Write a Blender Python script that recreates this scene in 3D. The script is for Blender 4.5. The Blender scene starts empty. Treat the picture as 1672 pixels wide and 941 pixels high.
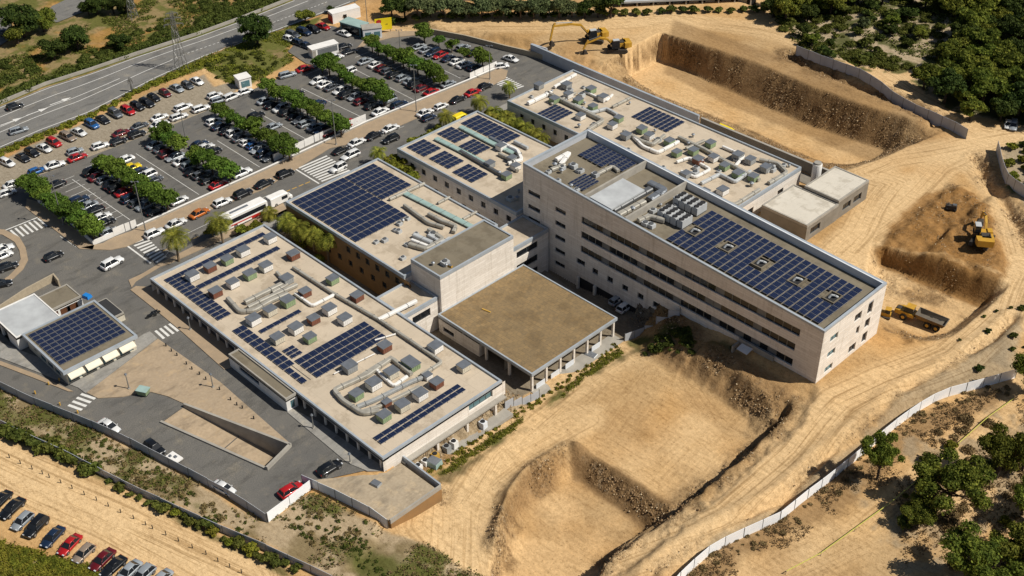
import bpy, math, random
import numpy as np
from mathutils import Vector, Matrix
from mathutils.geometry import tessellate_polygon
random.seed(7)
SC = bpy.context.scene
COL = SC.collection
PI = math.pi
rad = math.radians

# ---------------------------------------------------------------- camera
F = 2000.0; PCX, PCY = 836.0, 470.5; CH = 140.0
_p, _r, _y = rad(36.42), rad(-0.81), rad(135.8)
_f = Vector((math.cos(_p)*math.cos(_y), math.cos(_p)*math.sin(_y), -math.sin(_p)))
_rt = _f.cross(Vector((0, 0, 1))).normalized(); _up = _rt.cross(_f)
CR = math.cos(_r)*_rt + math.sin(_r)*_up
CU = -math.sin(_r)*_rt + math.cos(_r)*_up
cam_d = bpy.data.cameras.new('camera'); cam = bpy.data.objects.new('camera', cam_d); COL.objects.link(cam)
cam.matrix_world = Matrix(((CR.x, CU.x, -_f.x, 0), (CR.y, CU.y, -_f.y, 0), (CR.z, CU.z, -_f.z, CH), (0, 0, 0, 1)))
cam_d.sensor_width = 36; cam_d.lens = F/1672*36; cam_d.clip_start = 1; cam_d.clip_end = 6000
SC.camera = cam

def ray(px, py):
    return CR*((px-PCX)/F) - CU*((py-PCY)/F) + _f
def U(px, py, z=0.0):                       # ground-plan point seen at a photo pixel, on level z
    d = ray(px, py); t = (z-CH)/d.z
    return (d.x*t, d.y*t)
def project(p):
    v = Vector(p)-Vector((0, 0, CH)); w = v.dot(_f)
    return (PCX+F*v.dot(CR)/w, PCY-F*v.dot(CU)/w)

# ---------------------------------------------------------------- materials
MATS = {}
def nodes(name):
    m = bpy.data.materials.new(name); m.use_nodes = True; nt = m.node_tree
    b = nt.nodes['Principled BSDF']; MATS[name] = m
    return m, nt, b
def N(nt, t, **kw):
    n = nt.nodes.new(t)
    for k, v in kw.items(): setattr(n, k, v)
    return n
def mixc(nt, fac, a, b, mode='MIX'):
    n = N(nt, 'ShaderNodeMix', data_type='RGBA', blend_type=mode)
    for i, v in ((0, fac), (6, a), (7, b)):
        if hasattr(v, 'is_output'): nt.links.new(v, n.inputs[i])
        elif i == 0: n.inputs[0].default_value = v
        else: n.inputs[i].default_value = tuple(v)[:3]+(1,)
    return n.outputs[2]
def noise(nt, vec, scale, detail=4, rough=.6):
    n = N(nt, 'ShaderNodeTexNoise'); n.inputs['Scale'].default_value = scale
    n.inputs['Detail'].default_value = detail; n.inputs['Roughness'].default_value = rough
    if vec: nt.links.new(vec, n.inputs['Vector'])
    return n.outputs[0]
def ramp(nt, fac, a, b):
    n = N(nt, 'ShaderNodeMapRange'); nt.links.new(fac, n.inputs[0])
    n.inputs[1].default_value = a; n.inputs[2].default_value = b
    return n.outputs[0]
def bump(nt, b, h, strength, dist):
    n = N(nt, 'ShaderNodeBump'); n.inputs['Strength'].default_value = strength; n.inputs['Distance'].default_value = dist
    nt.links.new(h, n.inputs['Height']); nt.links.new(n.outputs[0], b.inputs['Normal'])
def gpos(nt): return N(nt, 'ShaderNodeNewGeometry').outputs['Position']

def plain(name, c, rough=.7, metal=0.0, var=.12, scale=1.5, c2=None, fine=None):
    m, nt, b = nodes(name)
    b.inputs['Roughness'].default_value = rough; b.inputs['Metallic'].default_value = metal
    P = gpos(nt)
    f = ramp(nt, noise(nt, P, scale, 5), .3, .7)
    c2 = c2 or tuple(x*(1-var*2) for x in c)
    o = mixc(nt, f, c, c2)
    if fine:
        o = mixc(nt, ramp(nt, noise(nt, P, fine, 3), .35, .65), o, tuple(x*.75 for x in c))
    nt.links.new(o, b.inputs['Base Color'])
    return m
M = {}
M['asphalt'] = plain('asphalt', (.125, .12, .113), .9, var=.18, scale=.10, c2=(.19, .175, .15), fine=6)
M['highway'] = plain('highway_asphalt', (.17, .165, .155), .9, scale=.08, c2=(.23, .22, .205), fine=5)
M['paint'] = plain('road_paint', (.72, .71, .68), .8, var=.12, scale=2.0)
M['ypaint'] = plain('yellow_road_paint', (.55, .33, .06), .8, scale=3.0)
M['kerb'] = plain('kerb_stone', (.50, .47, .42), .9, scale=1.0)
M['walkb'] = plain('brown_paving', (.42, .31, .20), .9, scale=.5, c2=(.27, .21, .15), fine=5)
M['walkg'] = plain('grey_paving', (.33, .315, .29), .9, scale=.4, c2=(.26, .25, .23), fine=3)
M['plaza'] = plain('plaza_paving', (.45, .34, .225), .9, scale=.35, c2=(.31, .245, .175), fine=2.2)
M['terrace'] = plain('terrace_paving', (.45, .36, .25), .9, scale=.3, c2=(.35, .29, .21), fine=2.0)
M['conc'] = plain('concrete', (.37, .345, .30), .9, scale=.5, c2=(.27, .25, .22))
M['concd'] = plain('weathered_concrete', (.24, .215, .18), .9, scale=.4, c2=(.17, .15, .12))
M['white'] = plain('white_paint', (.80, .78, .75), .6, var=.07, scale=.8)
M['panelw'] = plain('white_hoarding', (.68, .71, .75), .55, var=.06, scale=.5)
M['panelg'] = plain('grey_hoarding', (.46, .48, .52), .6, var=.1, scale=.4)
M['edge'] = plain('parapet_metal', (.42, .46, .51), .5, .15, scale=.5, c2=(.32, .36, .40))
M['zinc'] = plain('unit_cap_metal', (.26, .28, .31), .45, .5, scale=1.0)
M['galv'] = plain('galvanised_duct', (.43, .41, .36), .55, .15, scale=.7, c2=(.30, .28, .24)); M['wfence'] = plain('bright_white_hoarding', (.90, .91, .93), .5, var=.03)
M['steel'] = plain('grey_steel', (.20, .205, .21), .5, .6, scale=1)
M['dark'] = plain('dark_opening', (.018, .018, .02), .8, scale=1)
M['brown'] = plain('brown_panel', (.20, .075, .045), .7, scale=1.5)
M['green'] = plain('green_panel', (.27, .36, .20), .7, scale=1.5)
M['cream'] = plain('cream_panel', (.62, .57, .46), .7, scale=1.5)
M['gpanel'] = plain('grey_panel', (.33, .34, .34), .7, scale=1.5)
M['ochre'] = plain('ochre_render', (.30, .165, .06), .9, scale=.3, c2=(.22, .13, .055))
M['rust'] = plain('rust_brown_door', (.13, .05, .02), .7, scale=1.5)
M['gglass'] = plain('green_skylight', (.34, .47, .44), .25, scale=.6)
M['yellow'] = plain('machine_yellow', (.62, .34, .025), .55, scale=1.0, c2=(.36, .21, .05), fine=4)
M['yellowb'] = plain('billboard_yellow', (.80, .62, .01), .5, var=.04)
M['redp'] = plain('red_paint', (.5, .02, .015), .5)
M['bluep'] = plain('blue_plastic', (.02, .22, .62), .4)
M['haul'] = plain('worn_haul_body', (.22, .125, .03), .7, scale=.8, c2=(.10, .07, .04)); M['bed'] = plain('dusty_truck_bed', (.10, .085, .07), .8, scale=.8, c2=(.16, .13, .09))
M['rubber'] = plain('rubber', (.016, .016, .016), .85)
M['trackm'] = plain('track_steel', (.05, .042, .035), .8)
M['bark'] = plain('bark', (.16, .105, .065), .95, scale=2)
M['barkd'] = plain('dark_bark', (.06, .042, .03), .95, scale=2)
M['palmbark'] = plain('palm_bark', (.22, .16, .10), .95, scale=3)
M['awning'] = plain('awning_cloth', (.74, .68, .55), .8, var=.05)
M['post'] = plain('galvanised_pole', (.30, .30, .29), .5, .5)
M['tape'] = plain('yellow_tape', (.62, .58, .12), .6)
M['stone'] = plain('pale_stone', (.42, .35, .25), .95, scale=2)
M['blackroof'] = plain('black_membrane', (.03, .03, .032), .8, scale=.6)
M['wroof'] = plain('pale_metal_roof', (.50, .52, .53), .6, scale=.3, c2=(.36, .37, .38))

for k_ in ('asphalt', 'highway', 'plaza', 'terrace', 'walkg'):
    m = M[k_]; nt = m.node_tree; b = nt.nodes['Principled BSDF']; src = b.inputs['Base Color'].links[0].from_socket; P = gpos(nt)
    mpx = N(nt, 'ShaderNodeMapping'); nt.links.new(P, mpx.inputs[0]); mpx.inputs['Scale'].default_value = (.5, .16, .5)
    d_ = mixc(nt, 1.0, src, (.70, .70, .70), 'MULTIPLY'); a_ = mixc(nt, ramp(nt, noise(nt, mpx.outputs[0], 1.0, 6, .7), .50, .64), src, d_)
    l_ = mixc(nt, 1.0, a_, (1.35, 1.28, 1.15), 'MULTIPLY'); a_ = mixc(nt, ramp(nt, noise(nt, P, .35, 5, .65), .54, .70), a_, l_)
    nt.links.new(a_, b.inputs['Base Color'])
def tiled(name, c, c2, mort, bw, bh, msize, vert, rough=.85, sc=1.0, amt=.6):
    m, nt, b = nodes(name); b.inputs['Roughness'].default_value = rough
    P = gpos(nt)
    sp = N(nt, 'ShaderNodeSeparateXYZ'); nt.links.new(P, sp.inputs[0]); cb = N(nt, 'ShaderNodeCombineXYZ')
    if vert:
        a = N(nt, 'ShaderNodeMath', operation='ADD'); nt.links.new(sp.outputs[0], a.inputs[0]); nt.links.new(sp.outputs[1], a.inputs[1])
        nt.links.new(a.outputs[0], cb.inputs[0]); nt.links.new(sp.outputs[2], cb.inputs[1])
    else:
        nt.links.new(sp.outputs[0], cb.inputs[0]); nt.links.new(sp.outputs[1], cb.inputs[1])
    br = N(nt, 'ShaderNodeTexBrick'); nt.links.new(cb.outputs[0], br.inputs['Vector'])
    br.inputs['Scale'].default_value = 1; br.inputs['Brick Width'].default_value = bw; br.inputs['Row Height'].default_value = bh
    br.inputs['Mortar Size'].default_value = msize
    br.inputs['Color1'].default_value = c+(1,); br.inputs['Color2'].default_value = c2+(1,); br.inputs['Mortar'].default_value = mort+(1,)
    f = ramp(nt, noise(nt, P, .25*sc, 6, .7), .35, .7)
    o = mixc(nt, f, br.outputs[0], tuple(x*(.72 if not vert else .8) for x in c2))
    mp = N(nt, 'ShaderNodeMix', data_type='RGBA'); mp.inputs[0].default_value = amt
    nt.links.new(br.outputs[0], mp.inputs[6]); nt.links.new(o, mp.inputs[7])
    sm = ramp(nt, noise(nt, P, 3.0, 3), .3, .75)
    o2 = mixc(nt, sm, mp.outputs[2], tuple(x*.86 for x in c))
    if vert:
        mp2 = N(nt, 'ShaderNodeMapping'); nt.links.new(P, mp2.inputs[0]); mp2.inputs['Scale'].default_value = (1.1, 1.1, .10); k_ = (.52, .72, .80)
    else:
        mp2 = N(nt, 'ShaderNodeMapping'); nt.links.new(P, mp2.inputs[0]); mp2.inputs['Scale'].default_value = (.22, .22, .22); k_ = (.50, .60, .80)
    st_ = noise(nt, mp2.outputs[0], 1.0, 5, .7); d_ = mixc(nt, 1.0, o2, (k_[2], k_[2]*.98, k_[2]*.95), 'MULTIPLY')
    o2 = mixc(nt, ramp(nt, st_, k_[0], k_[1]), o2, d_)
    nt.links.new(o2, b.inputs['Base Color'])
    return m
M['stonew'] = tiled('travertine_cladding', (.86, .80, .73), (.62, .555, .48), (.50, .44, .37), 3.1, .52, .03, True, amt=.3)
M['roof'] = tiled('tan_roof_screed', (.58, .485, .37), (.51, .425, .32), (.41, .34, .26), 6, 5, .05, False)
M['croof'] = tiled('brown_roof_tiles', (.29, .195, .09), (.155, .115, .065), (.11, .085, .05), .9, .9, .05, False, .9, amt=.55)
M['groof'] = tiled('brown_grey_roof', (.22, .185, .13), (.17, .145, .105), (.17, .15, .11), 2.5, 2.5, .04, False, .9)
M['annexr'] = tiled('pale_concrete_roof', (.66, .61, .52), (.61, .56, .48), (.36, .33, .28), 5, 5, .03, False, .9)

def glassm(name, c, rough=.12):
    m, nt, b = nodes(name); b.inputs['Base Color'].default_value = c+(1,); b.inputs['Roughness'].default_value = rough
    b.inputs['Specular IOR Level'].default_value = .4
    n = noise(nt, gpos(nt), .5, 2); nt.links.new(mixc(nt, n, c, tuple(x*1.6 for x in c)), b.inputs['Base Color'])
    return m
M['glass'] = glassm('window_glass', (.010, .012, .015))
M['blind'] = glassm('window_blind', (.11, .115, .12), .4)
M['carglass'] = glassm('car_glass', (.012, .014, .017), .06)
M['bglass'] = glassm('blue_green_glass', (.07, .14, .16), .1)

# solar module: blue cells with thin pale lines
m, nt, b = nodes('solar_cells'); M['solar'] = m
tc = N(nt, 'ShaderNodeTexCoord')
mp_ = N(nt, 'ShaderNodeMapping'); nt.links.new(tc.outputs['Generated'], mp_.inputs[0])
br = N(nt, 'ShaderNodeTexBrick', offset=0.0); nt.links.new(mp_.outputs[0], br.inputs['Vector'])
br.inputs['Scale'].default_value = 1; br.inputs['Brick Width'].default_value = .25; br.inputs['Row Height'].default_value = .25
br.inputs['Mortar Size'].default_value = .012
br.inputs['Color1'].default_value = (.006, .011, .034, 1); br.inputs['Color2'].default_value = (.009, .015, .046, 1); br.inputs['Mortar'].default_value = (.045, .06, .11, 1)
oi = N(nt, 'ShaderNodeObjectInfo')
nt.links.new(mixc(nt, oi.outputs['Random'], br.outputs[0], (.016, .024, .058)), b.inputs['Base Color'])
mxf = [n for n in nt.nodes if n.type == 'MIX'][-1]
mm = N(nt, 'ShaderNodeMath', operation='MULTIPLY'); mm.inputs[1].default_value = .45
nt.links.new(oi.outputs['Random'], mm.inputs[0]); nt.links.new(mm.outputs[0], mxf.inputs[0])
b.inputs['Roughness'].default_value = .3; b.inputs['Specular IOR Level'].default_value = .16
M['solarframe'] = plain('panel_frame', (.21, .22, .25), .6, .0)

# car paint: colour comes from the object's own colour
m, nt, b = nodes('car_paint'); M['paintcar'] = m
oi = N(nt, 'ShaderNodeObjectInfo'); nt.links.new(oi.outputs['Color'], b.inputs['Base Color'])
b.inputs['Roughness'].default_value = .32; b.inputs['Coat Weight'].default_value = .6; b.inputs['Metallic'].default_value = .15
M['rim'] = plain('wheel_rim', (.35, .35, .36), .4, .6)
M['headl'] = plain('head_lamp', (.6, .62, .65), .2)
M['taill'] = plain('tail_lamp', (.35, .01, .01), .3)

def leafm(name, dark, light, tr=.25):
    m, nt, b = nodes(name)
    g = N(nt, 'ShaderNodeNewGeometry'); oi = N(nt, 'ShaderNodeObjectInfo'); tc = N(nt, 'ShaderNodeTexCoord')
    c = mixc(nt, g.outputs['Random Per Island'], dark, light)
    c = mixc(nt, ramp(nt, noise(nt, tc.outputs['Object'], .9, 3), .35, .65), c, tuple(x*.65 for x in dark))
    mx = N(nt, 'ShaderNodeHueSaturation'); nt.links.new(c, mx.inputs['Color'])
    mr = N(nt, 'ShaderNodeMapRange'); nt.links.new(oi.outputs['Random'], mr.inputs[0]); mr.inputs[3].default_value = .75; mr.inputs[4].default_value = 1.2
    nt.links.new(mr.outputs[0], mx.inputs['Value'])
    mh = N(nt, 'ShaderNodeMapRange'); m17 = N(nt, 'ShaderNodeMath', operation='FRACT'); m18 = N(nt, 'ShaderNodeMath', operation='MULTIPLY'); m18.inputs[1].default_value = 17.3; nt.links.new(oi.outputs['Random'], m18.inputs[0]); nt.links.new(m18.outputs[0], m17.inputs[0])
    nt.links.new(m17.outputs[0], mh.inputs[0]); mh.inputs[3].default_value = .475; mh.inputs[4].default_value = .515; nt.links.new(mh.outputs[0], mx.inputs['Hue'])
    nt.links.new(mx.outputs[0], b.inputs['Base Color']); b.inputs['Roughness'].default_value = .85
    b.inputs['Specular IOR Level'].default_value = .15
    t = N(nt, 'ShaderNodeBsdfTranslucent'); nt.links.new(mx.outputs[0], t.inputs[0])
    ms = N(nt, 'ShaderNodeMixShader'); ms.inputs[0].default_value = tr
    nt.links.new(b.outputs[0], ms.inputs[1]); nt.links.new(t.outputs[0], ms.inputs[2])
    nt.links.new(ms.outputs[0], nt.nodes['Material Output'].inputs[0])
    M[name] = m
leafm('leaf_lot', (.085, .155, .022), (.19, .30, .045))
leafm('leaf_pine', (.10, .14, .02), (.34, .36, .055), .35)
leafm('leaf_dark', (.036, .062, .013), (.11, .145, .026))
leafm('leaf_scrub', (.08, .105, .018), (.23, .25, .055), .3)
leafm('leaf_olive', (.095, .125, .05), (.18, .21, .085))
leafm('leaf_dry', (.20, .15, .065), (.33, .25, .11))
leafm('leaf_yellow', (.15, .17, .02), (.29, .28, .035))
leafm('leaf_palm', (.17, .20, .03), (.48, .46, .07), .35)

# ---------------------------------------------------------------- mesh builder
class MB:
    def __init__(s): s.v = []; s.f = []; s.m = []
    def quad(s, a, b, c, d, m=0):
        n = len(s.v); s.v += [tuple(a), tuple(b), tuple(c), tuple(d)]; s.f.append((n, n+1, n+2, n+3)); s.m.append(m)
    def poly(s, pts, m=0):
        n = len(s.v); s.v += [tuple(p) for p in pts]; s.f.append(tuple(range(n, n+len(pts)))); s.m.append(m)
    def prism(s, pts, z0, z1, m=0, mtop=None, bottom=True):
        n = len(pts); a = sum(pts[i][0]*pts[(i+1) % n][1]-pts[(i+1) % n][0]*pts[i][1] for i in range(n))
        if a < 0: pts = pts[::-1]
        k = len(s.v)
        f0 = z0 if callable(z0) else (lambda x, y: z0)
        f1 = z1 if callable(z1) else (lambda x, y: z1)
        s.v += [(p[0], p[1], f0(p[0], p[1])) for p in pts]+[(p[0], p[1], f1(p[0], p[1])) for p in pts]
        for i in range(n):
            j = (i+1) % n; s.f.append((k+i, k+j, k+n+j, k+n+i)); s.m.append(m)
        if n > 4:
            tr = tessellate_polygon([[Vector((p[0], p[1], 0)) for p in pts]])
            for t in tr:
                t = list(t)
                q = [pts[i] for i in t]
                ar = (q[1][0]-q[0][0])*(q[2][1]-q[0][1])-(q[2][0]-q[0][0])*(q[1][1]-q[0][1])
                if ar < 0: t = t[::-1]
                s.f.append(tuple(k+n+i for i in t)); s.m.append(m if mtop is None else mtop)
                if bottom: s.f.append(tuple(k+i for i in t[::-1])); s.m.append(m)
        else:
            s.f.append(tuple(k+n+i for i in range(n))); s.m.append(m if mtop is None else mtop)
            if bottom: s.f.append(tuple(k+i for i in range(n-1, -1, -1))); s.m.append(m)
    def box(s, c, size, m=0, rz=0.0, mtop=None, bot=0.0, M4=None):
        # c = centre of the base; bot narrows the top
        hx, hy, h = size[0]/2, size[1]/2, size[2]
        co = math.cos(rz); si = math.sin(rz); k = len(s.v); V = []
        for z, q in ((0, 1), (h, 1-bot)):
            for x, y in ((-hx, -hy), (hx, -hy), (hx, hy), (-hx, hy)):
                x *= q; y *= q; V.append(Vector((c[0]+x*co-y*si, c[1]+x*si+y*co, c[2]+z)))
        if M4: V = [M4 @ v for v in V]
        s.v += [tuple(v) for v in V]
        for i, f in enumerate(((0, 3, 2, 1), (4, 5, 6, 7), (0, 1, 5, 4), (1, 2, 6, 5), (2, 3, 7, 6), (3, 0, 4, 7))):
            s.f.append(tuple(k+j for j in f)); s.m.append(mtop if (mtop is not None and i == 1) else m)
    def bar(s, a, b, r, m=0, n=4, r2=None, capz=True):
        a = Vector(a); b = Vector(b); d = (b-a)
        if d.length < 1e-6: return
        d.normalize(); u = d.cross(Vector((0, 0, 1)))
        if u.length < .05: u = d.cross(Vector((1, 0, 0)))
        u.normalize(); w = d.cross(u); r2 = r if r2 is None else r2; k = len(s.v)
        for p, q in ((a, r), (b, r2)):
            for i in range(n):
                t = 2*PI*(i+.5)/n; s.v.append(tuple(p+u*math.cos(t)*q+w*math.sin(t)*q))
        for i in range(n):
            j = (i+1) % n; s.f.append((k+i, k+j, k+n+j, k+n+i)); s.m.append(m)
        s.f.append(tuple(k+i for i in range(n-1, -1, -1))); s.m.append(m)
        s.f.append(tuple(k+n+i for i in range(n))); s.m.append(m)
    def tubeline(s, pts, r, m=0, n=6):
        for a, b in zip(pts, pts[1:]): s.bar(a, b, r, m, n)
    def loft(s, rings, m=0, close=True, caps=True):
        k = len(s.v); n = len(rings[0])
        for r in rings: s.v += [tuple(p) for p in r]
        for j in range(len(rings)-1):
            for i in range(n if close else n-1):
                i2 = (i+1) % n
                s.f.append((k+j*n+i, k+j*n+i2, k+(j+1)*n+i2, k+(j+1)*n+i)); s.m.append(m)
        if caps:
            s.f.append(tuple(k+i for i in range(n-1, -1, -1))); s.m.append(m)
            s.f.append(tuple(k+(len(rings)-1)*n+i for i in range(n))); s.m.append(m)
    def mesh(s, name, mats, off=(0, 0, 0), smooth=False):
        me = bpy.data.meshes.new(name)
        v = [(a-off[0], b-off[1], c-off[2]) for a, b, c in s.v]
        me.from_pydata(v, [], s.f)
        for mt in (mats if isinstance(mats, (list, tuple)) else [mats]): me.materials.append(mt)
        me.polygons.foreach_set('material_index', s.m)
        if smooth: me.polygons.foreach_set('use_smooth', [True]*len(s.f))
        me.update(); return me

USED = {}
def tag(o, label, cat=None, group=None, kind=None):
    if label: o['label'] = label
    if cat: o['category'] = cat
    if group: o['group'] = group
    if kind: o['kind'] = kind
    return o
def thing(name, label, cat, loc=(0, 0, 0), rz=0, group=None):
    o = bpy.data.objects.new(name, None); o.empty_display_size = .3; COL.objects.link(o)
    o.location = loc; o.rotation_euler = (0, 0, rz)
    return tag(o, label, cat, group)
def part(name, mb, mats, parent, world=True, smooth=False, label=None):
    # world: the builder's vertices are world coordinates and the parent is an unrotated Empty
    off = (0, 0, 0)
    if world and parent is not None:
        off = Vector(parent.location)
        q = parent.parent
        while q is not None: off = off+Vector(q.location); q = q.parent
    o = bpy.data.objects.new(name, mb.mesh(name, mats, off, smooth)); COL.objects.link(o); o.parent = parent
    if label: o['label'] = label
    return o
def single(name, mb, mats, label, cat, group=None, loc=None, smooth=False):
    loc = loc or mb.v[0]
    o = bpy.data.objects.new(name, mb.mesh(name, mats, loc, smooth)); COL.objects.link(o); o.location = loc
    return tag(o, label, cat, group)
def struct(name, mb, mats, smooth=False):
    o = bpy.data.objects.new(name, mb.mesh(name, mats, smooth=smooth)); COL.objects.link(o); o['kind'] = 'structure'; return o
def dup(root, loc, rz=0, label=None, group=None, scale=None):
    r = root.copy(); COL.objects.link(r); r.location = loc; r.rotation_euler = (0, 0, rz)
    if scale: r.scale = (scale,)*3 if not isinstance(scale, (tuple, list)) else scale
    if label: r['label'] = label
    if group: r['group'] = group
    for ch in KIDS.get(root.name, root.children):
        c = ch.copy(); COL.objects.link(c); c.parent = r
        for g in KIDS.get(ch.name, ()):
            d = g.copy(); COL.objects.link(d); d.parent = c
    return r
KIDS = {}
def learn(root):
    KIDS[root.name] = list(root.children)
    for c in root.children:
        if c.children: KIDS[c.name] = list(c.children)
def drop(root):
    for c in list(root.children):
        for g in list(c.children): bpy.data.objects.remove(g)
        bpy.data.objects.remove(c)
    bpy.data.objects.remove(root)
ORD = ['first', 'second', 'third', 'fourth', 'fifth', 'sixth', 'seventh', 'eighth', 'ninth', 'tenth', 'eleventh', 'twelfth', 'thirteenth',
       'fourteenth', 'fifteenth', 'sixteenth', 'seventeenth', 'eighteenth', 'nineteenth', 'twentieth']
for t_ in ('twenty', 'thirty', 'forty', 'fifty', 'sixty', 'seventy', 'eighty', 'ninety'):
    if t_ != 'twenty': ORD.append({'thirty': 'thirtieth', 'forty': 'fortieth', 'fifty': 'fiftieth'}.get(t_, t_[:-1]+'ieth'))
    ORD += [t_+' '+q for q in ORD[:9]]
def C4(ox, oy, pts):                       # detail-view coordinates to photo pixels
    return [(ox+p[0]/3.8884, oy+p[1]/3.8884)+tuple(p[2:]) for p in pts]

# ---------------------------------------------------------------- numpy helpers
_rng = np.random.default_rng(3)
_LAT = _rng.random((8, 256, 256))
def vn(x, y, s, k=0):
    x = x/s+37.3*k; y = y/s+11.7*k
    ix = np.floor(x).astype(int); iy = np.floor(y).astype(int); fx = x-ix; fy = y-iy
    fx = fx*fx*(3-2*fx); fy = fy*fy*(3-2*fy); L = _LAT[k % 8]
    a = L[ix & 255, iy & 255]; b_ = L[(ix+1) & 255, iy & 255]; c = L[ix & 255, (iy+1) & 255]; d = L[(ix+1) & 255, (iy+1) & 255]
    return (a*(1-fx)+b_*fx)*(1-fy)+(c*(1-fx)+d*fx)*fy
def fbm(x, y, s, k=0, o=4):
    t = 0; a = 1; n = 0
    for i in range(o): t = t+a*vn(x, y, s/2**i, k+i); n += a; a *= .55
    return t/n
def sm(t): t = np.clip(t, 0, 1); return t*t*(3-2*t)
def segd(x, y, a, b):
    dx = b[0]-a[0]; dy = b[1]-a[1]; L = dx*dx+dy*dy+1e-9
    t = np.clip(((x-a[0])*dx+(y-a[1])*dy)/L, 0, 1)
    return np.hypot(x-a[0]-t*dx, y-a[1]-t*dy), t*math.sqrt(L)
def sdp(x, y, P):                          # signed distance, positive inside
    d = np.full(x.shape, 1e9); ins = np.zeros(x.shape, bool); n = len(P)
    for i in range(n):
        a = P[i]; b_ = P[(i+1) % n]; d = np.minimum(d, segd(x, y, a, b_)[0])
        if a[1] != b_[1]:
            c = ((a[1] > y) != (b_[1] > y)) & (x < (b_[0]-a[0])*(y-a[1])/(b_[1]-a[1])+a[0]); ins ^= c
    return np.where(ins, d, -d)
def lined(x, y, P):                        # distance to a polyline and length along it
    d = np.full(x.shape, 1e9); s = np.zeros(x.shape); L = 0
    for a, b_ in zip(P, P[1:]):
        e, t = segd(x, y, a, b_); w = e < d; d = np.where(w, e, d); s = np.where(w, t+L, s); L += math.dist(a, b_)
    return d, s
def UP(pts, z=0): return [U(p[0], p[1], z) for p in pts]
# ================================================================ TERRAIN
# paved outlines (flat, level 0)
PAVE_MAIN = UP([(-60, 330), (0, 316), (60, 288), (130, 262), (260, 213), (345, 178), (400, 152), (455, 128), (520, 104), (575, 82), (640, 56), (665, 52), (700, 52),
                (760, 63), (826, 80), (878, 92), (935, 112)])+[(-187, 205), (-184, 203), (-184, 110.2), (-118, 110.2), (-118, 87), (-116, 84.5), (-121, 75)] + \
            UP([(506, 796), (440, 850), (436, 851), (380, 816), (300, 771), (234, 737), (192, 716), (159, 701), (60, 661), (0, 633), (-60, 606)])
PAVE_KIOSK = UP([(470, 84), (505, 48), (540, 42), (610, 60), (665, 52), (640, 70), (575, 86), (520, 108), (500, 104)])
PAVE_HWY = UP([(-90, 212), (0, 174), (75, 143), (150, 119), (219, 94), (321, 61), (400, 32), (476, 2), (520, -18), (640, -26), (593, -3), (577, 3), (533, 20), (456, 49), (370, 76), (329, 95), (257, 128),
                  (144, 187), (0, 244), (-90, 285)])
PAVE_TL = UP([(85, 10), (150, -20), (235, -20), (95, 36), (60, 40)])
PAVE_TL2 = UP([(-60, 95), (-60, 20), (14, 12), (22, 60), (0, 75)])
RAMP = UP([(264, 690), (301, 664), (474, 730), (437, 767)])
TERR = [(-123, 72.6), (-115, 83.2), (-115.1, 86.2), (-106.6, 86.4), (-106.2, 77.0)]
PAVED = [PAVE_MAIN, PAVE_KIOSK, PAVE_HWY, PAVE_TL, PAVE_TL2]

LOW = [(-183, 110.6), (-183, 177), (-149, 177), (-149, 150), (-109, 150), (-106, 147), (-98, 145.5), (-88, 144.5), (-79, 144.8)] + \
      UP([(1283, 682), (1210, 752), (1122, 824)], .5)+UP([(1088, 858), (1010, 905), (960, 975), (640, 1010), (560, 930), (600, 885)], 0)+[(-108.5, 76), (-108.5, 84.5), (-117, 85), (-117, 110.6)]
LOWZ = [(U(700, 770, -2.5), -2.6), (U(760, 705, -3), -3), (U(830, 665, -3.5), -3.8), (U(870, 645, -4.5), -5), (U(1004, 552, -5), -5), (U(1045, 535, -5.5), -5.5),
        (U(1112, 545, -3.5), -3.6), (U(1110, 650, -4), -4), (U(1210, 690, -4), -4), (U(1000, 690, -4), -4.2), (U(950, 720, -4), -4), (U(1100, 800, -4), -4),
        (U(640, 910, -.8), -.5), (U(760, 870, -2.4), -2.2), (U(900, 930, -3), -3), (U(1040, 880, -1.5), -2),
        ((-148, 145), -7.5), ((-135, 146), -7), ((-122, 146), -6), ((-120, 128), -5), ((-140, 128), -5), ((-165, 113), -4.2), ((-180, 113), -4.2), ((-165, 143), -4.2), ((-180, 143), -4.2), ((-165, 174), -4.2), ((-150, 113), -4.5), ((-125, 114), -4.5)]
RIGHT = [(-109, 151), (-104, 148.6), (-98, 147), (-88, 146), (-78, 146.2)] + \
        UP([(1292, 690), (1216, 758), (1130, 830), (1096, 862), (1014, 922), (962, 985), (1850, 985), (1850, 280), (1640, 290), (1500, 410), (1440, 470)], 1)+[(-74, 170), (-109, 172)]
TOPP = UP([(655, 34), (700, 50), (760, 57), (830, 70), (872, 78), (955, 106), (1000, 118), (1200, 170), (1420, 225), (1580, 190), (1420, 115), (1330, 60), (1290, 20), (1100, -30), (640, -30)], 1)
BACK_RIM = UP([(1077, 50), (1200, 86), (1262, 108), (1330, 138), (1400, 163), (1470, 183), (1527, 195)], 2)+UP([(1562, 213), (1480, 245), (1400, 280), (1355, 292), (1225, 247), (1075, 180), (962, 122)], 0)+UP([(985, 95), (1028, 78)], 2)
BACK_FLR = UP([(1020, 128), (1078, 97), (1190, 150), (1205, 157), (1300, 199), (1440, 247), (1405, 268), (1350, 262), (1225, 205), (1080, 152)], -6)
RP_RIM = UP([(1424, 390), (1440, 393), (1500, 413), (1565, 433), (1609, 450), (1640, 455)], 1.6)+UP([(1656, 466), (1612, 508), (1558, 552), (1530, 560), (1500, 562), (1425, 528), (1412, 470), (1416, 420)], 1)
RP_FLR = UP([(1440, 432), (1500, 459), (1558, 483), (1606, 499), (1598, 504), (1542, 545), (1505, 549), (1430, 514), (1422, 470)], -3.4)
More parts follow.
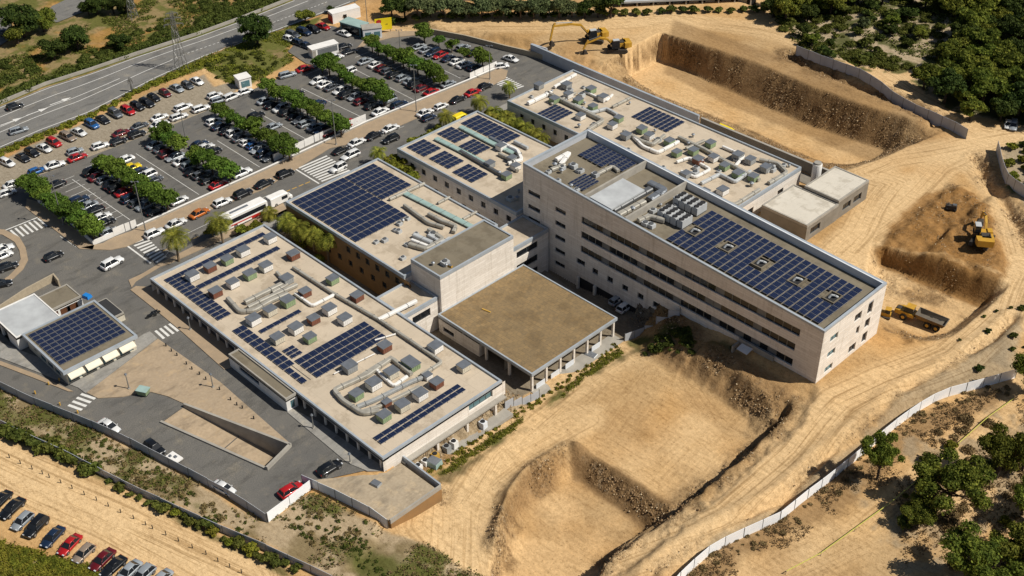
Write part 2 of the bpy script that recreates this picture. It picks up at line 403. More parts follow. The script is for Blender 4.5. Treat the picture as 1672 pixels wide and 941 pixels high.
MOUND = UP([(1412, 430), (1432, 390), (1468, 352), (1506, 322), (1548, 284), (1580, 288), (1628, 335), (1650, 395), (1664, 470), (1600, 490), (1530, 460), (1470, 450)], 2.2)
LP_RIM = UP([(930, 722), (1000, 762), (1075, 812), (1108, 838), (1075, 870), (1020, 905), (980, 960), (800, 960), (812, 870), (835, 806), (885, 752)], -4)
LP_FLR = UP([(926, 772), (985, 815), (1052, 864), (1000, 905), (960, 960), (820, 960), (838, 860), (872, 812)], -6.8)
BERM = UP([(936, 730), (895, 752), (858, 783), (838, 815), (828, 850), (815, 890)], -3)
BERM2 = UP([(1275, 697), (1205, 757), (1122, 829), (1088, 858)], 1.6)
EDGE_R = UP([(1600, 250), (1612, 285), (1640, 322), (1668, 372), (1680, 400)], 1)
SPOIL = UP([(1195, 592), (1240, 610), (1290, 652), (1268, 680), (1228, 652), (1190, 620)], 0)
SCARP = UP([(1655, 520), (1620, 555), (1560, 590), (1470, 640), (1420, 690), (1340, 750), (1280, 810), (1160, 870), (1070, 930), (1050, 985)], 1)   # low bank beside the curved hoarding
FTR = [(px-2.0, py_-.5) for px, py_ in UP([(1530, 656), (1493, 678), (1452, 709), (1405, 749), (1360, 786), (1310, 824), (1280, 850), (1240, 868)], 1)]+[(px-1.2, py_-1.4) for px, py_ in UP([(1170, 897), (1120, 939), (1090, 974)], 1)]  # dip added behind the curved hoarding so that more of its shadow shows
TRENCH = UP([(1290, 92), (1380, 128), (1460, 160), (1525, 190)], 1.5)

def terrain_h(x, y):
    n1 = fbm(x, y, 9, 0, 4)-.5; n2 = fbm(x, y, 1.6, 2, 3)-.5; n3 = vn(x, y, .8, 5)-.5
    z = .25*n1
    rough = np.zeros(x.shape)
    wob = n1*3.0+n2*1.6
    # raised ground
    z = z+1.6*sm((sdp(x, y, TOPP)+n2*1.5)/3.5)
    dR = sdp(x, y, RIGHT)+n2*1.2
    z = z+1.0*sm(dR/2.2)
    # low ground
    num = 0; den = 0
    for (c, zz) in LOWZ:
        w = 1/((x-c[0])**2+(y-c[1])**2+4)**1.5; num = num+w*zz; den = den+w
    lz = num/den
    dL = sdp(x, y, LOW); inb = (x < -118) | (y < 86)
    wd = np.where(inb, 1.5, np.where(x < -100, 3.2, 2.0)+5.5*sm((y-132)/7)*(x > -113)*sm((-78-x)/4))
    t = sm((dL+np.where(inb, 0, n2*2.0))/wd); z = z*(1-t)+(lz+.12*n1)*t
    bank = np.exp(-((dL-2)/3.0)**2)*(~inb)*(y < 149); rough = np.maximum(rough, bank*.9)
    # pits
    def pit(z, rough, rim, flr, zf, rg, wk=1.0):
        di = sdp(x, y, rim)+wob*.35*wk; df = sdp(x, y, flr)+wob*.2*wk
        do = np.maximum(-df, 0); t = np.where(di <= 0, 0, np.where(df >= 0, 1, di/(di+do+1e-6)))
        t = np.clip(t*1.2-.1, 0, 1); z2 = z*(1-t)+(zf+.2*n1)*t
        wl = np.clip(1-abs(t-.5)*2, 0, 1)**.4*(di > -1.5)
        return z2, np.maximum(rough, wl*rg)
    z, rough = pit(z, rough, BACK_RIM, BACK_FLR, -6, 1.0)
    z, rough = pit(z, rough, LP_RIM, LP_FLR, -6.8, 1.0)
    dm = sdp(x, y, MOUND)+wob*.6
    z = z+.6*sm(dm/3)+sm(dm/3)*((1-abs(fbm(x+y*.4, y*1.3, 5, 4, 4)-.5)*5)*.35+(fbm(x, y, 3, 1, 3)-.5)*1.3)
    rough = np.maximum(rough, sm((dm+1)/2)*.42)
    z, rough = pit(z, rough, RP_RIM, RP_FLR, -3.2, .8, .5)
    d, s = lined(x, y, BERM); z = z+2.1*np.exp(-(d/1.6)**2); rough = np.maximum(rough, np.exp(-(d/2.6)**2)*.8)
    d, s = lined(x, y, BERM2); z = z+.7*np.exp(-(d/1.8)**2)*(.7+n2); rough = np.maximum(rough, np.exp(-((d)/1.8)**2)*.7)
    ds = sdp(x, y, SPOIL)+wob*.5; z = z+1.6*sm(ds/4); rough = np.maximum(rough, sm((ds+2)/3))
    d, s = lined(x, y, SCARP); z = z-.9*np.exp(-(d/.75)**2)*sm(.6+n1*4)+.5*np.exp(-((d-1.6)/1.2)**2); rough = np.maximum(rough, np.exp(-(d/1.6)**2)*.45)
    d, s = lined(x, y, EDGE_R); z = z-1.6*np.exp(-(d/1.2)**2); rough = np.maximum(rough, np.exp(-(d/3)**2)*.8)
    d, s = lined(x, y, FTR); z = z-1.1*np.exp(-(d/1.3)**2)
    d, s = lined(x, y, TRENCH); z = z-1.8*np.exp(-((d)/1.8)**2); rough = np.maximum(rough, np.exp(-(d/4)**2)*.9)
    rough = rough*(.35+.65*sm((fbm(x, y, 4, 6, 3)-.36)*5)); z = z+rough*(n2*1.35+n3*.7)
    # wooded slope at the upper right rolls a little
    wr = sm((sdp(x, y, UP([(1290, 10), (1330, 90), (1480, 105), (1560, 170), (1900, 230), (1900, -200), (1280, -200)]))-4)/25)
    z = z+wr*(2.0+(fbm(x, y, 22, 3, 3)-.5)*4)
    # flat under paving
    pv = np.zeros(x.shape)
    for P in PAVED: pv = np.maximum(pv, sm((sdp(x, y, P)+1.2)/1.2))
    z = z*(1-pv)+(-.18)*pv
    rough = rough*(1-pv)
    tr = sdp(x, y, TERR); z = np.where(tr > .3, -.4, z)
    rm = sdp(x, y, RAMP); z = np.where(rm > -1.2, -5.0, z)
    return z, rough, pv

_gx = np.arange(-420, 21, 1.0); _gy = np.arange(-20, 441, 1.0)
_GX, _GY = np.meshgrid(_gx, _gy, indexing='ij'); _GZ = terrain_h(_GX, _GY)[0]
def gz(x, y):
    fx = min(max(x+420, 0), 439.99); fy = min(max(y+20, 0), 459.99); i = int(fx); j = int(fy); fx -= i; fy -= j
    return float((_GZ[i, j]*(1-fx)+_GZ[i+1, j]*fx)*(1-fy)+(_GZ[i, j+1]*(1-fx)+_GZ[i+1, j+1]*fx)*fy)
def G(px, py):                              # the point of the ground seen at a photo pixel
    z = 0.0
    for _ in range(12):
        x, y = U(px, py, z); z = z*.4+gz(x, y)*.6
    return (x, y, gz(x, y))

# ---- grid sheet in plan: rows along the view direction, columns across it
fw = (math.cos(_y), math.sin(_y)); sw = (math.sin(_y), -math.cos(_y))
Ds = np.concatenate([[-900, -200, 20, 60, 85], np.arange(104, 352, .45), [365, 400, 500, 900, 3500]])
nc = 640; lat = np.linspace(-1, 1, nc)
rows = []
for D in Ds:
    hw = 92+max(min(D, 360)-119, 0)*.345
    L = np.concatenate([[-4000, -900, -300-hw, -hw-40], lat*hw, [hw+40, hw+300, 900, 4000]]); L[0] = -4000; rows.append(L)
Lm = np.array(rows); Dm = np.repeat(Ds[:, None], Lm.shape[1], 1)
TX = fw[0]*Dm+sw[0]*Lm; TY = fw[1]*Dm+sw[1]*Lm
TZ, TR, TP = terrain_h(TX, TY)
# ---- colours
def C(*a): return np.array(a)
c_dirt = C(.61, .385, .175); c_light = C(.76, .545, .305); c_dark = C(.20, .125, .06); c_orange = C(.48, .25, .08)
c_veg = C(.075, .085, .024); c_grass = C(.13, .14, .035); c_dry = C(.27, .205, .10); c_grav = C(.33, .285, .22); c_rock = C(.46, .37, .25)
def lerp(a, b, t): return a*(1-t[..., None])+b*t[..., None]
n_a = fbm(TX, TY, 14, 1, 5); n_b = fbm(TX, TY, 3.0, 4, 4); n_c = vn(TX, TY, .9, 6)
col = lerp(c_dirt*np.ones(TX.shape+(3,)), c_light, sm((n_a-.35)*3)*.6)
col = lerp(col, c_orange, sm((fbm(TX, TY, 20, 5, 3)-.50)*6)*.45)
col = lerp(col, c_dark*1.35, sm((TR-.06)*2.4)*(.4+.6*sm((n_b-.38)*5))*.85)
col = col*(1-.22*sm((fbm(TX, TY, 16, 6, 5)-.52)*7))[..., None]
# worn tracks: (pixels, level, half width, strength)
TRK = [([(700, 800), (690, 860), (740, 941)], -2, 5, .6), ([(1665, 225), (1560, 245), (1450, 262), (1390, 285), (1460, 300), (1400, 380), (1360, 420), (1450, 440)], 0, 6, .8),
       ([(1665, 215), (1540, 270), (1440, 360), (1370, 410), (1430, 450)], .5, 6, .8),
       ([(1672, 440), (1640, 520), (1560, 585), (1450, 625), (1380, 660), (1300, 740), (1180, 840), (1050, 900), (930, 960)], 1, 7, .9),
       ([(1560, 250), (1600, 270), (1650, 340), (1668, 420), (1650, 500), (1580, 570)], 1, 4, .8),
       ([(1000, 575), (900, 650), (800, 740), (745, 830), (740, 941)], -3.5, 6, .8),
       ([(960, 680), (860, 740), (790, 800), (765, 870), (780, 960)], -3.5, 5, .7),
       ([(640, 35), (700, 42), (900, 45), (1100, 35), (1280, 60), (1420, 110), (1520, 170), (1600, 212), (1672, 225)], 1, 6, .8),
       ([(-20, 735), (200, 835), (420, 945)], 0, 5, 1.0), ([(-20, 770), (180, 860), (330, 945)], 0, 4, .9),
       ([(1250, 941), (1400, 870), (1500, 790), (1640, 680)], 1, 5, .5),
       ([(1150, 620), (1200, 680), (1080, 800), (960, 720), (1060, 600)], -4, 9, .35)]
def lined2(x, y, P):
    d = np.full(x.shape, 1e9); s_ = np.zeros(x.shape); L = 0
    for a, b_ in zip(P, P[1:]):
        e, t = segd(x, y, a, b_); w_ = e < abs(d); sg = np.sign((b_[0]-a[0])*(y-a[1])-(b_[1]-a[1])*(x-a[0])); d = np.where(w_, e*sg, d); s_ = np.where(w_, t+L, s_); L += math.dist(a, b_)
    return d, s_
TKd = np.zeros(TX.shape); TKs = np.zeros(TX.shape); TKm = np.zeros(TX.shape)
for i_, (pts, zz, w, k) in enumerate(TRK):
    d, s = lined2(TX, TY, UP(pts, zz)); d = d+(vn(s, s*0+i_, 18, 2)-.5)*3; m_ = sm((w-abs(d))/w*1.8)*k
    col = lerp(col, c_light*1.03, m_*.8); up = m_ > TKm; TKd = np.where(up, d, TKd); TKs = np.where(up, s+i_*50, TKs); TKm = np.maximum(TKm, m_)
def paint(pts, c, soft=1.5, amt=1.0, brk=.5, nz=None, z=0, lo=.0, world=False):
    global col
    P = pts if world else UP(pts, z)
    nz = n_b if nz is None else nz
    d = sdp(TX, TY, P)+(nz-.5)*brk*14
    t = sm(d/soft)*amt*sm((nz-lo)*6 if lo else np.ones(1))
    col = lerp(col, c, t*np.ones(TX.shape))
# gravel strip by the highway, verge greens
paint([(-40, 300), (0, 262), (45, 238), (165, 187), (250, 148), (335, 120), (352, 140), (420, 120), (350, 185), (150, 262), (0, 318), (-40, 330)], c_grav*1.05, 1, 1, .05)
BEY = [(-200, 240), (0, 173), (75, 142), (150, 118), (219, 94), (321, 61), (400, 32), (476, 2), (500, -12), (560, -200), (-200, -200)]
paint(BEY, c_dry*1.1, 1, 1, .05); paint(BEY, c_grass, 1.5, .9, .3, lo=.42); paint(BEY, c_orange*1.1, 1, .6, .2, nz=fbm(TX, TY, 8, 7, 4), lo=.56)
paint([(-60, 200), (0, 148), (90, 114), (200, 78), (321, 42), (440, 0), (474, 3), (400, 33), (321, 62), (219, 95), (150, 119), (75, 143), (0, 174), (-60, 200)], c_veg*1.3, .8, .95, .03)
VRG = [(-60, 286), (0, 243), (144, 186), (257, 127), (329, 94), (456, 48), (533, 22), (520, 38), (470, 80), (480, 100), (400, 145), (355, 130), (335, 112), (250, 142), (165, 180), (45, 232), (-60, 300)]
paint(VRG, c_dry, 1, 1, .05); paint(VRG, c_grass*1.1, 1.2, .95, .1, lo=.25)
paint([(1245, -40), (1262, 20), (1300, 70), (1330, 100), (1400, 105), (1480, 108), (1500, 140), (1560, 180), (1672, 200), (1900, 240), (1900, -200), (1245, -200)], c_rock, 1.5, 1, .12, z=1)
paint([(1245, -40), (1262, 20), (1300, 70), (1330, 100), (1480, 118), (1500, 140), (1560, 180), (1672, 200), (1900, 240), (1900, -200), (1245, -200)], c_veg*1.2, 1.5, .9, .3, lo=.46, z=1)
paint([(1540, 100), (1520, 150), (1600, 190), (1900, 230), (1900, -100), (1560, -100), (1560, 60)], c_veg*.8, 3, .95, .2, z=1)
paint([(1628, 232), (1680, 225), (1900, 300), (1900, 420), (1672, 345), (1640, 300)], c_rock*.9, 1.5, 1, .15, z=1)
paint([(1628, 232), (1680, 225), (1900, 300), (1900, 420), (1672, 345), (1640, 300)], c_grass, 1.5, .9, .3, lo=.5, z=1)
paint([(1672, 470), (1640, 545), (1600, 590), (1672, 620)], c_rock*.85, 2, .8, .2, z=1)
# strips by the fences, lower left
STR = [(-60, 620), (0, 632), (159, 700), (234, 735), (430, 848), (505, 800), (640, 862), (700, 880), (800, 930), (830, 1000), (560, 960), (430, 892), (213, 798), (20, 700), (-60, 660)]
paint(STR, c_rock*.95, 1, .9, .1); paint(STR, c_dry*.8, 1.5, .8, .2, nz=fbm(TX, TY, 6, 2, 4), lo=.45); paint(STR, c_grass*.85, 1.5, .95, .3, nz=fbm(TX, TY, 5, 5, 4), lo=.5)
paint([(-80, 650), (0, 652), (60, 680), (160, 730), (300, 805), (380, 850), (330, 838), (200, 778), (60, 705), (-80, 680)], c_grass, 1.5, .7, .25)
paint([(540, 880), (640, 895), (760, 935), (800, 990), (620, 990), (560, 920)], c_grass*.8, 2, .9, .25)
paint([(-80, 640), (0, 695), (150, 762), (200, 790), (280, 832), (420, 905), (540, 960), (480, 960), (330, 875), (160, 785), (40, 730), (-80, 690)], c_veg, 1, .8, .15)
paint([(-80, 820), (0, 875), (60, 900), (150, 925), (200, 960), (-80, 990)], c_grass*1.15, 2, .95, .25); paint([(-80, 820), (0, 875), (60, 900), (150, 925), (200, 960), (-80, 990)], c_dry*1.2, 2, .7, .2, lo=.5)
# grass line by the canopy and along the front building
paint([(690, 800), (760, 760), (880, 672), (985, 592), (1020, 565), (1050, 545), (1090, 560), (1030, 580), (960, 620), (860, 700), (740, 800), (700, 812)], c_dry*.7, 1.5, .9, .2, z=-4)
paint([(700, 790), (760, 748), (880, 660), (985, 580), (1012, 562), (1020, 572), (960, 612), (860, 690), (740, 780)], c_grass*.9, 1.2, .9, .3, z=-4, lo=.42)
paint([(1020, 520), (1100, 545), (1200, 590), (1190, 605), (1100, 580), (1060, 570), (1020, 560)], c_veg*1.2, 1.5, .9, .2, z=-3, lo=.4)
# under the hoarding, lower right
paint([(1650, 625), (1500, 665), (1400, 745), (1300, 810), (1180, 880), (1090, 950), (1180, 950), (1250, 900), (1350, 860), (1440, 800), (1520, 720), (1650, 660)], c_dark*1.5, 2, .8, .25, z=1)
paint([(1380, 780), (1480, 700), (1700, 640), (1800, 1000), (1500, 1000), (1420, 900)], c_rock*.8, 3, .7, .3, z=1, lo=.45)
# shaded banks: brown soil with shade painted in darker; mound and strip own colour
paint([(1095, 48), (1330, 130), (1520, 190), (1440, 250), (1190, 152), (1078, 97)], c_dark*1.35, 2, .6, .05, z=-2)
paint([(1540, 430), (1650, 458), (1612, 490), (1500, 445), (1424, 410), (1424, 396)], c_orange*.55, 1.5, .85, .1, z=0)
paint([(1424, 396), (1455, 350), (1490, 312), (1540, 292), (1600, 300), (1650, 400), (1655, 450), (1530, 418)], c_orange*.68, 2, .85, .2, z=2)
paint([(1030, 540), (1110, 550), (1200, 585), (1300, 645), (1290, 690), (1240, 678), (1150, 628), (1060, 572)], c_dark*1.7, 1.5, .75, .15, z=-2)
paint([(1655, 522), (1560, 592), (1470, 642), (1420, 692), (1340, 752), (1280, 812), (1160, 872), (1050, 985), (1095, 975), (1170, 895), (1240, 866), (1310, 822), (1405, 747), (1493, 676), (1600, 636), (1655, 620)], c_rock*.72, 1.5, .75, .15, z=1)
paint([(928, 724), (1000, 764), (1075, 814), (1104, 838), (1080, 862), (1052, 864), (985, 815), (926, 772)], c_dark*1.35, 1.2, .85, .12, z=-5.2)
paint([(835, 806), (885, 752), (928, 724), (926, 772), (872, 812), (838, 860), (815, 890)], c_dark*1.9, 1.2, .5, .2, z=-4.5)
# courtyards are paved and grey
paint([(-190, 110), (-190, 178), (-113, 178), (-113, 140.5), (-116, 139), (-116, 110)], c_grav*.75, .5, .95, 0, world=True)
paint([(-118, 86), (-118, 115), (-113.5, 115), (-113.5, 86)], c_rock*.9, .5, .9, 0, world=True)
stn = sm((vn(TX, TY, .55, 7)-.80)*9)*.5*(TP < .5); col = lerp(col, c_rock*1.1, stn*TR)
dkn = sm((vn(TX, TY, .7, 1)-.78)*9)*.5; col = lerp(col, c_dark*.8, dkn*sm(TR*1.5))
nr, ncc = TX.shape
me = bpy.data.meshes.new('ground')
co = np.stack([TX, TY, TZ], -1).reshape(-1, 3).astype(np.float32)
idx = np.arange(nr*ncc).reshape(nr, ncc)
q = np.stack([idx[:-1, :-1], idx[:-1, 1:], idx[1:, 1:], idx[1:, :-1]], -1).reshape(-1, 4)
me.vertices.add(len(co)); me.vertices.foreach_set('co', co.ravel())
me.loops.add(q.size); me.loops.foreach_set('vertex_index', q.ravel().astype(np.int32))
me.polygons.add(len(q)); me.polygons.foreach_set('loop_start', np.arange(0, q.size, 4, dtype=np.int32))
me.polygons.foreach_set('use_smooth', np.ones(len(q), bool))
me.update(calc_edges=True); me.validate()
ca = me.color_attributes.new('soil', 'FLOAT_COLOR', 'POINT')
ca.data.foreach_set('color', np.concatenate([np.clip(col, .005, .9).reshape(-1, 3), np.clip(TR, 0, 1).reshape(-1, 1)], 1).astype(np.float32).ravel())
cb_ = me.color_attributes.new('ruts', 'FLOAT_COLOR', 'POINT')
cb_.data.foreach_set('color', np.stack([TKd, TKs, TKm*(1-TP)*(1-np.clip(TR*1.5, 0, 1)), TKm*0+1], -1).astype(np.float32).ravel())
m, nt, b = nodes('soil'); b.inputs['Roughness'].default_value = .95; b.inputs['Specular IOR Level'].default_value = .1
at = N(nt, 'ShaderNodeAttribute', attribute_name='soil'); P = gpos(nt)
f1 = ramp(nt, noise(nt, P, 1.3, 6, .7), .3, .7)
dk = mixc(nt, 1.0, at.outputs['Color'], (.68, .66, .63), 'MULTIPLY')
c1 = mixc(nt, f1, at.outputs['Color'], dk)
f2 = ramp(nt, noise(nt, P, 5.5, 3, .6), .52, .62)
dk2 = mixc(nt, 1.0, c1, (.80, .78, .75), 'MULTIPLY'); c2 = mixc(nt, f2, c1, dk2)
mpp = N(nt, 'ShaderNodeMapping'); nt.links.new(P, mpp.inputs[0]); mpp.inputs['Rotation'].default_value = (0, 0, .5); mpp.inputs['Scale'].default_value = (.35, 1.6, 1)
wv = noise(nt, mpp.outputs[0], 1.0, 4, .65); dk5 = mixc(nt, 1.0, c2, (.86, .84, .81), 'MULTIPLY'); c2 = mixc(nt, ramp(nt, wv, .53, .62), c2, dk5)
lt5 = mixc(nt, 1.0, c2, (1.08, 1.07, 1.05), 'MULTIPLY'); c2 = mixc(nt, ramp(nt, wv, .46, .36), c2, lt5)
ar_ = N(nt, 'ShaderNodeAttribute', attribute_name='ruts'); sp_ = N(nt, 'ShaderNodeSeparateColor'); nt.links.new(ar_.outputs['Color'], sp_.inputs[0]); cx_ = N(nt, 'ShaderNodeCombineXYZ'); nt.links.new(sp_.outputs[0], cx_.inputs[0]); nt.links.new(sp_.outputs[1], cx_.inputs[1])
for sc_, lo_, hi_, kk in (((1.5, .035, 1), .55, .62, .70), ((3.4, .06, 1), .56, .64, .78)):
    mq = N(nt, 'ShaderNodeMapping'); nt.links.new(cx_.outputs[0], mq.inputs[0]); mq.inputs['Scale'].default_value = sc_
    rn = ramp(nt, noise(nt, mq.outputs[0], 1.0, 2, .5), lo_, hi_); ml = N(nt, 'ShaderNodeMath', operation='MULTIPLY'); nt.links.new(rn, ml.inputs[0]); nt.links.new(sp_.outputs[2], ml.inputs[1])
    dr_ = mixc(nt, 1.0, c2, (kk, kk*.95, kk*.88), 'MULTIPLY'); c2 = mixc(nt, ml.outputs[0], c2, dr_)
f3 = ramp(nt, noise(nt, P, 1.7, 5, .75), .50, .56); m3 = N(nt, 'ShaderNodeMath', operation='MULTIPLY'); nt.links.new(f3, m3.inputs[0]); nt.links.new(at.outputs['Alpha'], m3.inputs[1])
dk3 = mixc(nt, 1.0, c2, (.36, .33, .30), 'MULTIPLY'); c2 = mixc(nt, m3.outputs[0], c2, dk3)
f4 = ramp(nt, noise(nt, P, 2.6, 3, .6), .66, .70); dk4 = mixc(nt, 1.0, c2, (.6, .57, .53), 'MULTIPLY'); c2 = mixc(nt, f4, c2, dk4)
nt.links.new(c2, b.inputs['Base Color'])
mu = N(nt, 'ShaderNodeMath', operation='MULTIPLY_ADD'); nt.links.new(at.outputs['Alpha'], mu.inputs[0]); mu.inputs[1].default_value = .8; mu.inputs[2].default_value = .2
bp = N(nt, 'ShaderNodeBump'); bp.inputs['Distance'].default_value = .5; nt.links.new(noise(nt, P, 2.2, 5, .65), bp.inputs['Height'])
nt.links.new(mu.outputs[0], bp.inputs['Strength']); nt.links.new(bp.outputs[0], b.inputs['Normal'])
me.materials.append(m)
ground = bpy.data.objects.new('ground', me); COL.objects.link(ground); ground['kind'] = 'structure'

# loose clods and stones on the broken banks: countless, one object
def clods(label, n, lo, hi, thr, mat, seed):
    r = np.random.default_rng(seed); w_ = (np.clip(TR-thr, 0, 1)*(TP < .3)*(Dm > 104)*(Dm < 345)*(abs(Lm) < 175)).ravel(); w_ = w_*1.0; cs = np.cumsum(w_); k = np.searchsorted(cs, r.random(n)*cs[-1])
    p = co[k].astype(float); p[:, :2] += r.uniform(-.25, .25, (n, 2)); s_ = lo+(hi-lo)*r.random(n)**3
    base = np.array([(-1, -.8, -.3), (.9, -1, -.3), (1, .8, -.3), (-.8, 1, -.3), (-.5, -.5, .7), (.5, -.4, .9), (.55, .5, .6), (-.4, .6, .8)])
    v = base[None]*(.7+.6*r.random((n, 8, 3)))*s_[:, None, None]*.5; a = r.uniform(0, 6.28, n); c_, q_ = np.cos(a)[:, None], np.sin(a)[:, None]
    v = np.stack([v[..., 0]*c_-v[..., 1]*q_, v[..., 0]*q_+v[..., 1]*c_, v[..., 2]], -1)+p[:, None, :]
    F_ = np.array([(4, 5, 6, 7), (0, 1, 5, 4), (1, 2, 6, 5), (2, 3, 7, 6), (3, 0, 4, 7)]); ff = (np.arange(n)[:, None, None]*8+F_[None]).reshape(-1, 4)
    m2 = bpy.data.meshes.new('clods'); m2.vertices.add(n*8); m2.vertices.foreach_set('co', v.astype(np.float32).ravel()); m2.loops.add(ff.size); m2.loops.foreach_set('vertex_index', ff.ravel().astype(np.int32)); m2.polygons.add(len(ff)); m2.polygons.foreach_set('loop_start', np.arange(0, ff.size, 4, dtype=np.int32)); m2.update(calc_edges=True); m2.materials.append(mat)
    o = bpy.data.objects.new('loose_earth', m2); COL.objects.link(o); tag(o, label, 'earth', kind='stuff')
M['clod'] = plain('earth_clod', (.34, .22, .11), .95, scale=.8, c2=(.16, .10, .05)); M['clodp'] = plain('pale_stone_chip', (.60, .47, .30), .95, scale=.8)
clods('loose dark clods of earth on the dug banks and mounds', 13000, .08, .36, .3, M['clod'], 1)
clods('pale stone chips lying on the dug banks', 2600, .08, .28, .3, M['clodp'], 2)
# ================================================================ ROADS AND PAVING
def sheet(name, outline, z, mat, holes=()):
    mb = MB(); loops = [[Vector((p[0], p[1], 0)) for p in outline]]+[[Vector((p[0], p[1], 0)) for p in h] for h in holes]
    allp = [p for l in loops for p in l]
    mb.v = [(p.x, p.y, z) for p in allp]
    for t in tessellate_polygon(loops):
        a, b_, c = [allp[i] for i in t]
        if (b_.x-a.x)*(c.y-a.y)-(c.x-a.x)*(b_.y-a.y) < 0: t = t[::-1]
        mb.f.append(tuple(t)); mb.m.append(0)
    return struct(name, mb, mat)
sheet('street_asphalt', PAVE_MAIN, 0.0, M['asphalt'], [RAMP])
sheet('kiosk_yard_asphalt', PAVE_KIOSK, 0.004, M['asphalt'])
sheet('highway', PAVE_HWY, 0.0, M['highway'])
sheet('side_road', PAVE_TL, 0.0, M['highway']); sheet('side_yard', PAVE_TL2, 0.0, M['highway'])
def slab(name, pts, mat, h=.13, z=0, edge=.0):
    mb = MB(); mb.prism(pts, z-.25, z+h, 0); return struct(name, mb, mat)
slab('street_pavement', UP([(168, 398), (186, 388), (215, 378), (224, 373), (430, 281), (518, 240), (600, 201), (766, 134), (815, 112), (829, 116), (826, 128), (806, 139), (600, 229), (538, 243), (430, 310), (238, 384), (232, 392), (205, 404), (180, 409), (150, 408), (132, 405)]), M['walkb'])
slab('car_park_verge', UP([(44, 325), (60, 330), (155, 398), (152, 408), (130, 407), (42, 340)]), M['walkb'])
slab('building_pavement', [(-186, 109.6), (-190, 109.6), (-190.5, 203), (-186, 203)], M['walkg'])
slab('corner_pavement', UP([(215, 470), (222, 460), (262, 436), (275, 432), (345, 400), (420, 368), (470, 345), (462, 332), (440, 345), (400, 366), (330, 396), (262, 430), (232, 448), (210, 458)]), M['walkb'])
slab('drive_pavement', UP([(213, 474), (222, 468), (252, 470)])+[(-183, 83.6), (-144, 83.6)]+UP([(378, 600), (366, 604), (300, 545), (252, 505)]), M['walkb'])
slab('rear_pavement', UP([(469, 674), (478, 668), (520, 690)])+[(-117, 83.6)]+UP([(632, 770), (600, 770), (568, 757)]), M['walkg'], h=.12)
slab('plaza', UP([(258, 554), (300, 583), (360, 625), (476, 727), (470, 727), (302, 660), (296, 658), (274, 648), (247, 641), (230, 642), (200, 649), (160, 651), (142, 642)]), M['plaza'])
slab('cafe_pavement', UP([(140, 643), (128, 634), (-60, 562), (-60, 552), (0, 560), (130, 610), (236, 546), (245, 542), (257, 553)]), M['walkg'], h=.14)
slab('cafe_lane_pavement', UP([(-60, 575), (0, 590), (60, 612), (120, 640), (112, 640), (50, 616), (0, 597), (-60, 585)]), M['walkb'], h=.135)
slab('left_traffic_island', UP([(-60, 480), (0, 470), (22, 455), (38, 440), (46, 425), (42, 405), (32, 388), (8, 376), (-60, 370), (-60, 378), (4, 384), (24, 396), (32, 410), (34, 424), (26, 440), (14, 452), (0, 460), (-60, 470)]), M['walkb'])
slab('terrace', TERR, M['terrace'], h=.02)
slab('kiosk_pavement', UP([(575, 88), (600, 72), (640, 62), (700, 56), (700, 51), (640, 52), (598, 62)]), M['walkb'])
slab('back_lane', [(-184, 203), (-110, 203.4), (-110, 207), (-184, 206)], M['concd'], h=-.02, z=.1)
sheet('court_floor', [(-149, 140.6), (-115, 140.6), (-112, 144), (-149, 148)], -6.2, M['concd'])

mk = MB(); mk2 = MB()
def stripe(mb, a, b, w, z=.006, dash=None):
    a = Vector(a[:2]); b = Vector(b[:2]); d = b-a; L = d.length; d.normalize(); n = Vector((-d.y, d.x))*w/2; s = 0
    while s < L:
        e = min(L, s+(dash[0] if dash else L)); p = a+d*s; q = a+d*e
        mb.quad((p-n).to_3d()+Vector((0, 0, z)), (q-n).to_3d()+Vector((0, 0, z)), (q+n).to_3d()+Vector((0, 0, z)), (p+n).to_3d()+Vector((0, 0, z)))
        s = e+(dash[1] if dash else 1)
def zebra(a0, a1, b0, b1, n, duty=.5, z=.006):      # stripes run from line a to line b
    a0, a1, b0, b1 = [Vector(U(*p)) for p in (a0, a1, b0, b1)]
    for i in range(n):
        for t0, t1 in ((i/(n-1+duty), (i+duty)/(n-1+duty)),):
            P = [a0.lerp(a1, t0), b0.lerp(b1, t0), b0.lerp(b1, t1), a0.lerp(a1, t1)]
            ar = (P[1]-P[0]).cross(P[2]-P[0])
            if ar < 0: P = P[::-1]
            mk.poly([(p.x, p.y, z) for p in P])
zebra((213, 397), (256, 430), (240, 388), (272, 419), 9); stripe(mk, U(207, 401), U(246, 430), .35)
zebra((487, 274), (526, 297), (533, 254), (572, 279), 9); stripe(mk, U(482, 276), U(521, 300), .35)
zebra((803, 134), (833, 149), (828, 126), (856, 141), 8)
zebra((8, 380), (64, 356), (22, 393), (78, 369), 8, .42); stripe(mk, U(4, 378), U(62, 355), .3)
zebra((252, 541), (278, 528), (266, 554), (293, 540), 4, .5); zebra((110, 663), (134, 642), (132, 671), (157, 650), 4, .5)
for a, b, w in (((118, 293), (212, 359), .12), ((222, 251), (325, 318), .12), ((355, 230), (424, 273), .12), ((492, 144), (600, 196), .12), ((573, 110), (675, 163), .12), ((410, 178), (508, 232), .12), ((662, 85), (752, 128), .12),
                ((268, 420), (275, 412), .1), ((98, 386), (125, 404), .1), ((600, 232), (660, 206), .1), ((300, 384), (440, 318), .1)):
    stripe(mk, U(*a), U(*b), w)
for i, (px, py) in enumerate([(283, 395), (296, 389), (309, 384), (322, 378), (335, 372)]): pass
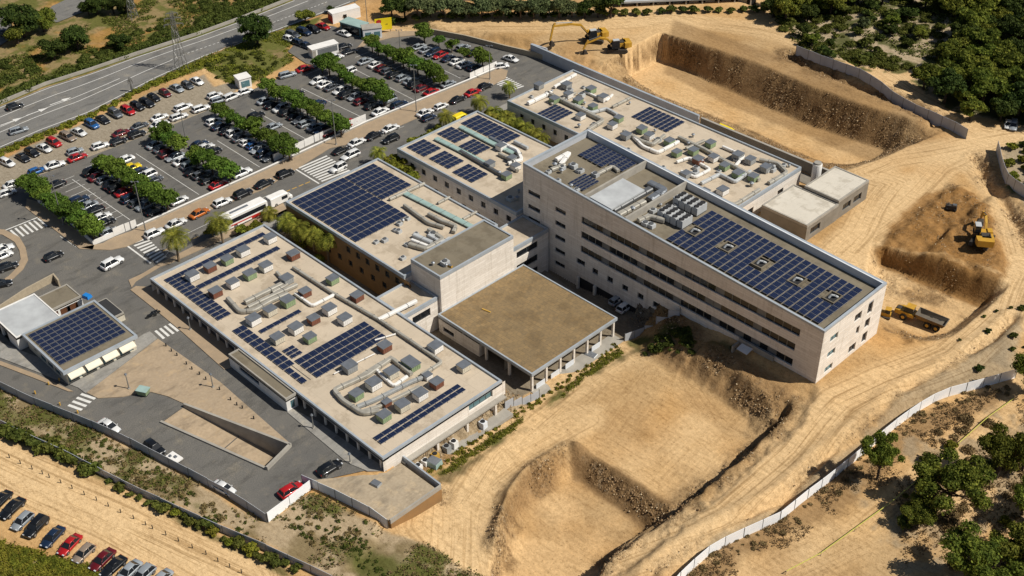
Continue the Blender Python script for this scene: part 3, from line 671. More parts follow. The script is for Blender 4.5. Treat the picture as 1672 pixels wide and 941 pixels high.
for row in (((90, 300), (170, 365), 9), ((140, 274), (250, 348), 14), ((240, 235), (345, 305), 13), ((332, 196), (440, 262), 13), ((420, 160), (545, 225), 14), ((500, 122), (620, 187), 14), ((580, 94), (705, 150), 14)):
    a = Vector(U(*row[0])); b = Vector(U(*row[1]))
    for k in range(row[2]+1):
        p = a.lerp(b, k/row[2]); stripe(mk, (p.x, p.y), (p.x, p.y+4.6), .1)
stripe(mk2, U(455, 318), U(508, 296), .25, dash=(1.2, .5)); stripe(mk2, U(424, 332), U(446, 322), .25, dash=(1.2, .5))
stripe(mk2, U(266, 410), U(340, 380), .15, dash=(2, 1)); stripe(mk2, U(716, 392/2), U(745, 184), .2)
HN = UP([(-90, 211), (0, 173), (75, 142), (150, 118), (219, 93), (321, 60), (400, 31), (476, 1)]); HS = UP([(-90, 285), (0, 244), (70, 214), (144, 187), (257, 128), (329, 95), (456, 49), (577, 3)])
def along(P, t):
    L = [math.dist(a, b) for a, b in zip(P, P[1:])]; s = t*sum(L)
    for (a, b), l in zip(zip(P, P[1:]), L):
        if s <= l: return Vector(a).lerp(Vector(b), s/l)
        s -= l
    return Vector(P[-1])
def hline(f, w, t0=0, t1=1, dash=None):
    K = 40
    for i in range(K):
        u0 = t0+(t1-t0)*i/K; u1 = t0+(t1-t0)*(i+(.55 if dash else 1))/K
        a = along(HN, u0).lerp(along(HS, u0), f); b = along(HN, u1).lerp(along(HS, u1), f); stripe(mk, a, b, w)
hline(.05, .2); hline(.27, .2); hline(.95, .22); hline(.50, .2, 0, .42); hline(.62, .2, 0, .55); hline(.60, .18, .55, 1, True)
for (px, py) in ((20, 198), (62, 182), (100, 165)):
    a = Vector(U(px, py)); d = Vector((along(HN, .3)-along(HN, .25))).normalized(); n = Vector((-d.y, d.x))
    P = [a-d*3, a+d*.2, a+d*.2+n*.9, a+d*3]; mk.poly([(p.x, p.y, .008) for p in (a-d*3-n*.15, a+d*.4-n*.15, a+d*.4+n*.15, a-d*3+n*.15)])
    mk.poly([(p.x, p.y, .008) for p in (a+d*.4-n*.8, a+d*2.6, a+d*.4+n*.8)])
struct('road_markings', mk, M['paint']); struct('yellow_road_markings', mk2, M['ypaint'])

# ================================================================ WALLS AND FENCES
def runwall(name, label, cat, pts, h, th, mat, z=None, cap=None, zf=None, closed=False, group=None):
    # pts: plan points; one continuous wall with mitred joints
    zs = [((z if z is not None else (zf(*p[:2]) if zf else gz(*p[:2])))) for p in pts]
    c = pts[0]; t = thing(name, label, cat, (c[0], c[1], zs[0]), group=group); mb = MB(); mc = MB()
    n = len(pts); L = []
    for i in range(n):
        a = Vector(pts[max(i-1, 0)][:2]); b = Vector(pts[i][:2]); e = Vector(pts[min(i+1, n-1)][:2])
        d1 = (b-a).normalized() if i > 0 else (e-b).normalized(); d2 = (e-b).normalized() if i < n-1 else d1
        t_ = (d1+d2).normalized(); nn = Vector((-t_.y, t_.x)); k = 1/max(.4, nn.dot(Vector((-d1.y, d1.x))))
        L.append((b+nn*th/2*k, b-nn*th/2*k))
    for m_, (lo, hi, ex) in ((mb, (-1.0, h, 1)), (mc, (h, h+.08, 1.5))):
        if m_ is mc and not cap: continue
        rings = []
        for (l, r), zz in zip(L, zs):
            mdl = (l+r)/2; l2 = mdl+(l-mdl)*ex; r2 = mdl+(r-mdl)*ex
            rings.append([(r2.x, r2.y, zz+lo), (l2.x, l2.y, zz+lo), (l2.x, l2.y, zz+hi), (r2.x, r2.y, zz+hi)])
        m_.loft(rings)
    part('wall', mb, mat, t)
    if cap: part('coping', mc, cap, t)
    return t
def resample(P, step):
    L = [math.dist(a[:2], b[:2]) for a, b in zip(P, P[1:])]; T = sum(L); n = max(1, round(T/step)); out = []
    for k in range(n+1):
        s = k/n*T
        for (a, b), l in zip(zip(P, P[1:]), L):
            if s <= l+1e-6: out.append((a[0]+(b[0]-a[0])*s/l, a[1]+(b[1]-a[1])*s/l)); break
            s -= l
        else: out.append(tuple(P[-1][:2]))
    return out
def hoarding(label, pts, h, step, mat, pmat, group=None, jit=.04, cat='fence'):
    P = resample(pts, step); z0 = gz(*P[0]); t = thing('hoarding', label, cat, (P[0][0], P[0][1], z0), group=group)
    for i, (a, b) in enumerate(zip(P, P[1:])):
        za, zb = gz(*a), gz(*b); A = Vector((a[0], a[1], 0)); B = Vector((b[0], b[1], 0)); d = (B-A).normalized(); n = Vector((-d.y, d.x, 0))
        A = A+d*.05; B = B-d*.05; j = random.uniform(-jit, jit); k = random.uniform(-jit, jit); mb = MB()
        r = []
        for Q, zz, jj in ((A, za, j), (B, zb, k)):
            o = n*jj
            r.append([(Q-n*.03+Vector((0, 0, zz-.6))), (Q+n*.03+Vector((0, 0, zz-.6))), (Q+n*.03+o+Vector((0, 0, zz+h+jj))), (Q-n*.03+o+Vector((0, 0, zz+h+jj)))])
        mb.loft(r); part('panel', mb, mat, t)
    for i, a in enumerate(P):
        mb = MB(); mb.box((a[0], a[1], gz(*a)-.5), (.1, .1, h+.5), 0); part('post', mb, pmat, t)
    return t
# low wall with tall white boards between the car park and the street
runwall('low_wall', 'long low white capped wall between the car park and the street pavement', 'wall', UP([(224, 373), (430, 280), (600, 201), (766, 133), (829, 106)]), .55, .3, M['conc'], z=0, cap=M['white'])
hoarding('white boards behind the street trees between two wide crosswalks', UP([(447, 264), (518, 230), (598, 197)]), 2.0, 4.6, M['white'], M['steel'], cat='fence')
hoarding('short white boards beside the two palm crosswalk at the car park top corner', UP([(767, 131), (811, 111)]), 2.1, 4.2, M['white'], M['steel'], cat='fence')
hoarding('white gate boards at the car park entrance near the zebra crossing', UP([(186, 386), (224, 370)]), 2.0, 2.6, M['white'], M['steel'], cat='gate')
runwall('low_wall', 'low white edged wall at the near end of the leftmost tree row', 'wall', UP([(63, 331), (100, 352), (153, 400), (186, 386)]), 1.0, .25, M['white'], z=0)
runwall('retaining_wall', 'long grey concrete wall between the back building and the deep excavation', 'wall', [(-205, 207.4), (-186, 207.2), (-150, 207.2)], 3.0, .4, M['panelg'], z=0, cap=M['edge'])
runwall('retaining_wall', 'short grey concrete wall panel standing above the street end', 'wall', UP([(868, 84), (893, 92)]), 2.2, .4, M['panelg'], z=0)
runwall('retaining_wall', 'dark weathered concrete wall along the lower excavation floor behind the back building', 'wall', [(-149.5, 207.4), (-113.6, 207.8)], 2.6, .4, M['concd'], z=0, cap=M['conc'])
runwall('stone_wall', 'rough tan stone bank wall curving above the street at the top', 'wall', UP([(700, 55), (760, 66), (826, 83), (878, 95), (935, 115)], 0), 1.5, .5, M['stone'], z=0)
runwall('kerb_wall', 'grey concrete barrier along the far side of the highway', 'barrier', UP([(-60, 196), (0, 170), (75, 139), (150, 115), (219, 91), (321, 58), (400, 29), (476, -1)]), .8, .35, M['conc'], z=0)
hoarding('white panel hoarding beside the service lane at the lower left', UP([(-30, 624), (0, 634), (60, 662), (159, 702), (192, 716)], 0)+UP([(234, 738), (300, 772), (380, 815), (436, 852)], 0), 1.9, 4.4, M['panelg'], M['steel'])
hoarding('bright white hoarding behind the red car at the lane end', UP([(438, 852), (508, 798)], 0), 2.0, 4.2, M['wfence'], M['steel'])
hoarding('pale hoarding along the left edge of the tan terrace', [(-122.8, 72.4)]+[(-106.4, 76.2)], 2.0, 3.6, M['panelw'], M['steel'])
hoarding('long low white fence between the weedy strip and the dirt track', UP([(-30, 680), (20, 706), (110, 748), (213, 800), (345, 862), (430, 898), (545, 952)], 0), 1.6, 4.2, M['panelg'], M['steel'])
hoarding('long curving white hoarding beside the pines at the lower right', UP([(1657, 618), (1600, 634), (1530, 652), (1493, 674), (1452, 705), (1405, 745), (1360, 782), (1310, 820), (1280, 846), (1240, 864), (1170, 893), (1120, 935), (1090, 970)], 1), 2.1, 3.3, M['wfence'], M['steel'])
hoarding('grey panel hoarding on the rim above the deep excavation', UP([(1299, 88), (1330, 100), (1362, 112), (1400, 126), (1432, 142), (1466, 162), (1500, 180), (1530, 193), (1548, 200), (1579, 218)], 1.5), 2.6, 3.8, M['panelg'], M['steel'])
hoarding('grey hoarding bending down the slope at the right edge', UP([(1628, 240), (1636, 275), (1646, 300), (1660, 318), (1700, 335)], 1), 2.6, 3.6, M['panelg'], M['steel'])
# terrace retaining wall and parapet
mb = MB(); mb.box((-106.2, 81.8, -3.4), (.4, 10.4, 3.3), 0); mb.box((-106.2, 81.8, -.1), (.3, 10.4, .9), 1); mb.box((-110.9, 86.6, -3.2), (9.2, .3, 4.2), 1)
t = thing('terrace_wall', 'ochre retaining wall with grey parapet at the outer edges of the tan terrace', 'wall', (-106.2, 81.8, -3))
a = MB(); a.box((-106.2, 81.8, -3.6), (.4, 10.4, 3.55), 0); part('wall', a, M['ochre'], t)
a = MB(); a.box((-106.2, 81.8, -.05), (.28, 10.4, .85), 0); part('parapet', a, M['conc'], t)
a = MB(); a.box((-110.95, 87.1, -3.2), (9.0, .28, 4.0), 0); part('parapet', a, M['edge'], t)
# ramp
RA, RB, RC, RD = [Vector(p) for p in RAMP]
mb = MB(); mb.poly([(RA.x, RA.y, -.05), (RD.x, RD.y, -3.6), (RC.x, RC.y, -3.6), (RB.x, RB.y, -.05)]); struct('ramp_floor', mb, M['plaza'])
t = thing('ramp_wall', 'pale concrete walls around the sunken service ramp by the plaza', 'wall', (RA.x, RA.y, 0))
for a_, b_, hh in ((RB, RC, .75), (RC, RD, .75), (RD, RA, .28)):
    d = (b_-a_).normalized(); nn = Vector((-d.y, d.x)); mb = MB()
    rr = [[(q-nn*.2).to_3d()+Vector((0, 0, z_)) for z_ in (-4.6,)]+[(q+nn*.2).to_3d()+Vector((0, 0, -4.6)), (q+nn*.2).to_3d()+Vector((0, 0, hh)), (q-nn*.2).to_3d()+Vector((0, 0, hh))] for q in (a_+d*.02, b_+d*.18)]
    mb.loft(rr); part('wall', mb, M['conc'], t)
mb = MB(); mid = .52; q0 = RA.lerp(RD, mid); q1 = RB.lerp(RC, mid); mb.bar((q0.x, q0.y, -1.85), (q1.x, q1.y, -1.85), .08); part('drain_channel', mb, M['steel'], t)
# ================================================================ BUILDINGS
def wallface(mb, p0, p1, z0, z1, holes, out, depth=.35, m=0, mr=0):
    """vertical wall from p0 to p1 with rectangular holes (s0,s1,za,zb); out = outward unit vector. returns panes"""
    p0 = Vector(p0[:2]); p1 = Vector(p1[:2]); d = p1-p0; L = d.length; d.normalize(); o = Vector(out)
    flip = (d.x*o.y-d.y*o.x) > 0
    ss = sorted({0, L, *[h[0] for h in holes], *[h[1] for h in holes]}); zs = sorted({z0, z1, *[h[2] for h in holes], *[h[3] for h in holes]})
    P = lambda s, z, k=0: (p0.x+d.x*s-o.x*k, p0.y+d.y*s-o.y*k, z)
    def q(a, b, c, e, mm):
        if flip: mb.quad(e, c, b, a, mm)
        else: mb.quad(a, b, c, e, mm)
    for i in range(len(ss)-1):
        for j in range(len(zs)-1):
            sm_ = (ss[i]+ss[i+1])/2; zm = (zs[j]+zs[j+1])/2
            if any(h[0] < sm_ < h[1] and h[2] < zm < h[3] for h in holes): continue
            q(P(ss[i], zs[j]), P(ss[i+1], zs[j]), P(ss[i+1], zs[j+1]), P(ss[i], zs[j+1]), m)
    for s0, s1, za, zb in [h[:4] for h in holes]:
        q(P(s0, za), P(s1, za), P(s1, za, depth), P(s0, za, depth), mr); q(P(s1, zb), P(s0, zb), P(s0, zb, depth), P(s1, zb, depth), mr)
        q(P(s0, zb), P(s0, za), P(s0, za, depth), P(s0, zb, depth), mr); q(P(s1, za), P(s1, zb), P(s1, zb, depth), P(s1, za, depth), mr)
    return P, d, o
def window(parent, P, d, o, s0, s1, za, zb, depth=.35, mat=None, frame=None, mull=1):
    mb = MB(); k = depth-.06; a, b = P(s0, za, k), P(s1, zb, k)
    c = ((a[0]+b[0])/2, (a[1]+b[1])/2, za); rz = math.atan2(d.y, d.x)
    mb.box(c, (s1-s0, .05, zb-za), 0, rz)
    fr = .07
    for s, w in ((s0+fr/2, fr), (s1-fr/2, fr)):
        p = P(s, za, k-.05); mb.box(p, (w, .08, zb-za), 1, rz)
    for z_ in (za, zb-fr):
        p = P((s0+s1)/2, z_, k-.05); mb.box((p[0], p[1], z_), (s1-s0-2*fr, .08, fr), 1, rz)
    for i in range(mull):
        p = P(s0+(s1-s0)*(i+1)/(mull+1), za, k-.05); mb.box((p[0], p[1], za+fr), (fr*.8, .07, zb-za-2*fr), 1, rz)
    return part('window', mb, [mat or M['glass'], frame or M['steel']], parent)
def parapet(mb, x0, x1, y0, y1, zb, zt, th=.35, m=0):
    f = zt if callable(zt) else (lambda x, y: zt); g = zb if callable(zb) else (lambda x, y: zb)
    for R in ([(x0, y0), (x1, y0), (x1, y0+th), (x0, y0+th)], [(x0, y1-th), (x1, y1-th), (x1, y1), (x0, y1)],
              [(x0, y0+th), (x0+th, y0+th), (x0+th, y1-th), (x0, y1-th)], [(x1-th, y0+th), (x1, y0+th), (x1, y1-th), (x1-th, y1-th)]):
        mb.prism(R, g, f, m)
def roofdeck(parent, x0, x1, y0, y1, z, ph=.35, th=.35, mat='roof', edge='edge', name='roof', band=None):
    a = MB(); f = z if callable(z) else (lambda x, y: z)
    a.prism([(x0+th, y0+th), (x1-th, y0+th), (x1-th, y1-th), (x0+th, y1-th)], lambda x, y: f(x, y)-ph-.3, lambda x, y: f(x, y)-ph)
    part(name, a, M[mat], parent)
    b_ = MB(); parapet(b_, x0, x1, y0, y1, lambda x, y: f(x, y)-(band or ph+.5), f, th); part('parapet', b_, M[edge], parent)
def holesrow(s0, s1, n, w, za, zb, skip=()):
    st = (s1-s0)/n; return [(s0+st*(i+.5)-w/2, s0+st*(i+.5)+w/2, za, zb) for i in range(n) if i not in skip]

# ---- front low building ------------------------------------------------
B1 = thing('low_building', 'long low front building with tan flat roof full of white, green and brown units', 'building', (-150, 96, 0))
X0, X1, Y0, Y1, Z1 = -184.7, -115.35, 83.0, 109.5, 3.1
roofdeck(B1, X0, X1, Y0, Y1, Z1)
w = MB()
h = [(3+i*2.9, 3+i*2.9+2.2, .25, 2.2) for i in range(22) if not 12 <= i <= 16]
P, d, o = wallface(w, (X0, Y0+1.2), (X1, Y0+1.2), -1, Z1-.5, h, (0, -1), .4)
for q in h: window(B1, P, d, o, *q, depth=.4, mull=1)
w.prism([(X0, Y0+.0), (X1, Y0+.0), (X1, Y0+1.2), (X0, Y0+1.2)], Z1-.9, Z1-.5)
for i in range(24): w.box((X0+1.6+i*2.9, Y0+.35, -.2), (.3, .3, Z1-.7))
h = [(17.5, 23.0, .9, 2.3)]+[(4+i*6.6, 4+i*6.6+5.4, -2.6, -.4) for i in range(3)]+[(24.0, 26.0, -2.6, -.4)]
P, d, o = wallface(w, (X1, Y0+1.2), (X1, Y1), -5, Z1-.5, h, (1, 0), 1.2)
window(B1, P, d, o, 17.5, 23.0, .9, 2.3, .4, M['bglass'], mull=3)
for q in h[1:]: window(B1, P, d, o, *q, depth=1.1, mat=M['glass'], mull=1)
w.quad((X1, Y0, -5), (X1, Y0+1.2, -5), (X1, Y0+1.2, Z1-.5), (X1, Y0, Z1-.5))
P, d, o = wallface(w, (X0, Y1), (X1, Y1), -5, Z1-.5, holesrow(2, 66, 12, 1.6, -.2, 1.4), (0, 1))
wallface(w, (X0, Y0), (X0, Y1), -1, Z1-.5, [], (-1, 0))
part('wall', w, M['stonew'], B1)
# columns of the open lower level at the near end
for yy in (87.6, 93.9, 100.6, 107.2):
    a = MB(); a.box((X1+.55, yy, -5), (.45, .45, Z1+1.6), 0); part('column', a, M['stonew'], B1)
a = MB(); a.prism([(X1, 86.6), (X1+1.0, 86.6), (X1+1.0, Y1), (X1, Y1)], -.3, -.02); part('ledge', a, M['conc'], B1)
a = MB(); a.prism([(X1+.003, 86.6), (X1+2.6, 86.6), (X1+2.6, Y1), (X1+.003, Y1)], -3.6, -2.9); part('plinth', a, M['conc'], B1)
# side entrance block
E0 = U(373, 578, 2.9); E1 = U(466, 652, 2.9)
ENT = thing('entrance_block', 'narrow white side block with a slit window against the front building drive', 'building', (E0[0], E0[1], 0))
ex0, ex1 = E0[0], E1[0]; ey0 = (E0[1]+E1[1])/2; roofdeck(ENT, ex0, ex1, ey0, 82.95, 2.9, .25, .25, 'groof', 'conc')
w = MB(); h = [(3.0, 9.0, 1.0, 2.0)]; P, d, o = wallface(w, (ex0, ey0), (ex1, ey0), -1, 2.4, h, (0, -1)); window(ENT, P, d, o, *h[0], mull=3)
h = [(.8, 82.95-ey0-.5, 0.1, 1.9)]; P, d, o = wallface(w, (ex1, ey0), (ex1, 82.95), -1, 2.4, h, (1, 0)); window(ENT, P, d, o, *h[0], mat=M['bglass'], mull=1)
wallface(w, (ex0, ey0), (ex0, 82.95), -1, 2.4, [], (-1, 0)); part('wall', w, M['white'], ENT)

# ---- middle building ----------------------------------------------------
def block(name, label, x0, x1, y0, y1, z, zb, near=None, left=None, right=None, far=None, wall='stonew', roof='roof', ph=.35, edge='edge', lmat=None, cat='building'):
    B = thing(name, label, cat, ((x0+x1)/2, (y0+y1)/2, zb)); roofdeck(B, x0, x1, y0, y1, z, ph, .35, roof, edge); f = z if callable(z) else (lambda x, y: z)
    w = MB(); w2 = MB(); zt = min(f(x0, y0), f(x1, y1))-ph-.45
    for side, p0, p1, o in (('near', (x1, y0), (x1, y1), (1, 0)), ('left', (x0, y0), (x1, y0), (0, -1)), ('right', (x0, y1), (x1, y1), (0, 1)), ('far', (x0, y0), (x0, y1), (-1, 0))):
        hs = dict(near=near, left=left, right=right, far=far)[side] or []
        tgt = w2 if (lmat and side == 'left') else w
        P, d, o = wallface(tgt, p0, p1, zb-.5, zt, [q[:4] for q in hs], o)
        for q in hs: window(B, P, d, o, *q[:4], mat=M[q[4]] if len(q) > 4 else None, mull=q[5] if len(q) > 5 else 1)
    part('wall', w, M[wall], B)
    if lmat: part('wall', w2, M[lmat], B)
    return B
hl = holesrow(10, 40, 10, 1.25, 1.6, 3.0, (2,))+holesrow(8.5, 40, 9, 1.25, -1.6, -.2)
B2 = block('solar_building', 'middle building whose tan roof carries the largest dark blue solar field', -186.6, -149.0, 116.4, 141.2, 4.5, -4.4, left=hl, right=holesrow(3, 36, 8, 1.3, 1.4, 2.9), far=holesrow(2, 23, 5, 2, 1, 3), lmat='ochre')
hl = holesrow(3, 37, 9, 1.4, 1.3, 2.7)+holesrow(6, 37, 7, 1.3, -2, -.6)
B3 = block('wing_building', 'rear wing with skylight strips and small solar groups between the palms', -186.8, -149.4, 146.8, 171.2, 4.5, -4.4, left=hl, right=holesrow(3, 36, 8, 1.3, 1.4, 2.9), far=holesrow(2, 23, 5, 2, 1, 3))
hl = holesrow(3, 35, 9, 1.2, 1.8, 3.2)
B4 = block('rear_building', 'wide rear building with a roof crowded by curved ducts beside the excavation', -184.6, -118.0, 178.8, 201.4, 5.0, -4.4, left=hl, near=[(4, 6, .8, 2.6), (14.5, 16.5, .8, 2.6)], far=holesrow(2, 21, 5, 2, 1, 3), right=[], wall='stonew')
# ---- tower, canopy, links ------------------------------------------------
TW = block('white_block', 'tall blank pale stone block with a dark gravel roof beside the canopy', -149.0, -140.7, 118.3, 137.4, 7.5, -5.5, roof='groof', left=[(5.2, 7.4, -3.2, -2.2)], ph=.2)
CN = thing('canopy', 'large square brown tiled canopy on slim pillars facing the dirt field', 'canopy', (-128, 128, -5))
roofdeck(CN, -140.65, -115.8, 117.2, 140.0, -.5, .12, .3, 'croof', 'edge')
a = MB(); a.prism([(-140.4, 117.5), (-116.1, 117.5), (-116.1, 139.7), (-140.4, 139.7)], -1.6, -.93); part('beam', a, M['conc'], CN)
for (cx, cy) in [(-116.3, 117.7+i*3.62) for i in range(7)]+[(-122, 117.7), (-128, 117.7), (-134, 117.7), (-122, 139.5), (-128, 139.5), (-134, 139.5)]:
    a = MB(); a.box((cx, cy, -7.5), (.42, .42, 5.9), 0); part('column', a, M['stonew'], CN)
w = MB(); wallface(w, (-123.5, 117.9), (-123.5, 139.3), -6.5, -1.6, [(1+i*3.6, 1+i*3.6+2.8, -4.8, -2.4) for i in range(5)], (1, 0), .3); part('back_wall', w, M['conc'], CN)
a = MB()
for i in range(5): a.box((-123.75, 118.9+1.4+i*3.6, -4.8), (.05, 2.8, 2.4), 0)
part('window', a, M['bglass'], CN)
a = MB(); a.prism([(-116.9, 117.3), (-113.9, 117.3), (-113.9, 139.9), (-116.9, 139.9)], -6.5, -4.85); part('plinth', a, M['conc'], CN)
a = MB(); PP, dd, oo = wallface(a, (-140.6, 117.3), (-129.5, 117.3), -7.5, -1.6, [(1.2, 4.2, -3.9, -2.9)], (0, -1), .3); a.quad((-129.5, 117.3, -7.5), (-129.5, 119, -7.5), (-129.5, 119, -1.6), (-129.5, 117.3, -1.6)); part('side_wall', a, M['stonew'], CN); window(CN, PP, dd, oo, 1.2, 4.2, -3.9, -2.9, .3, mull=1)
for i, yy in enumerate((119.6, 123.4, 127.2, 134.3)):
    a = MB(); a.box((-116.0, yy, -4.85), (.12, 2.2, 1.1), 0); part('balustrade', a, M['panelw'], CN)
block('link_building', 'low link roof joining the front building to the tall pale block', -149.5, -141.4, 109.7, 118.2, 2.7, -5, near=[(2, 6.4, -.6, 1.2)], left=[(1, 7, -.6, .8)])
block('link_building', 'short tan link between the tall pale block and the wedge building', -148.9, -141.6, 137.6, 148.2, 3.6, -8, near=[(1.5, 7.5, .6, 2.2), (1.5, 7.5, -2.6, -1), (1.5, 7.5, -5.6, -4)], roof='roof')
# ---- wedge building -------------------------------------------------------
SX0, SX1, SY0, SY1 = -149.1, -78.1, 148.5, 167.8
def sz(x, y=0): return 12.4+(SX1-x)/71.0*3.25
def US(px, py, dz=0):                       # photo pixel on the sloping roof
    z = 13.5
    for _ in range(12): x, y = U(px, py, z); z = sz(x)+dz
    return (x, y, z)
SL = thing('wedge_building', 'long stone clad wedge building with ribbon windows and a sloping solar roof', 'building', (-113, 158, 0))
roofdeck(SL, SX0, SX1, SY0, SY1, sz, 1.5, .45, 'groof', 'edge', band=.42)
a = MB(); parapet(a, SX0+.012, SX1-.012, SY0+.012, SY1-.012, lambda x, y: sz(x)-1.9, lambda x, y: sz(x)-.425, .43); part('parapet_lining', a, M['panelg'], SL)
w = MB(); ZT = 11.3
rib = []
for k, (zc, s0, s1) in enumerate(((9.0, 16.0, 66.5), (5.6, 16.0, 66.0), (2.2, 16.0, 66.0))): rib.append((s0, s1, zc-.3, zc+1.25))
sq = [(1.6, 4.6, 11.7-2.0, 11.7-1.0)]
sq = [(1.4, 4.8, z-.5, z+.5) for z in (9.6, 6.2)]+[(9.0, 11.8, z-.5, z+.5) for z in (8.9, 5.7, 2.4, -.8, -4.0)]+[(1.4, 4.8, 2.8, 3.8), (15.0, 17.2, -1.2, 0)]
sq += [(19.2+i*3.9, 20.7+i*3.9, -1.6, -.3) for i in range(9)]+[(30+i*4.2, 31.6+i*4.2, -1.2, -.2) for i in range(0)]
op = [(15.6, 38.0, -9.0, -4.0)]
P, d, o = wallface(w, (SX0, SY0), (SX1, SY0), -10, ZT, rib+sq+[(56+i*2.3, 58+i*2.3, -1.3, -.2) for i in range(0)], (0, -1), .4)
# sloping top strip
w.quad((SX0, SY0, ZT), (SX1, SY0, ZT), (SX1, SY0, sz(SX1)-.4), (SX0, SY0, sz(SX0)-.4))
for r in rib:
    n = 28; st = (r[1]-r[0])/n
    for i in range(n):
        bl = (i % 5 == 3) or random.random() < .06
        window(SL, P, d, o, r[0]+i*st, r[0]+(i+1)*st, r[2], r[3], .4, M['blind'] if bl else M['glass'], mull=0)
for q in sq: window(SL, P, d, o, *q, depth=.4, mull=1)
NW = [(2.4, 4.8, 9.2-.8, 9.2+.5), (2.4, 4.8, 5.8-.8, 5.8+.5), (2.4, 4.8, 2.4-.8, 2.4+.5), (9.8, 12.0, 8.6, 10.3), (9.8, 12.0, 1.6, 3.3), (14.0, 15.6, 8.0, 10.8), (14.0, 15.6, 4.9, 6.9), (14.0, 15.6, 1.6, 3.8), (11.2, 12.2, 5.2, 6.9)]
P, d, o = wallface(w, (SX1, SY0), (SX1, SY1), -2, sz(SX1)-.4, NW, (1, 0), .4)
for i, q in enumerate(NW): window(SL, P, d, o, *q, depth=.4, mat=M['bglass'] if i < 3 else None, mull=1)
wallface(w, (SX0, SY1), (SX1, SY1), -5, ZT, [(5+i*5, 8+i*5, z, z+1.2) for i in range(12) for z in (8.4, 5)], (0, 1), .3)
w.quad((SX1, SY1, ZT), (SX0, SY1, ZT), (SX0, SY1, sz(SX0)-.4), (SX1, SY1, sz(SX1)-.4))
P, d, o = wallface(w, (SX0, SY0), (SX0, SY1), -10, sz(SX0)-.4, [(3, 6, 11, 12.2), (3, 6, 7.5, 8.7)], (-1, 0), .3)
part('wall', w, M['stonew'], SL)
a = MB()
a.prism([(-133.3, SY0-.02), (-110.5, SY0-.02), (-110.5, SY0+.3), (-133.3, SY0+.3)], -10, -4.3); part('undercroft', a, M['dark'], SL)  # solid dark panel stands in for the shade inside the open undercroft
for xx in (-133.3, -128.8, -122.5, -116.8, -111.5):
    a = MB(); a.box((xx, SY0-.35, -10), (.5, .5, 5.9), 0); part('column', a, M['stonew'], SL)
a = MB()                                     # tall inner parapet along the back and cross walls of the plant deck
def deckz(x): return sz(x)-1.5
a.prism([(SX0+.45, SY1-.75), (SX1-.45, SY1-.75), (SX1-.45, SY1-.46), (SX0+.45, SY1-.46)], lambda x, y: deckz(x), lambda x, y: sz(x)-.003); part('upstand', a, M['panelw'], SL)
pa, pb = US(960, 322, 0), US(1043, 270, 0)
for q0, q1 in (((957, 325), (1045, 262)), ((1027, 354), (1103, 306))):
    A = US(*q0); B = US(*q1); a = MB(); xm = (A[0]+B[0])/2
    a.prism([(xm-.2, SY0+.46), (xm+.2, SY0+.46), (xm+.2, SY1-.8), (xm-.2, SY1-.8)], lambda x, y: deckz(x)-.1, lambda x, y: sz(x)+.1); part('cross_wall', a, M['conc'], SL)
wr = US(1000, 312)
def sheetbox(parent, name, quad, zf, th, mat):
    mb = MB(); mb.prism([p[:2] for p in quad], lambda x, y: zf(x)-th, lambda x, y: zf(x)); return part(name, mb, mat, parent)
c0, c1 = US(957, 322), US(1030, 288)
sheetbox(SL, 'plant_roof', [(-131.8, 149.2), (-126.2, 149.2), (-126.2, 158.8), (-131.8, 158.8)], lambda x: sz(x)+.05, .35, M['wroof'])
# ---- concrete annex behind ------------------------------------------------
AN = block('concrete_annex', 'low pale concrete annex in two steps beside the dirt road', -116.0, -104.9, 184.6, 195.85, 4.0, -3, roof='annexr', wall='concd', edge='conc', ph=.15, near=[(1.5, 5, 1, 2.6)], left=[])
block('concrete_annex', 'higher rear half of the pale concrete annex', -113.4, -105.0, 195.9, 207.2, 4.7, -3, roof='annexr', wall='concd', edge='conc', ph=.12, near=[(2, 5, 1.2, 2.8), (6, 9, 1.2, 2.8)])
t = thing('flue', 'short round white capped flue standing behind the concrete annex', 'chimney', U(1332, 289, 0)+(0,)); x, y = U(1332, 289, 3.0)
t.location = (x, y, 2); a = MB(); a.bar((x, y, 0), (x, y, 6.2), 1.0, n=16); part('shaft', a, M['white'], t); a = MB(); a.bar((x, y, 6.2), (x, y, 6.6), .8, n=16); part('cap', a, M['conc'], t)
# ---- cafe and the garages, lower left ---------------------------------------
CF = thing('cafe', 'single storey cafe with four cream awnings and a solar covered roof', 'building', U(120, 560)+(0,))
q = [U(28, 563, 3.4), U(128.6, 609, 3.4), U(230, 532, 3.4), U(129, 488, 3.4)]
cx0, cx1 = (q[0][0]+q[3][0])/2, (q[1][0]+q[2][0])/2; cy0, cy1 = (q[0][1]+q[1][1])/2, (q[2][1]+q[3][1])/2
roofdeck(CF, cx0, cx1, cy0, cy1, 3.4, .15, .4, 'groof', 'edge')
w = MB(); L = cx1-cx0-1; h = [(2.2, 3.6, 1.2, 2.2)]+[(4.6+i*2.6, 4.6+i*2.6+2.1, .5, 2.5) for i in range(int((L-5)/2.6))]
P, d, o = wallface(w, (cx0+.5, cy0+.5), (cx1-.5, cy0+.5), -.5, 3.0, h, (0, -1), .25)
for z_ in h: window(CF, P, d, o, *z_, depth=.25, mat=M['bglass'])
W_ = cy1-cy0-1.2; n = 4; st = W_/n; h = [(.3+i*st, .3+i*st+st-.7, .3, 2.6) for i in range(n)]
P, d, o = wallface(w, (cx1-.5, cy0+.5), (cx1-.5, cy1-.5), -.5, 3.0, h, (1, 0), .3)
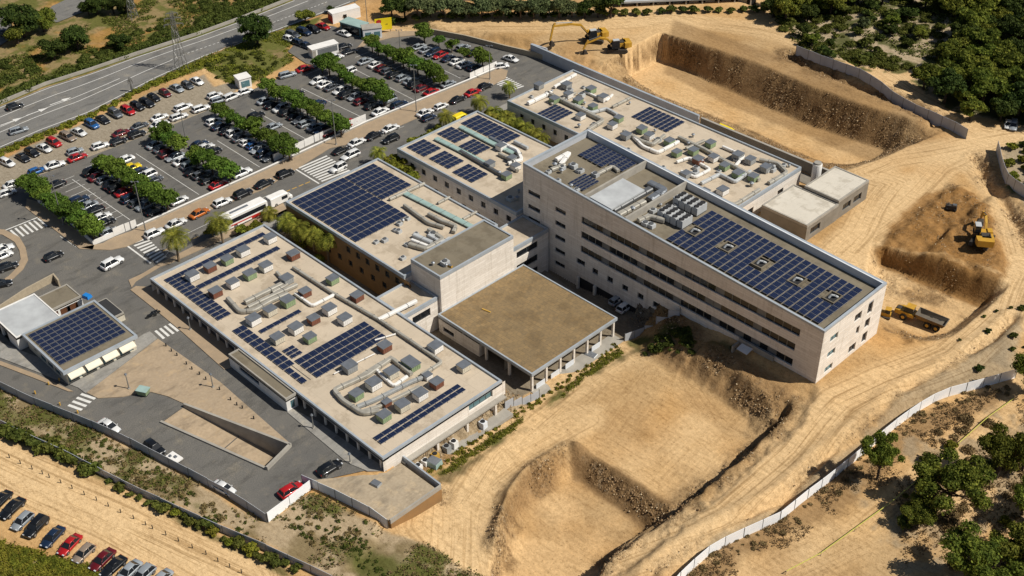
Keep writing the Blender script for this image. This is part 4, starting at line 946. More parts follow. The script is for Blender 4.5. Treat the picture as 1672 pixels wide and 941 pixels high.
for z_ in h:
    window(CF, P, d, o, *z_, depth=.3, mat=M['bglass'], mull=2)
    a = MB(); p0 = P(z_[0]-.1, 2.75, -.05); p1 = P(z_[1]+.1, 2.75, -.05)
    a.poly([(p0[0], p0[1], 2.75), (p0[0]+1.35, p0[1], 2.05), (p1[0]+1.35, p1[1], 2.05), (p1[0], p1[1], 2.75)]); a.poly([(p0[0]+1.35, p0[1], 2.05), (p0[0]+1.36, p0[1], 1.85), (p1[0]+1.36, p1[1], 1.85), (p1[0]+1.35, p1[1], 2.05)])
    part('awning', a, M['awning'], CF)
wallface(w, (cx0+.5, cy0+.5), (cx0+.5, cy1-.5), -.5, 3.0, [], (-1, 0)); wallface(w, (cx0+.5, cy1-.5), (cx1-.5, cy1-.5), -.5, 3.0, [], (0, 1)); part('wall', w, M['cream'], CF)
t = thing('storage_building', 'flat pale metal roofed store left of the cafe with dark openings', 'building', U(30, 580)+(0,))
a0 = U(-20, 545, 3.2); a1 = U(27, 568, 3.2); x0, x1 = cx0-9.5, cx0-.3; y0 = cy0-1; roofdeck(t, x0-1, x1, y0, y0+8.8, 3.0, .1, .25, 'wroof', 'white'); w = MB()
h = [(1, 3.4, 0, 2.3), (4, 6.4, 0, 2.3)]; P, d, o = wallface(w, (x0-1, y0), (x1, y0), -.5, 2.8, h, (0, -1), .5)
for z_ in h: window(t, P, d, o, *z_, depth=.5, mat=M['glass'])
wallface(w, (x1, y0), (x1, y0+8.8), -.5, 2.8, [], (1, 0)); wallface(w, (x0-1, y0), (x0-1, y0+8.8), -.5, 2.8, [], (-1, 0)); wallface(w, (x0-1, y0+8.8), (x1, y0+8.8), -.5, 2.8, [], (0, 1)); part('wall', w, M['white'], t)
gx = cx0-3.8; gy0, gy1 = U(38, 520, 2.5)[1], U(118, 472, 2.5)[1]
t = thing('garage_row', 'row of white garages with three rust brown doors beyond the cafe', 'building', (gx-3, gy0, 0)); roofdeck(t, gx-5.5, gx, gy0, gy1, 2.7, .12, .25, 'groof', 'conc'); w = MB(); L = gy1-gy0
h = [(.6, 2.6, 0, 1.9), (L*.36, L*.36+2, 0, 1.9), (L*.36+2.4, L*.36+4.4, 0, 1.9), (L-3.2, L-1.0, 0, 1.9)]
P, d, o = wallface(w, (gx, gy0), (gx, gy1), -.5, 2.3, h, (1, 0), .2)
for z_ in h:
    a = MB(); p = P((z_[0]+z_[1])/2, 0, .15); a.box((p[0], p[1], 0), (.06, z_[1]-z_[0], 1.9), 0)
    for k in range(5): a.box((p[0]+.04, p[1], .2+k*.36), (.04, z_[1]-z_[0]-.1, .05), 0)
    part('door', a, M['rust'], t)
for p0, p1, o in (((gx-5.5, gy0), (gx-5.5, gy1), (-1, 0)), ((gx-5.5, gy0), (gx, gy0), (0, -1)), ((gx-5.5, gy1), (gx, gy1), (0, 1))): wallface(w, p0, p1, -.5, 2.3, [], o)
part('wall', w, M['white'], t)
runwall('low_wall', 'tan boundary wall curving behind the garages by the roundabout', 'wall', [U(*p) for p in ((0, 512), (45, 482), (90, 458), (98, 468))], 1.6, .3, M['stone'], z=0)
bx = (U(178, 505, 1.5)); t = thing('store_shed', 'small shed with black flat roof behind the cafe', 'shed', bx+(0,)); w = MB(); roofdeck(t, bx[0]-3.2, bx[0]+3.2, bx[1]-1.9, bx[1]+1.3, 1.8, .06, .15, 'blackroof', 'conc')
for p0, p1, o in (((bx[0]-3.2, bx[1]-1.9), (bx[0]+3.2, bx[1]-1.9), (0, -1)), ((bx[0]-3.2, bx[1]+1.3), (bx[0]+3.2, bx[1]+1.3), (0, 1)), ((bx[0]+3.2, bx[1]-1.9), (bx[0]+3.2, bx[1]+1.3), (1, 0)), ((bx[0]-3.2, bx[1]-1.9), (bx[0]-3.2, bx[1]+1.3), (-1, 0))): wallface(w, p0, p1, -.4, 1.4, [], o)
part('wall', w, M['cream'], t)
p = U(142, 484, 3.5); mb = MB(); mb.box((p[0], p[1], 3.25), (1.6, 1.2, .5), 0, .3, bot=.15); mb.box((p[0], p[1], 3.75), (1.3, .95, .12), 0, .3); single('water_tank', mb, M['bluep'], 'bright blue plastic tank on the cafe roof corner', 'tank')
# ---- industrial hall and vans beyond, top ------------------------------------
IH = thing('industrial_hall', 'long grey roofed hall with dark loading bays at the top of the site', 'building', U(1120, 18)+(0,))
a0, a1 = U(1008, 22), U(1236, 12); dv = (Vector(a1)-Vector(a0)); Lh = dv.length; dv.normalize(); nv = Vector((-dv.y, dv.x))
Q = [Vector(a0), Vector(a0)+dv*Lh, Vector(a0)+dv*Lh+nv*25, Vector(a0)+nv*25]
a = MB(); a.prism([tuple(v) for v in Q], 2.8, 3.3); part('roof', a, M['wroof'], IH)
a = MB(); a.prism([tuple(v) for v in (Q[0]+nv*1.5, Q[1]+nv*1.5, Q[2], Q[3])], -1, 2.75); part('wall', a, M['dark'], IH)
for i in range(9):
    p = Vector(a0)+dv*(Lh*(i+.2)/8.6); a = MB(); a.box((p.x+nv.x*.4, p.y+nv.y*.4, -1), (.35, .35, 3.8), 0, math.atan2(dv.y, dv.x)); part('column', a, M['conc'], IH)
    if i < 8:
        p = p+dv*2.4+nv*1.3; a = MB(); a.box((p.x, p.y, .2), (2.6, .1, 1.9), 0, math.atan2(dv.y, dv.x)); part('loading_door', a, M['conc' if i % 3 else 'blind'], IH)
IH2 = thing('industrial_hall', 'pale roofed shed partly hidden behind the row of trees at the top', 'building', U(820, 4)+(0,))
a0 = Vector(U(745, 12)); Q = [a0, a0+dv*30, a0+dv*30+nv*20, a0+nv*20]; a = MB(); a.prism([tuple(v) for v in Q], 2.6, 3.0); part('roof', a, M['conc'], IH2); a = MB(); a.prism([tuple(v) for v in (Q[0]+nv*.4+dv*.4, Q[1]+nv*.4-dv*.4, Q[2], Q[3])], -1, 2.56); part('wall', a, M['white'], IH2)

# ================================================================ ROOF EQUIPMENT
def lerp2(Q, u, v): return [(Q[0][k]*(1-u)+Q[1][k]*u)*(1-v)+(Q[3][k]*(1-u)+Q[2][k]*u)*v for k in (0, 1)]
def solar(label, x0, x1, y0, y1, nx, ny, zf, skip=lambda i, j: False):
    """nx by ny modules inside the rectangle, gently tilted on a rack"""
    if not callable(zf): z_ = zf; zf = lambda x: z_
    t = thing('solar_array', label, 'solar panels', ((x0+x1)/2, (y0+y1)/2, zf((x0+x1)/2)), group=None)
    w = (x1-x0)/nx; h = (y1-y0)/ny; dz = zf(x0+w)-zf(x0); mb = MB(); g = .05
    a, b = w/2-.10, h/2-.03; sl = dz/w
    P = lambda x, y, z: (x, y, z+x*sl+y*-.012)
    mb.loft([[P(-a, -b, 0), P(a, -b, 0), P(a, b, 0), P(-a, b, 0)], [P(-a, -b, .05), P(a, -b, .05), P(a, b, .05), P(-a, b, .05)]], 1)
    k = .035; mb.quad(P(-a+k, -b+k, .053), P(a-k, -b+k, .053), P(a-k, b-k, .053), P(-a+k, b-k, .053), 0)
    me = mb.mesh('solar_panel', [M['solar'], M['solarframe']])
    cells = [(i, j) for i in range(nx) for j in range(ny) if not skip(i, j)]
    for i, j in cells:
        o = bpy.data.objects.new('solar_panel', me); COL.objects.link(o); o.parent = t
        x = x0+(i+.5)*w; y = y0+(j+.5)*h; o.location = (x-t.location.x, y-t.location.y, zf(x)+.16-t.location.z)
    r = MB()
    for j in range(ny):
        y = y0+(j+.5)*h; r.bar((x0, y, zf(x0)+.07), (x1, y, zf(x1)+.07), .04)
    part('rack', r, M['steel'], t)
    return t
zr = Z1-.35
def rect(pts, z):
    q = [U(*p, z) for p in pts]; xs = sorted(p[0] for p in q); ys = sorted(p[1] for p in q)
    n = len(q)//2; return (sum(xs[:n])/n, sum(xs[n:])/n, sum(ys[:n])/n, sum(ys[n:])/n)
solar('single line of solar panels along the street end of the front roof', *rect([(266, 457), (430, 381), (436, 385), (274, 463)], zr), 1, 14, zr)
solar('two panel wide solar strip down the left edge of the front roof', *rect([(274, 463), (296, 453), (380, 514), (357, 524)], zr), 13, 2, zr)
solar('single line of solar panels between roof units near the street end', *rect([(318, 467), (453, 404), (460, 408), (326, 473)], zr), 1, 12, zr)
solar('short single line of panels in the middle of the front roof', *rect([(421, 540), (490, 506), (493, 512), (426, 546)], zr), 1, 6, zr)
ry = rect([(595, 526), (629, 549), (505, 632), (470, 606)], zr)
solar('broad band of solar panels across the middle of the front roof', *rect([(497, 580), (595, 526), (629, 549), (505, 632)], zr), 4, 11, zr)
q1 = rect([(383, 537), (407, 527), (508, 612), (483, 624)], zr)
solar('solar strip running beside the left parapet below the broad panel band', *rect([(384, 538), (404, 528), (505, 622), (488, 632)], zr), 12, 2, zr, lambda i, j: i > 8 and j > 0)
solar('small block of six panels beside the broad panel band', *rect([(462, 573), (478, 564), (495, 578), (476, 588)], zr), 3, 2, zr)
solar('double line of solar panels across the near end of the front roof', *rect([(611, 716), (745, 627), (762, 638), (622, 728)], zr), 2, 11, zr)
z2 = 4.15
r1 = rect([(478, 330), (556, 293), (668, 350), (582, 399)], z2); r2 = rect([(558, 292), (611, 268), (672, 304), (617, 331)], z2)
solar('left part of the largest solar field on the middle building', r1[0], r1[1], r1[2], r1[3], 10, 9, z2)
solar('right part of the largest solar field on the middle building', r2[0], r2[1], r1[3]+.25, r2[3], 7, 7, z2)
for lab, P_, nx, ny in (('outer left', [(664, 242), (692, 227), (720, 244), (694, 257)], 4, 4), ('middle left', [(699, 260), (726, 247), (758, 264), (734, 277)], 4, 4), ('near left', [(739, 281), (765, 269), (797, 285), (771, 301)], 4, 4),
                        ('far right, largest', [(750, 203), (780, 189), (852, 223), (824, 236)], 8, 4), ('far middle', [(714, 219), (736, 208), (768, 223), (743, 235)], 4, 4), ('near right', [(748, 239), (774, 228), (803, 243), (776, 254)], 4, 4)):
    solar(lab+' solar group on the rear wing roof', *rect(P_, z2), nx, ny, z2)
z4 = 4.65
solar('smaller solar group on the crowded rear roof', *rect([(874, 188), (906, 171), (937, 185), (904, 202)], z4), 5, 5, z4)
solar('larger solar group on the crowded rear roof near the excavation', *rect([(1031, 191.6), (1060, 175), (1120, 201), (1088, 217)], z4), 8, 5, z4)
def sdz(x): return sz(x)-1.35
def srect(pts):
    q = [US(*p, -1.3) for p in pts]; xs = sorted(p[0] for p in q); ys = sorted(p[1] for p in q); return (sum(xs[:2])/2, sum(xs[2:])/2, sum(ys[:2])/2, sum(ys[2:])/2)
s1 = srect([(950, 258), (979, 236), (1040, 264), (1014, 279)]); s2 = srect([(928, 299), (955, 284), (981, 296), (953, 313)])
solar('upper solar field on the high end of the wedge roof', s1[0]-.8, s1[1]+.6, s1[2]-.9, min(s1[3]+.4, SY1-1.3), 8, 7, sdz, lambda i, j: i > 4 and j < 2)
solar('lower solar field on the high end of the wedge roof', s2[0], s2[1], s2[2], s2[3]-.2, 5, 4, sdz)
s3 = srect([(1087, 392), (1154, 348), (1416, 470), (1340, 529)]); vents = [US(*p, -1.3) for p in ((1134, 379), (1188, 405), (1242, 431), (1301, 459), (1359, 487))]
nX, nY = 22, 9; cw = (s3[1]-s3[0])/nX; chh = (s3[3]-s3[2])/nY
def skp(i, j):
    x = s3[0]+(i+.5)*cw; y = s3[2]+(j+.5)*chh; return any(abs(x-v[0]) < 1.35 and abs(y-v[1]) < 1.7 for v in vents) or (i < 2 and 2 < j < 5)
for k, (i0, i1, lab) in enumerate(((0, 8, 'upper third'), (8, 15, 'middle third'), (15, 22, 'lowest third'))):
    solar(lab+' of the long solar field sloping down the wedge roof', s3[0]+i0*cw, s3[0]+i1*cw, s3[2], s3[3], i1-i0, nY, sdz, lambda i, j, i0=i0: skp(i+i0, j))
CFz = 3.25
q = rect([(39, 563), (131, 497), (211, 530), (123.5, 598)], CFz); solar('solar field covering the cafe roof', *q, 9, 10, CFz)
# vents among the wedge panels
vn_ = ['topmost', 'second', 'middle', 'fourth', 'lowest']
for v, nm in zip(vents, vn_):
    t = thing('roof_vent', nm+' sunken vent among the panels of the wedge roof', 'roof vent', (v[0], v[1], v[2]), group='vents in the wedge roof solar field')
    a = MB(); parapet(a, v[0]-1.2, v[0]+1.2, v[1]-1.5, v[1]+1.5, v[2]-.3, v[2]+.35, .2); part('kerb', a, M['groof'], t)
    a = MB(); a.box((v[0], v[1], v[2]-.3), (2.0, 2.6, .34)); part('hatch', a, M['dark'], t)
    a = MB(); a.tubeline([(v[0]-.5, v[1]-.4, v[2]), (v[0]-.3, v[1], v[2]+.5), (v[0]+.3, v[1]+.3, v[2]+.5), (v[0]+.5, v[1]+.9, v[2])], .22, n=8); part('pipe', a, M['wroof'], t)
# ---- box units
def unitproto(col):
    t = thing('rooftop_unit', 'x', 'rooftop unit'); a = MB(); a.box((0, 0, .0), (1.75, 2.0, 1.15), 0)
    for k in range(5): a.box((.89, -.8+k*.4, .2), (.04, .28, .7), 0)
    part('casing', a, M[col], t, world=False)
    a = MB(); a.box((0, 0, 1.15), (1.95, 2.2, .1), 0); a.prism([(-.97, -1.1), (.97, -1.1), (.97, 1.1), (-.97, 1.1)], 1.25, lambda x, y: 1.28+.14*(1-abs(x)), 0); part('cap', a, M['zinc'], t, world=False)
    a = MB()
    for sx in (-.75, .75): a.box((sx, 0, -.18), (.12, 2.0, .18), 0)
    part('skid', a, M['steel'], t, world=False); learn(t); return t
UN = dict(w='white', g='green', b='brown', c='cream', y='gpanel'); UNL = dict(w='white', g='green', b='brown', c='cream', y='grey'); PR = {k: unitproto(v) for k, v in UN.items()}
U1 = [(397, 411, 'w'), (371, 425, 'g'), (343, 437, 'b'), (314, 451, 'w'), (441, 390, 'w'), (479, 417, 'b'), (434, 436, 'w'), (408, 449, 'g'), (380, 463, 'w'), (352, 478, 'b'), (468, 457, 'y'), (543, 457, 'g'), (414, 523, 'w'), (441, 508, 'c'), (470, 493, 'g'), (498, 478, 'b'),
      (538, 506, 'w'), (563, 522, 'w'), (512, 522, 'b'), (483, 537, 'w'), (453, 553, 'c'), (506, 552, 'g'), (583, 485, 'b'), (628, 567, 'b'), (571, 600, 'y'), (711, 568, 'w'), (757, 599, 'c'), (671, 595, 'g'), (639, 610, 'c'), (610, 628, 'w'), (582, 645, 'g'), (631, 657, 'b'),
      (657, 663, 'c'), (713, 626, 'b'), (686, 645, 'w'), (627, 680, 'g'), (698, 613, 'w')]
def put_units(L, z, where, group, sc=1.0):
    cnt = {}
    for px, py, c in sorted(L):
        x, y = U(px, py, z+.75); n = cnt[c] = cnt.get(c, 0)+1
        k = sc*(.72 if (px, py) in ((631, 657), (698, 613)) else 1)
        lab = f'{UNL[c]} sided grey capped unit, {ORD[n-1]} {UNL[c]} one from the left on {where}'
        o = dup(PR[c], (x, y, z+.18), random.uniform(-.05, .05), lab, group, k*random.uniform(.93, 1.08))
        if (px, py) == (671, 595): o.scale = (1.6, 1, 1)
put_units(U1, zr, 'the front roof', 'box units on the front roof')
put_units([(1064, 192, 'g')][:0]+[(880, 140, 'y'), (905, 163, 'g'), (928, 155, 'w'), (944, 165, 'g'), (965, 147, 'g'), (968, 175, 'g'), (985, 160, 'w'), (1010, 194, 'g'), (1048, 212, 'g'), (1093, 232, 'g'), (1132, 247, 'g'), (1140, 262, 'b'), (1183, 272, 'g'), (1230, 290, 'g'), (1180, 312, 'w'), (1205, 255, 'y'), (1160, 235, 'g'), (1225, 262, 'y'), (1250, 275, 'y'), (1000, 205, 'w'), (1022, 222, 'y'), (1060, 222, 'w'), (1105, 250, 'g'), (1120, 285, 'y'), (1150, 315, 'w'), (1165, 258, 'w'), (1205, 285, 'g'), (948, 190, 'w'), (925, 140, 'y')], z4, 'the crowded rear roof', 'box units on the rear roof', .95)
put_units([(827, 287, 'g'), (842, 272, 'w'), (836, 259, 'y'), (818, 240, 'w'), (800, 268, 'y')], z2, 'the wing roof', 'box units on the wing roof', .9)
for k in PR.values(): drop(k)
# twin banks of tall chillers on the wedge roof
CHP = thing('chiller', 'x', 'chiller'); a = MB(); a.box((0, 0, .3), (1.3, 3.0, 1.6)); part('casing', a, M['wroof'], CHP, world=False)
a = MB(); [a.bar((0, y, 1.9), (0, y, 2.05), .5, n=12) for y in (-.95, 0.1, 1.0)]; part('fan', a, M['dark'], CHP, world=False)
a = MB(); a.box((0, 0, 0), (1.2, 2.9, .3)); part('base', a, M['steel'], CHP, world=False); learn(CHP)
for bank, pts in (('nearer', [(1086, 346), (1097, 351), (1107, 356), (1118, 361)]), ('farther', [(1111, 325), (1121, 330), (1131, 335), (1142, 340)])):
    for i, p in enumerate(pts):
        x, y, z = US(*p, -.4); dup(CHP, (x, y, sz(x)-1.5), 0, f'white chiller, {ORD[i]} from the left in the {bank} bank on the wedge roof', 'chillers on the wedge roof')
drop(CHP)
# ---- ducts (rounded box sections following plan lines)
def duct(label, pts, z, w=.55, h=.5, mat='galv', name='duct', elev=.25, cat='duct'):
    P = [Vector(p).to_3d() if len(p) == 2 else Vector(p) for p in pts]; zf = z if callable(z) else (lambda x: z)
    Q = []
    for i, p in enumerate(P):                # round the corners a little
        if 0 < i < len(P)-1:
            a_ = (P[i-1]-p); b_ = (P[i+1]-p); r = min(.7, a_.length/2, b_.length/2); a_.normalize(); b_.normalize()
            for k in range(4):
                u = k/3; Q.append((p+a_*r)*(1-u)**2+2*p*u*(1-u)+(p+b_*r)*u*u)
        else: Q.append(p)
    mb = MB(); rings = []
    for i, p in enumerate(Q):
        d_ = (Q[min(i+1, len(Q)-1)]-Q[max(i-1, 0)]).to_2d()
        if d_.length < 1e-6: continue
        d_.normalize(); n_ = Vector((-d_.y, d_.x)); zz = zf(p.x)+elev; ring = []
        for sx, hz in ((-1, 0), (1, 0), (1, .75), (.7, 1), (-.7, 1), (-1, .75)): ring.append((p.x-n_.x*sx*w/2, p.y-n_.y*sx*w/2, zz+hz*h))
        rings.append(ring)
    mb.loft(rings)
    for a_, b_ in zip(P, P[1:]):
        L_ = (b_-a_).length; n = max(1, int(L_/3)); rz = math.atan2(b_.y-a_.y, b_.x-a_.x)
        for i in range(n):
            c = a_.lerp(b_, (i+.5)/n); mb.box((c.x, c.y, zf(c.x)), (.1, w*.8, elev), 1, rz); mb.box((c.x, c.y, zf(c.x)+elev-.02), (.07, w+.08, h+.05), 1, rz)
    return single(name, mb, [M[mat], M['steel']], label, cat, loc=(P[0].x, P[0].y, zf(P[0].x)))
D = lambda pts, z: [U(p[0], p[1], z+.4) for p in pts]
dl = [('long straight duct running the length of the front roof', [(479, 437), (540, 477), (620, 523), (722, 592), (688, 613)], .6, 'galv'),
      ('white duct elbow near the brown unit on the front roof', [(482, 480), (510, 500), (545, 482)], .55, 'white'),
      ('short white duct crossing to the long roof duct near the tall block', [(618, 523), (680, 492)], .7, 'white'),
      ('large curved tan duct loop among the near front roof units', [(640, 585), (600, 613), (545, 638), (560, 655), (592, 676), (620, 672)], .8, 'galv'),
      ('straight thick duct feeding the curved loop on the front roof', [(580, 622), (620, 596), (640, 586), (672, 612)], .75, 'galv'),
      ('bent duct looping between cream and white units on the front roof', [(612, 601), (625, 615), (643, 631), (665, 615)], .55, 'white'),
      ('dull green duct between brown and cream front roof units', [(583, 665), (610, 655), (640, 640), (672, 624), (690, 617)], .7, 'gpanel'),
      ('parallel grey duct beside the dull green duct', [(590, 673), (620, 664), (652, 648), (685, 632)], .6, 'galv'),
      ('curved tan duct by the left edge panels of the front roof', [(372, 488), (392, 510), (415, 508), (440, 493), (470, 480)], .8, 'galv'),
      ('wide grey duct between the green units near the front roof middle', [(400, 495), (430, 480), (475, 458)], .9, 'galv'),
      ('second wide duct beside the wide grey duct on the front roof', [(405, 503), (440, 486), (485, 466)], .8, 'galv'),
      ('tan duct rising beside the grey unit on the front roof', [(445, 478), (470, 465), (452, 445)], .6, 'galv'),
      ('thin white pipe between the brown unit and the panel band', [(545, 610), (612, 577)], .18, 'white'),
      ('thin white pipe by the top corner unit of the panel band', [(612, 555), (646, 545)], .25, 'white')]
for lab, pts, w_, mt in dl: duct(lab, D(pts, zr), zr, w_, w_*.8, mt)
dl = [('long green glazed strip on the middle building roof', [(661, 315), (770, 370)], 1.3, 'gglass', .3), ('grey roof duct beside the green strip on the middle building', [(660, 336), (700, 365), (725, 372)], .7, 'galv', .6),
      ('cross duct at the top of the green strip on the middle roof', [(636, 326), (693, 300)], .6, 'galv', .5), ('second cross duct from the green strip to the parapet', [(715, 332), (734, 322)], .5, 'galv', .4), ('third cross duct near the tall block', [(756, 358), (778, 346)], .5, 'galv', .4),
      ('cluster duct left of the tall block on the middle roof', [(668, 400), (695, 408), (724, 392), (700, 376)], .9, 'galv', .7), ('fat round ended duct in the middle roof cluster', [(676, 385), (705, 398)], 1.0, 'wroof', .7), ('bent duct in the middle roof cluster', [(700, 350), (722, 362), (745, 370), (740, 380)], .8, 'galv', .6), ('short duct stub in the middle roof cluster', [(672, 393), (700, 404)], .7, 'white', .6),
      ('duct along the panel edge of the middle roof', [(700, 385), (722, 398), (735, 390)], .8, 'wroof', .6)]
for lab, pts, w_, mt, h_ in dl: duct(lab, D(pts, z2), z2, w_, h_, mt)
dl = [('long green skylight strip down the middle of the wing roof', [(712, 226), (760, 250), (800, 271)], 1.3, 'gglass', .35, 'skylight'), ('second long green skylight strip on the wing roof', [(752, 207), (800, 232), (838, 250)], 1.3, 'gglass', .35, 'skylight'),
      ('dark grey duct line beside the wing roof skylight', [(752, 247), (800, 275), (830, 292)], .8, 'steel', .5, 'duct'), ('dark grey duct line beside the second wing skylight', [(800, 225), (850, 252)], .8, 'zinc', .5, 'duct'),
      ('pale looping duct at the wedge end of the wing roof', [(820, 235), (845, 246), (852, 262), (830, 268)], .8, 'white', .6, 'duct'), ('tan curved duct near the dark roof patch of the wing', [(815, 252), (835, 262), (845, 280)], .7, 'galv', .6, 'duct'), ('short white duct pair by the wing parapet', [(840, 232), (862, 243)], .7, 'wroof', .6, 'duct')]
for lab, pts, w_, mt, h_, nm in dl: duct(lab, D(pts, z2), z2, w_, h_, mt, name=nm, cat=nm)
dl = [('long double bend duct down the street side of the rear roof', [(892, 152), (930, 171), (985, 198), (960, 213)], .9, 'galv'), ('straight pale duct at the street end of the rear roof', [(905, 143), (940, 122)], .7, 'white'), ('white duct run by the top corner of the rear roof', [(862, 170), (900, 152)], .9, 'white'),
      ('looping duct between the two rear solar groups', [(1018, 215), (1046, 231), (1066, 237), (1085, 222)], .8, 'galv'), ('zigzag pale duct left of the larger rear solar group', [(938, 172), (965, 185), (990, 178), (1008, 188)], .7, 'wroof'),
      ('duct elbow framing a green unit on the rear roof', [(1035, 225), (1050, 240), (1074, 250), (1108, 232)], .7, 'white'), ('long main duct along the excavation side of the rear roof', [(1108, 225), (1150, 245), (1190, 268), (1240, 295)], .8, 'galv'),
      ('closed loop duct in the middle of the rear roof', [(1105, 265), (1125, 258), (1160, 277), (1135, 290), (1112, 280)], .6, 'white'), ('stepped duct near the near end of the rear roof', [(1145, 300), (1175, 285), (1200, 298), (1225, 280)], .7, 'wroof'), ('outer elbow duct by the near corner of the rear roof', [(1255, 300), (1285, 283), (1270, 268), (1240, 262)], .8, 'galv'),
      ('short duct pair beside the dark unit on the rear roof', [(1120, 243), (1150, 230)], .6, 'galv'), ('curving tan duct by the rear roof parapet', [(1165, 325), (1200, 335), (1240, 310)], .7, 'galv'), ('thin duct between green units on the rear roof', [(955, 150), (990, 165), (1000, 155)], .5, 'white'),
      ('low duct across the rear roof above the smaller panels', [(940, 152), (900, 170)], .5, 'galv'), ('bent duct between rear roof units near the wedge parapet', [(1180, 240), (1215, 255), (1200, 272)], .6, 'white'), ('broad rear roof duct near the far parapet', [(1000, 175), (1030, 160)], .6, 'galv')]
for lab, pts, w_, mt in dl: duct(lab, D(pts, z4), z4, w_, w_*.8, mt)
DS = lambda pts: [US(p[0], p[1], -1.1)[:2] for p in pts]
dl = [('grey angled plant duct under the chillers on the wedge roof', [(1060, 300), (1085, 312), (1060, 328)], 1.6, 'zinc', .8), ('dark twin duct beside the white plant roof', [(1000, 345), (1040, 322), (1062, 310)], 1.4, 'steel', .8), ('second dark duct beside the white plant roof', [(1010, 352), (1052, 330)], 1.2, 'galv', .7),
      ('tan equipment duct at the foot of the chiller bank', [(1042, 362), (1060, 355), (1085, 362)], .9, 'galv', .8), ('pale duct bend at the high corner of the wedge roof', [(908, 262), (930, 250), (915, 270)], .9, 'white', .6), ('short duct by the high parapet of the wedge roof', [(900, 278), (922, 270)], .9, 'galv', .6),
      ('duct beside the lower wedge roof solar group', [(975, 285), (1000, 272), (1010, 280)], .8, 'galv', .5)]
for lab, pts, w_, mt, h_ in dl: duct(lab, DS(pts), lambda x: sz(x)-1.5, w_, h_, mt)
# small clutter on the roofs: vents and boxes one could lift off
CLP = []
t = thing('roof_cowl', 'x', 'roof vent'); a = MB(); a.bar((0, 0, 0), (0, 0, .7), .25, n=8); part('pipe', a, M['galv'], t, world=False); a = MB(); a.bar((0, 0, .7), (0, 0, .9), .42, n=8, r2=.15); part('cap', a, M['zinc'], t, world=False); learn(t); cowl = t
t = thing('roof_fan', 'x', 'roof fan'); a = MB(); a.box((0, 0, 0), (1.1, .9, .6), 0); part('casing', a, M['wroof'], t, world=False); a = MB(); a.bar((0, 0, .6), (0, 0, .75), .35, n=10); part('fan', a, M['steel'], t, world=False); learn(t); fan = t
rr = random.Random(11)
def scatter(n, x0, x1, y0, y1, zf, where, clear):
    k = {id(cowl): 0, id(fan): 0}; L = []
    for _ in range(n*4):
        if len(L) >= n: break
        x = rr.uniform(x0, x1); y = rr.uniform(y0, y1)
        if any(c[0] < x < c[1] and c[2] < y < c[3] for c in clear): continue
        L.append((x, y))
    L.sort()
    for x, y in L:
        p = cowl if rr.random() < .45 else fan; k[id(p)] += 1
        dup(p, (x, y, zf(x)), rr.choice((0, PI/2)), f"{'grey capped vent pipe' if p is cowl else 'small pale fan box'}, {ORD[k[id(p)]-1]} from the street end of {where}", 'small vents on '+where, rr.uniform(.8, 1.4))
ar = [rect([(874, 188), (906, 171), (937, 185), (904, 202)], z4), rect([(1031, 191.6), (1060, 175), (1120, 201), (1088, 217)], z4)]
ar = [(a-1, b+1, c-1, d+1) for a, b, c, d in ar]
scatter(34, -182, -120, 180, 200, lambda x: z4, 'the crowded rear roof', ar)
scatter(12, -163, -151, 149, 169, lambda x: z2, 'the wing roof', [])
scatter(12, -164, -151, 120, 132, lambda x: z2, 'the middle roof', [])
scatter(12, -146, -136, 150, 158, lambda x: sz(x)-1.5, 'the wedge roof high end', [(s2[0]-.5, s2[1]+.5, s2[2]-.5, s2[3]+.5)])
scatter(12, -126, -116, 150, 166, lambda x: sz(x)-1.5, 'the wedge plant deck', [])
scatter(3, -147, -142, 120, 123, lambda x: 7.3, 'the tall block roof', [])
drop(cowl); drop(fan)
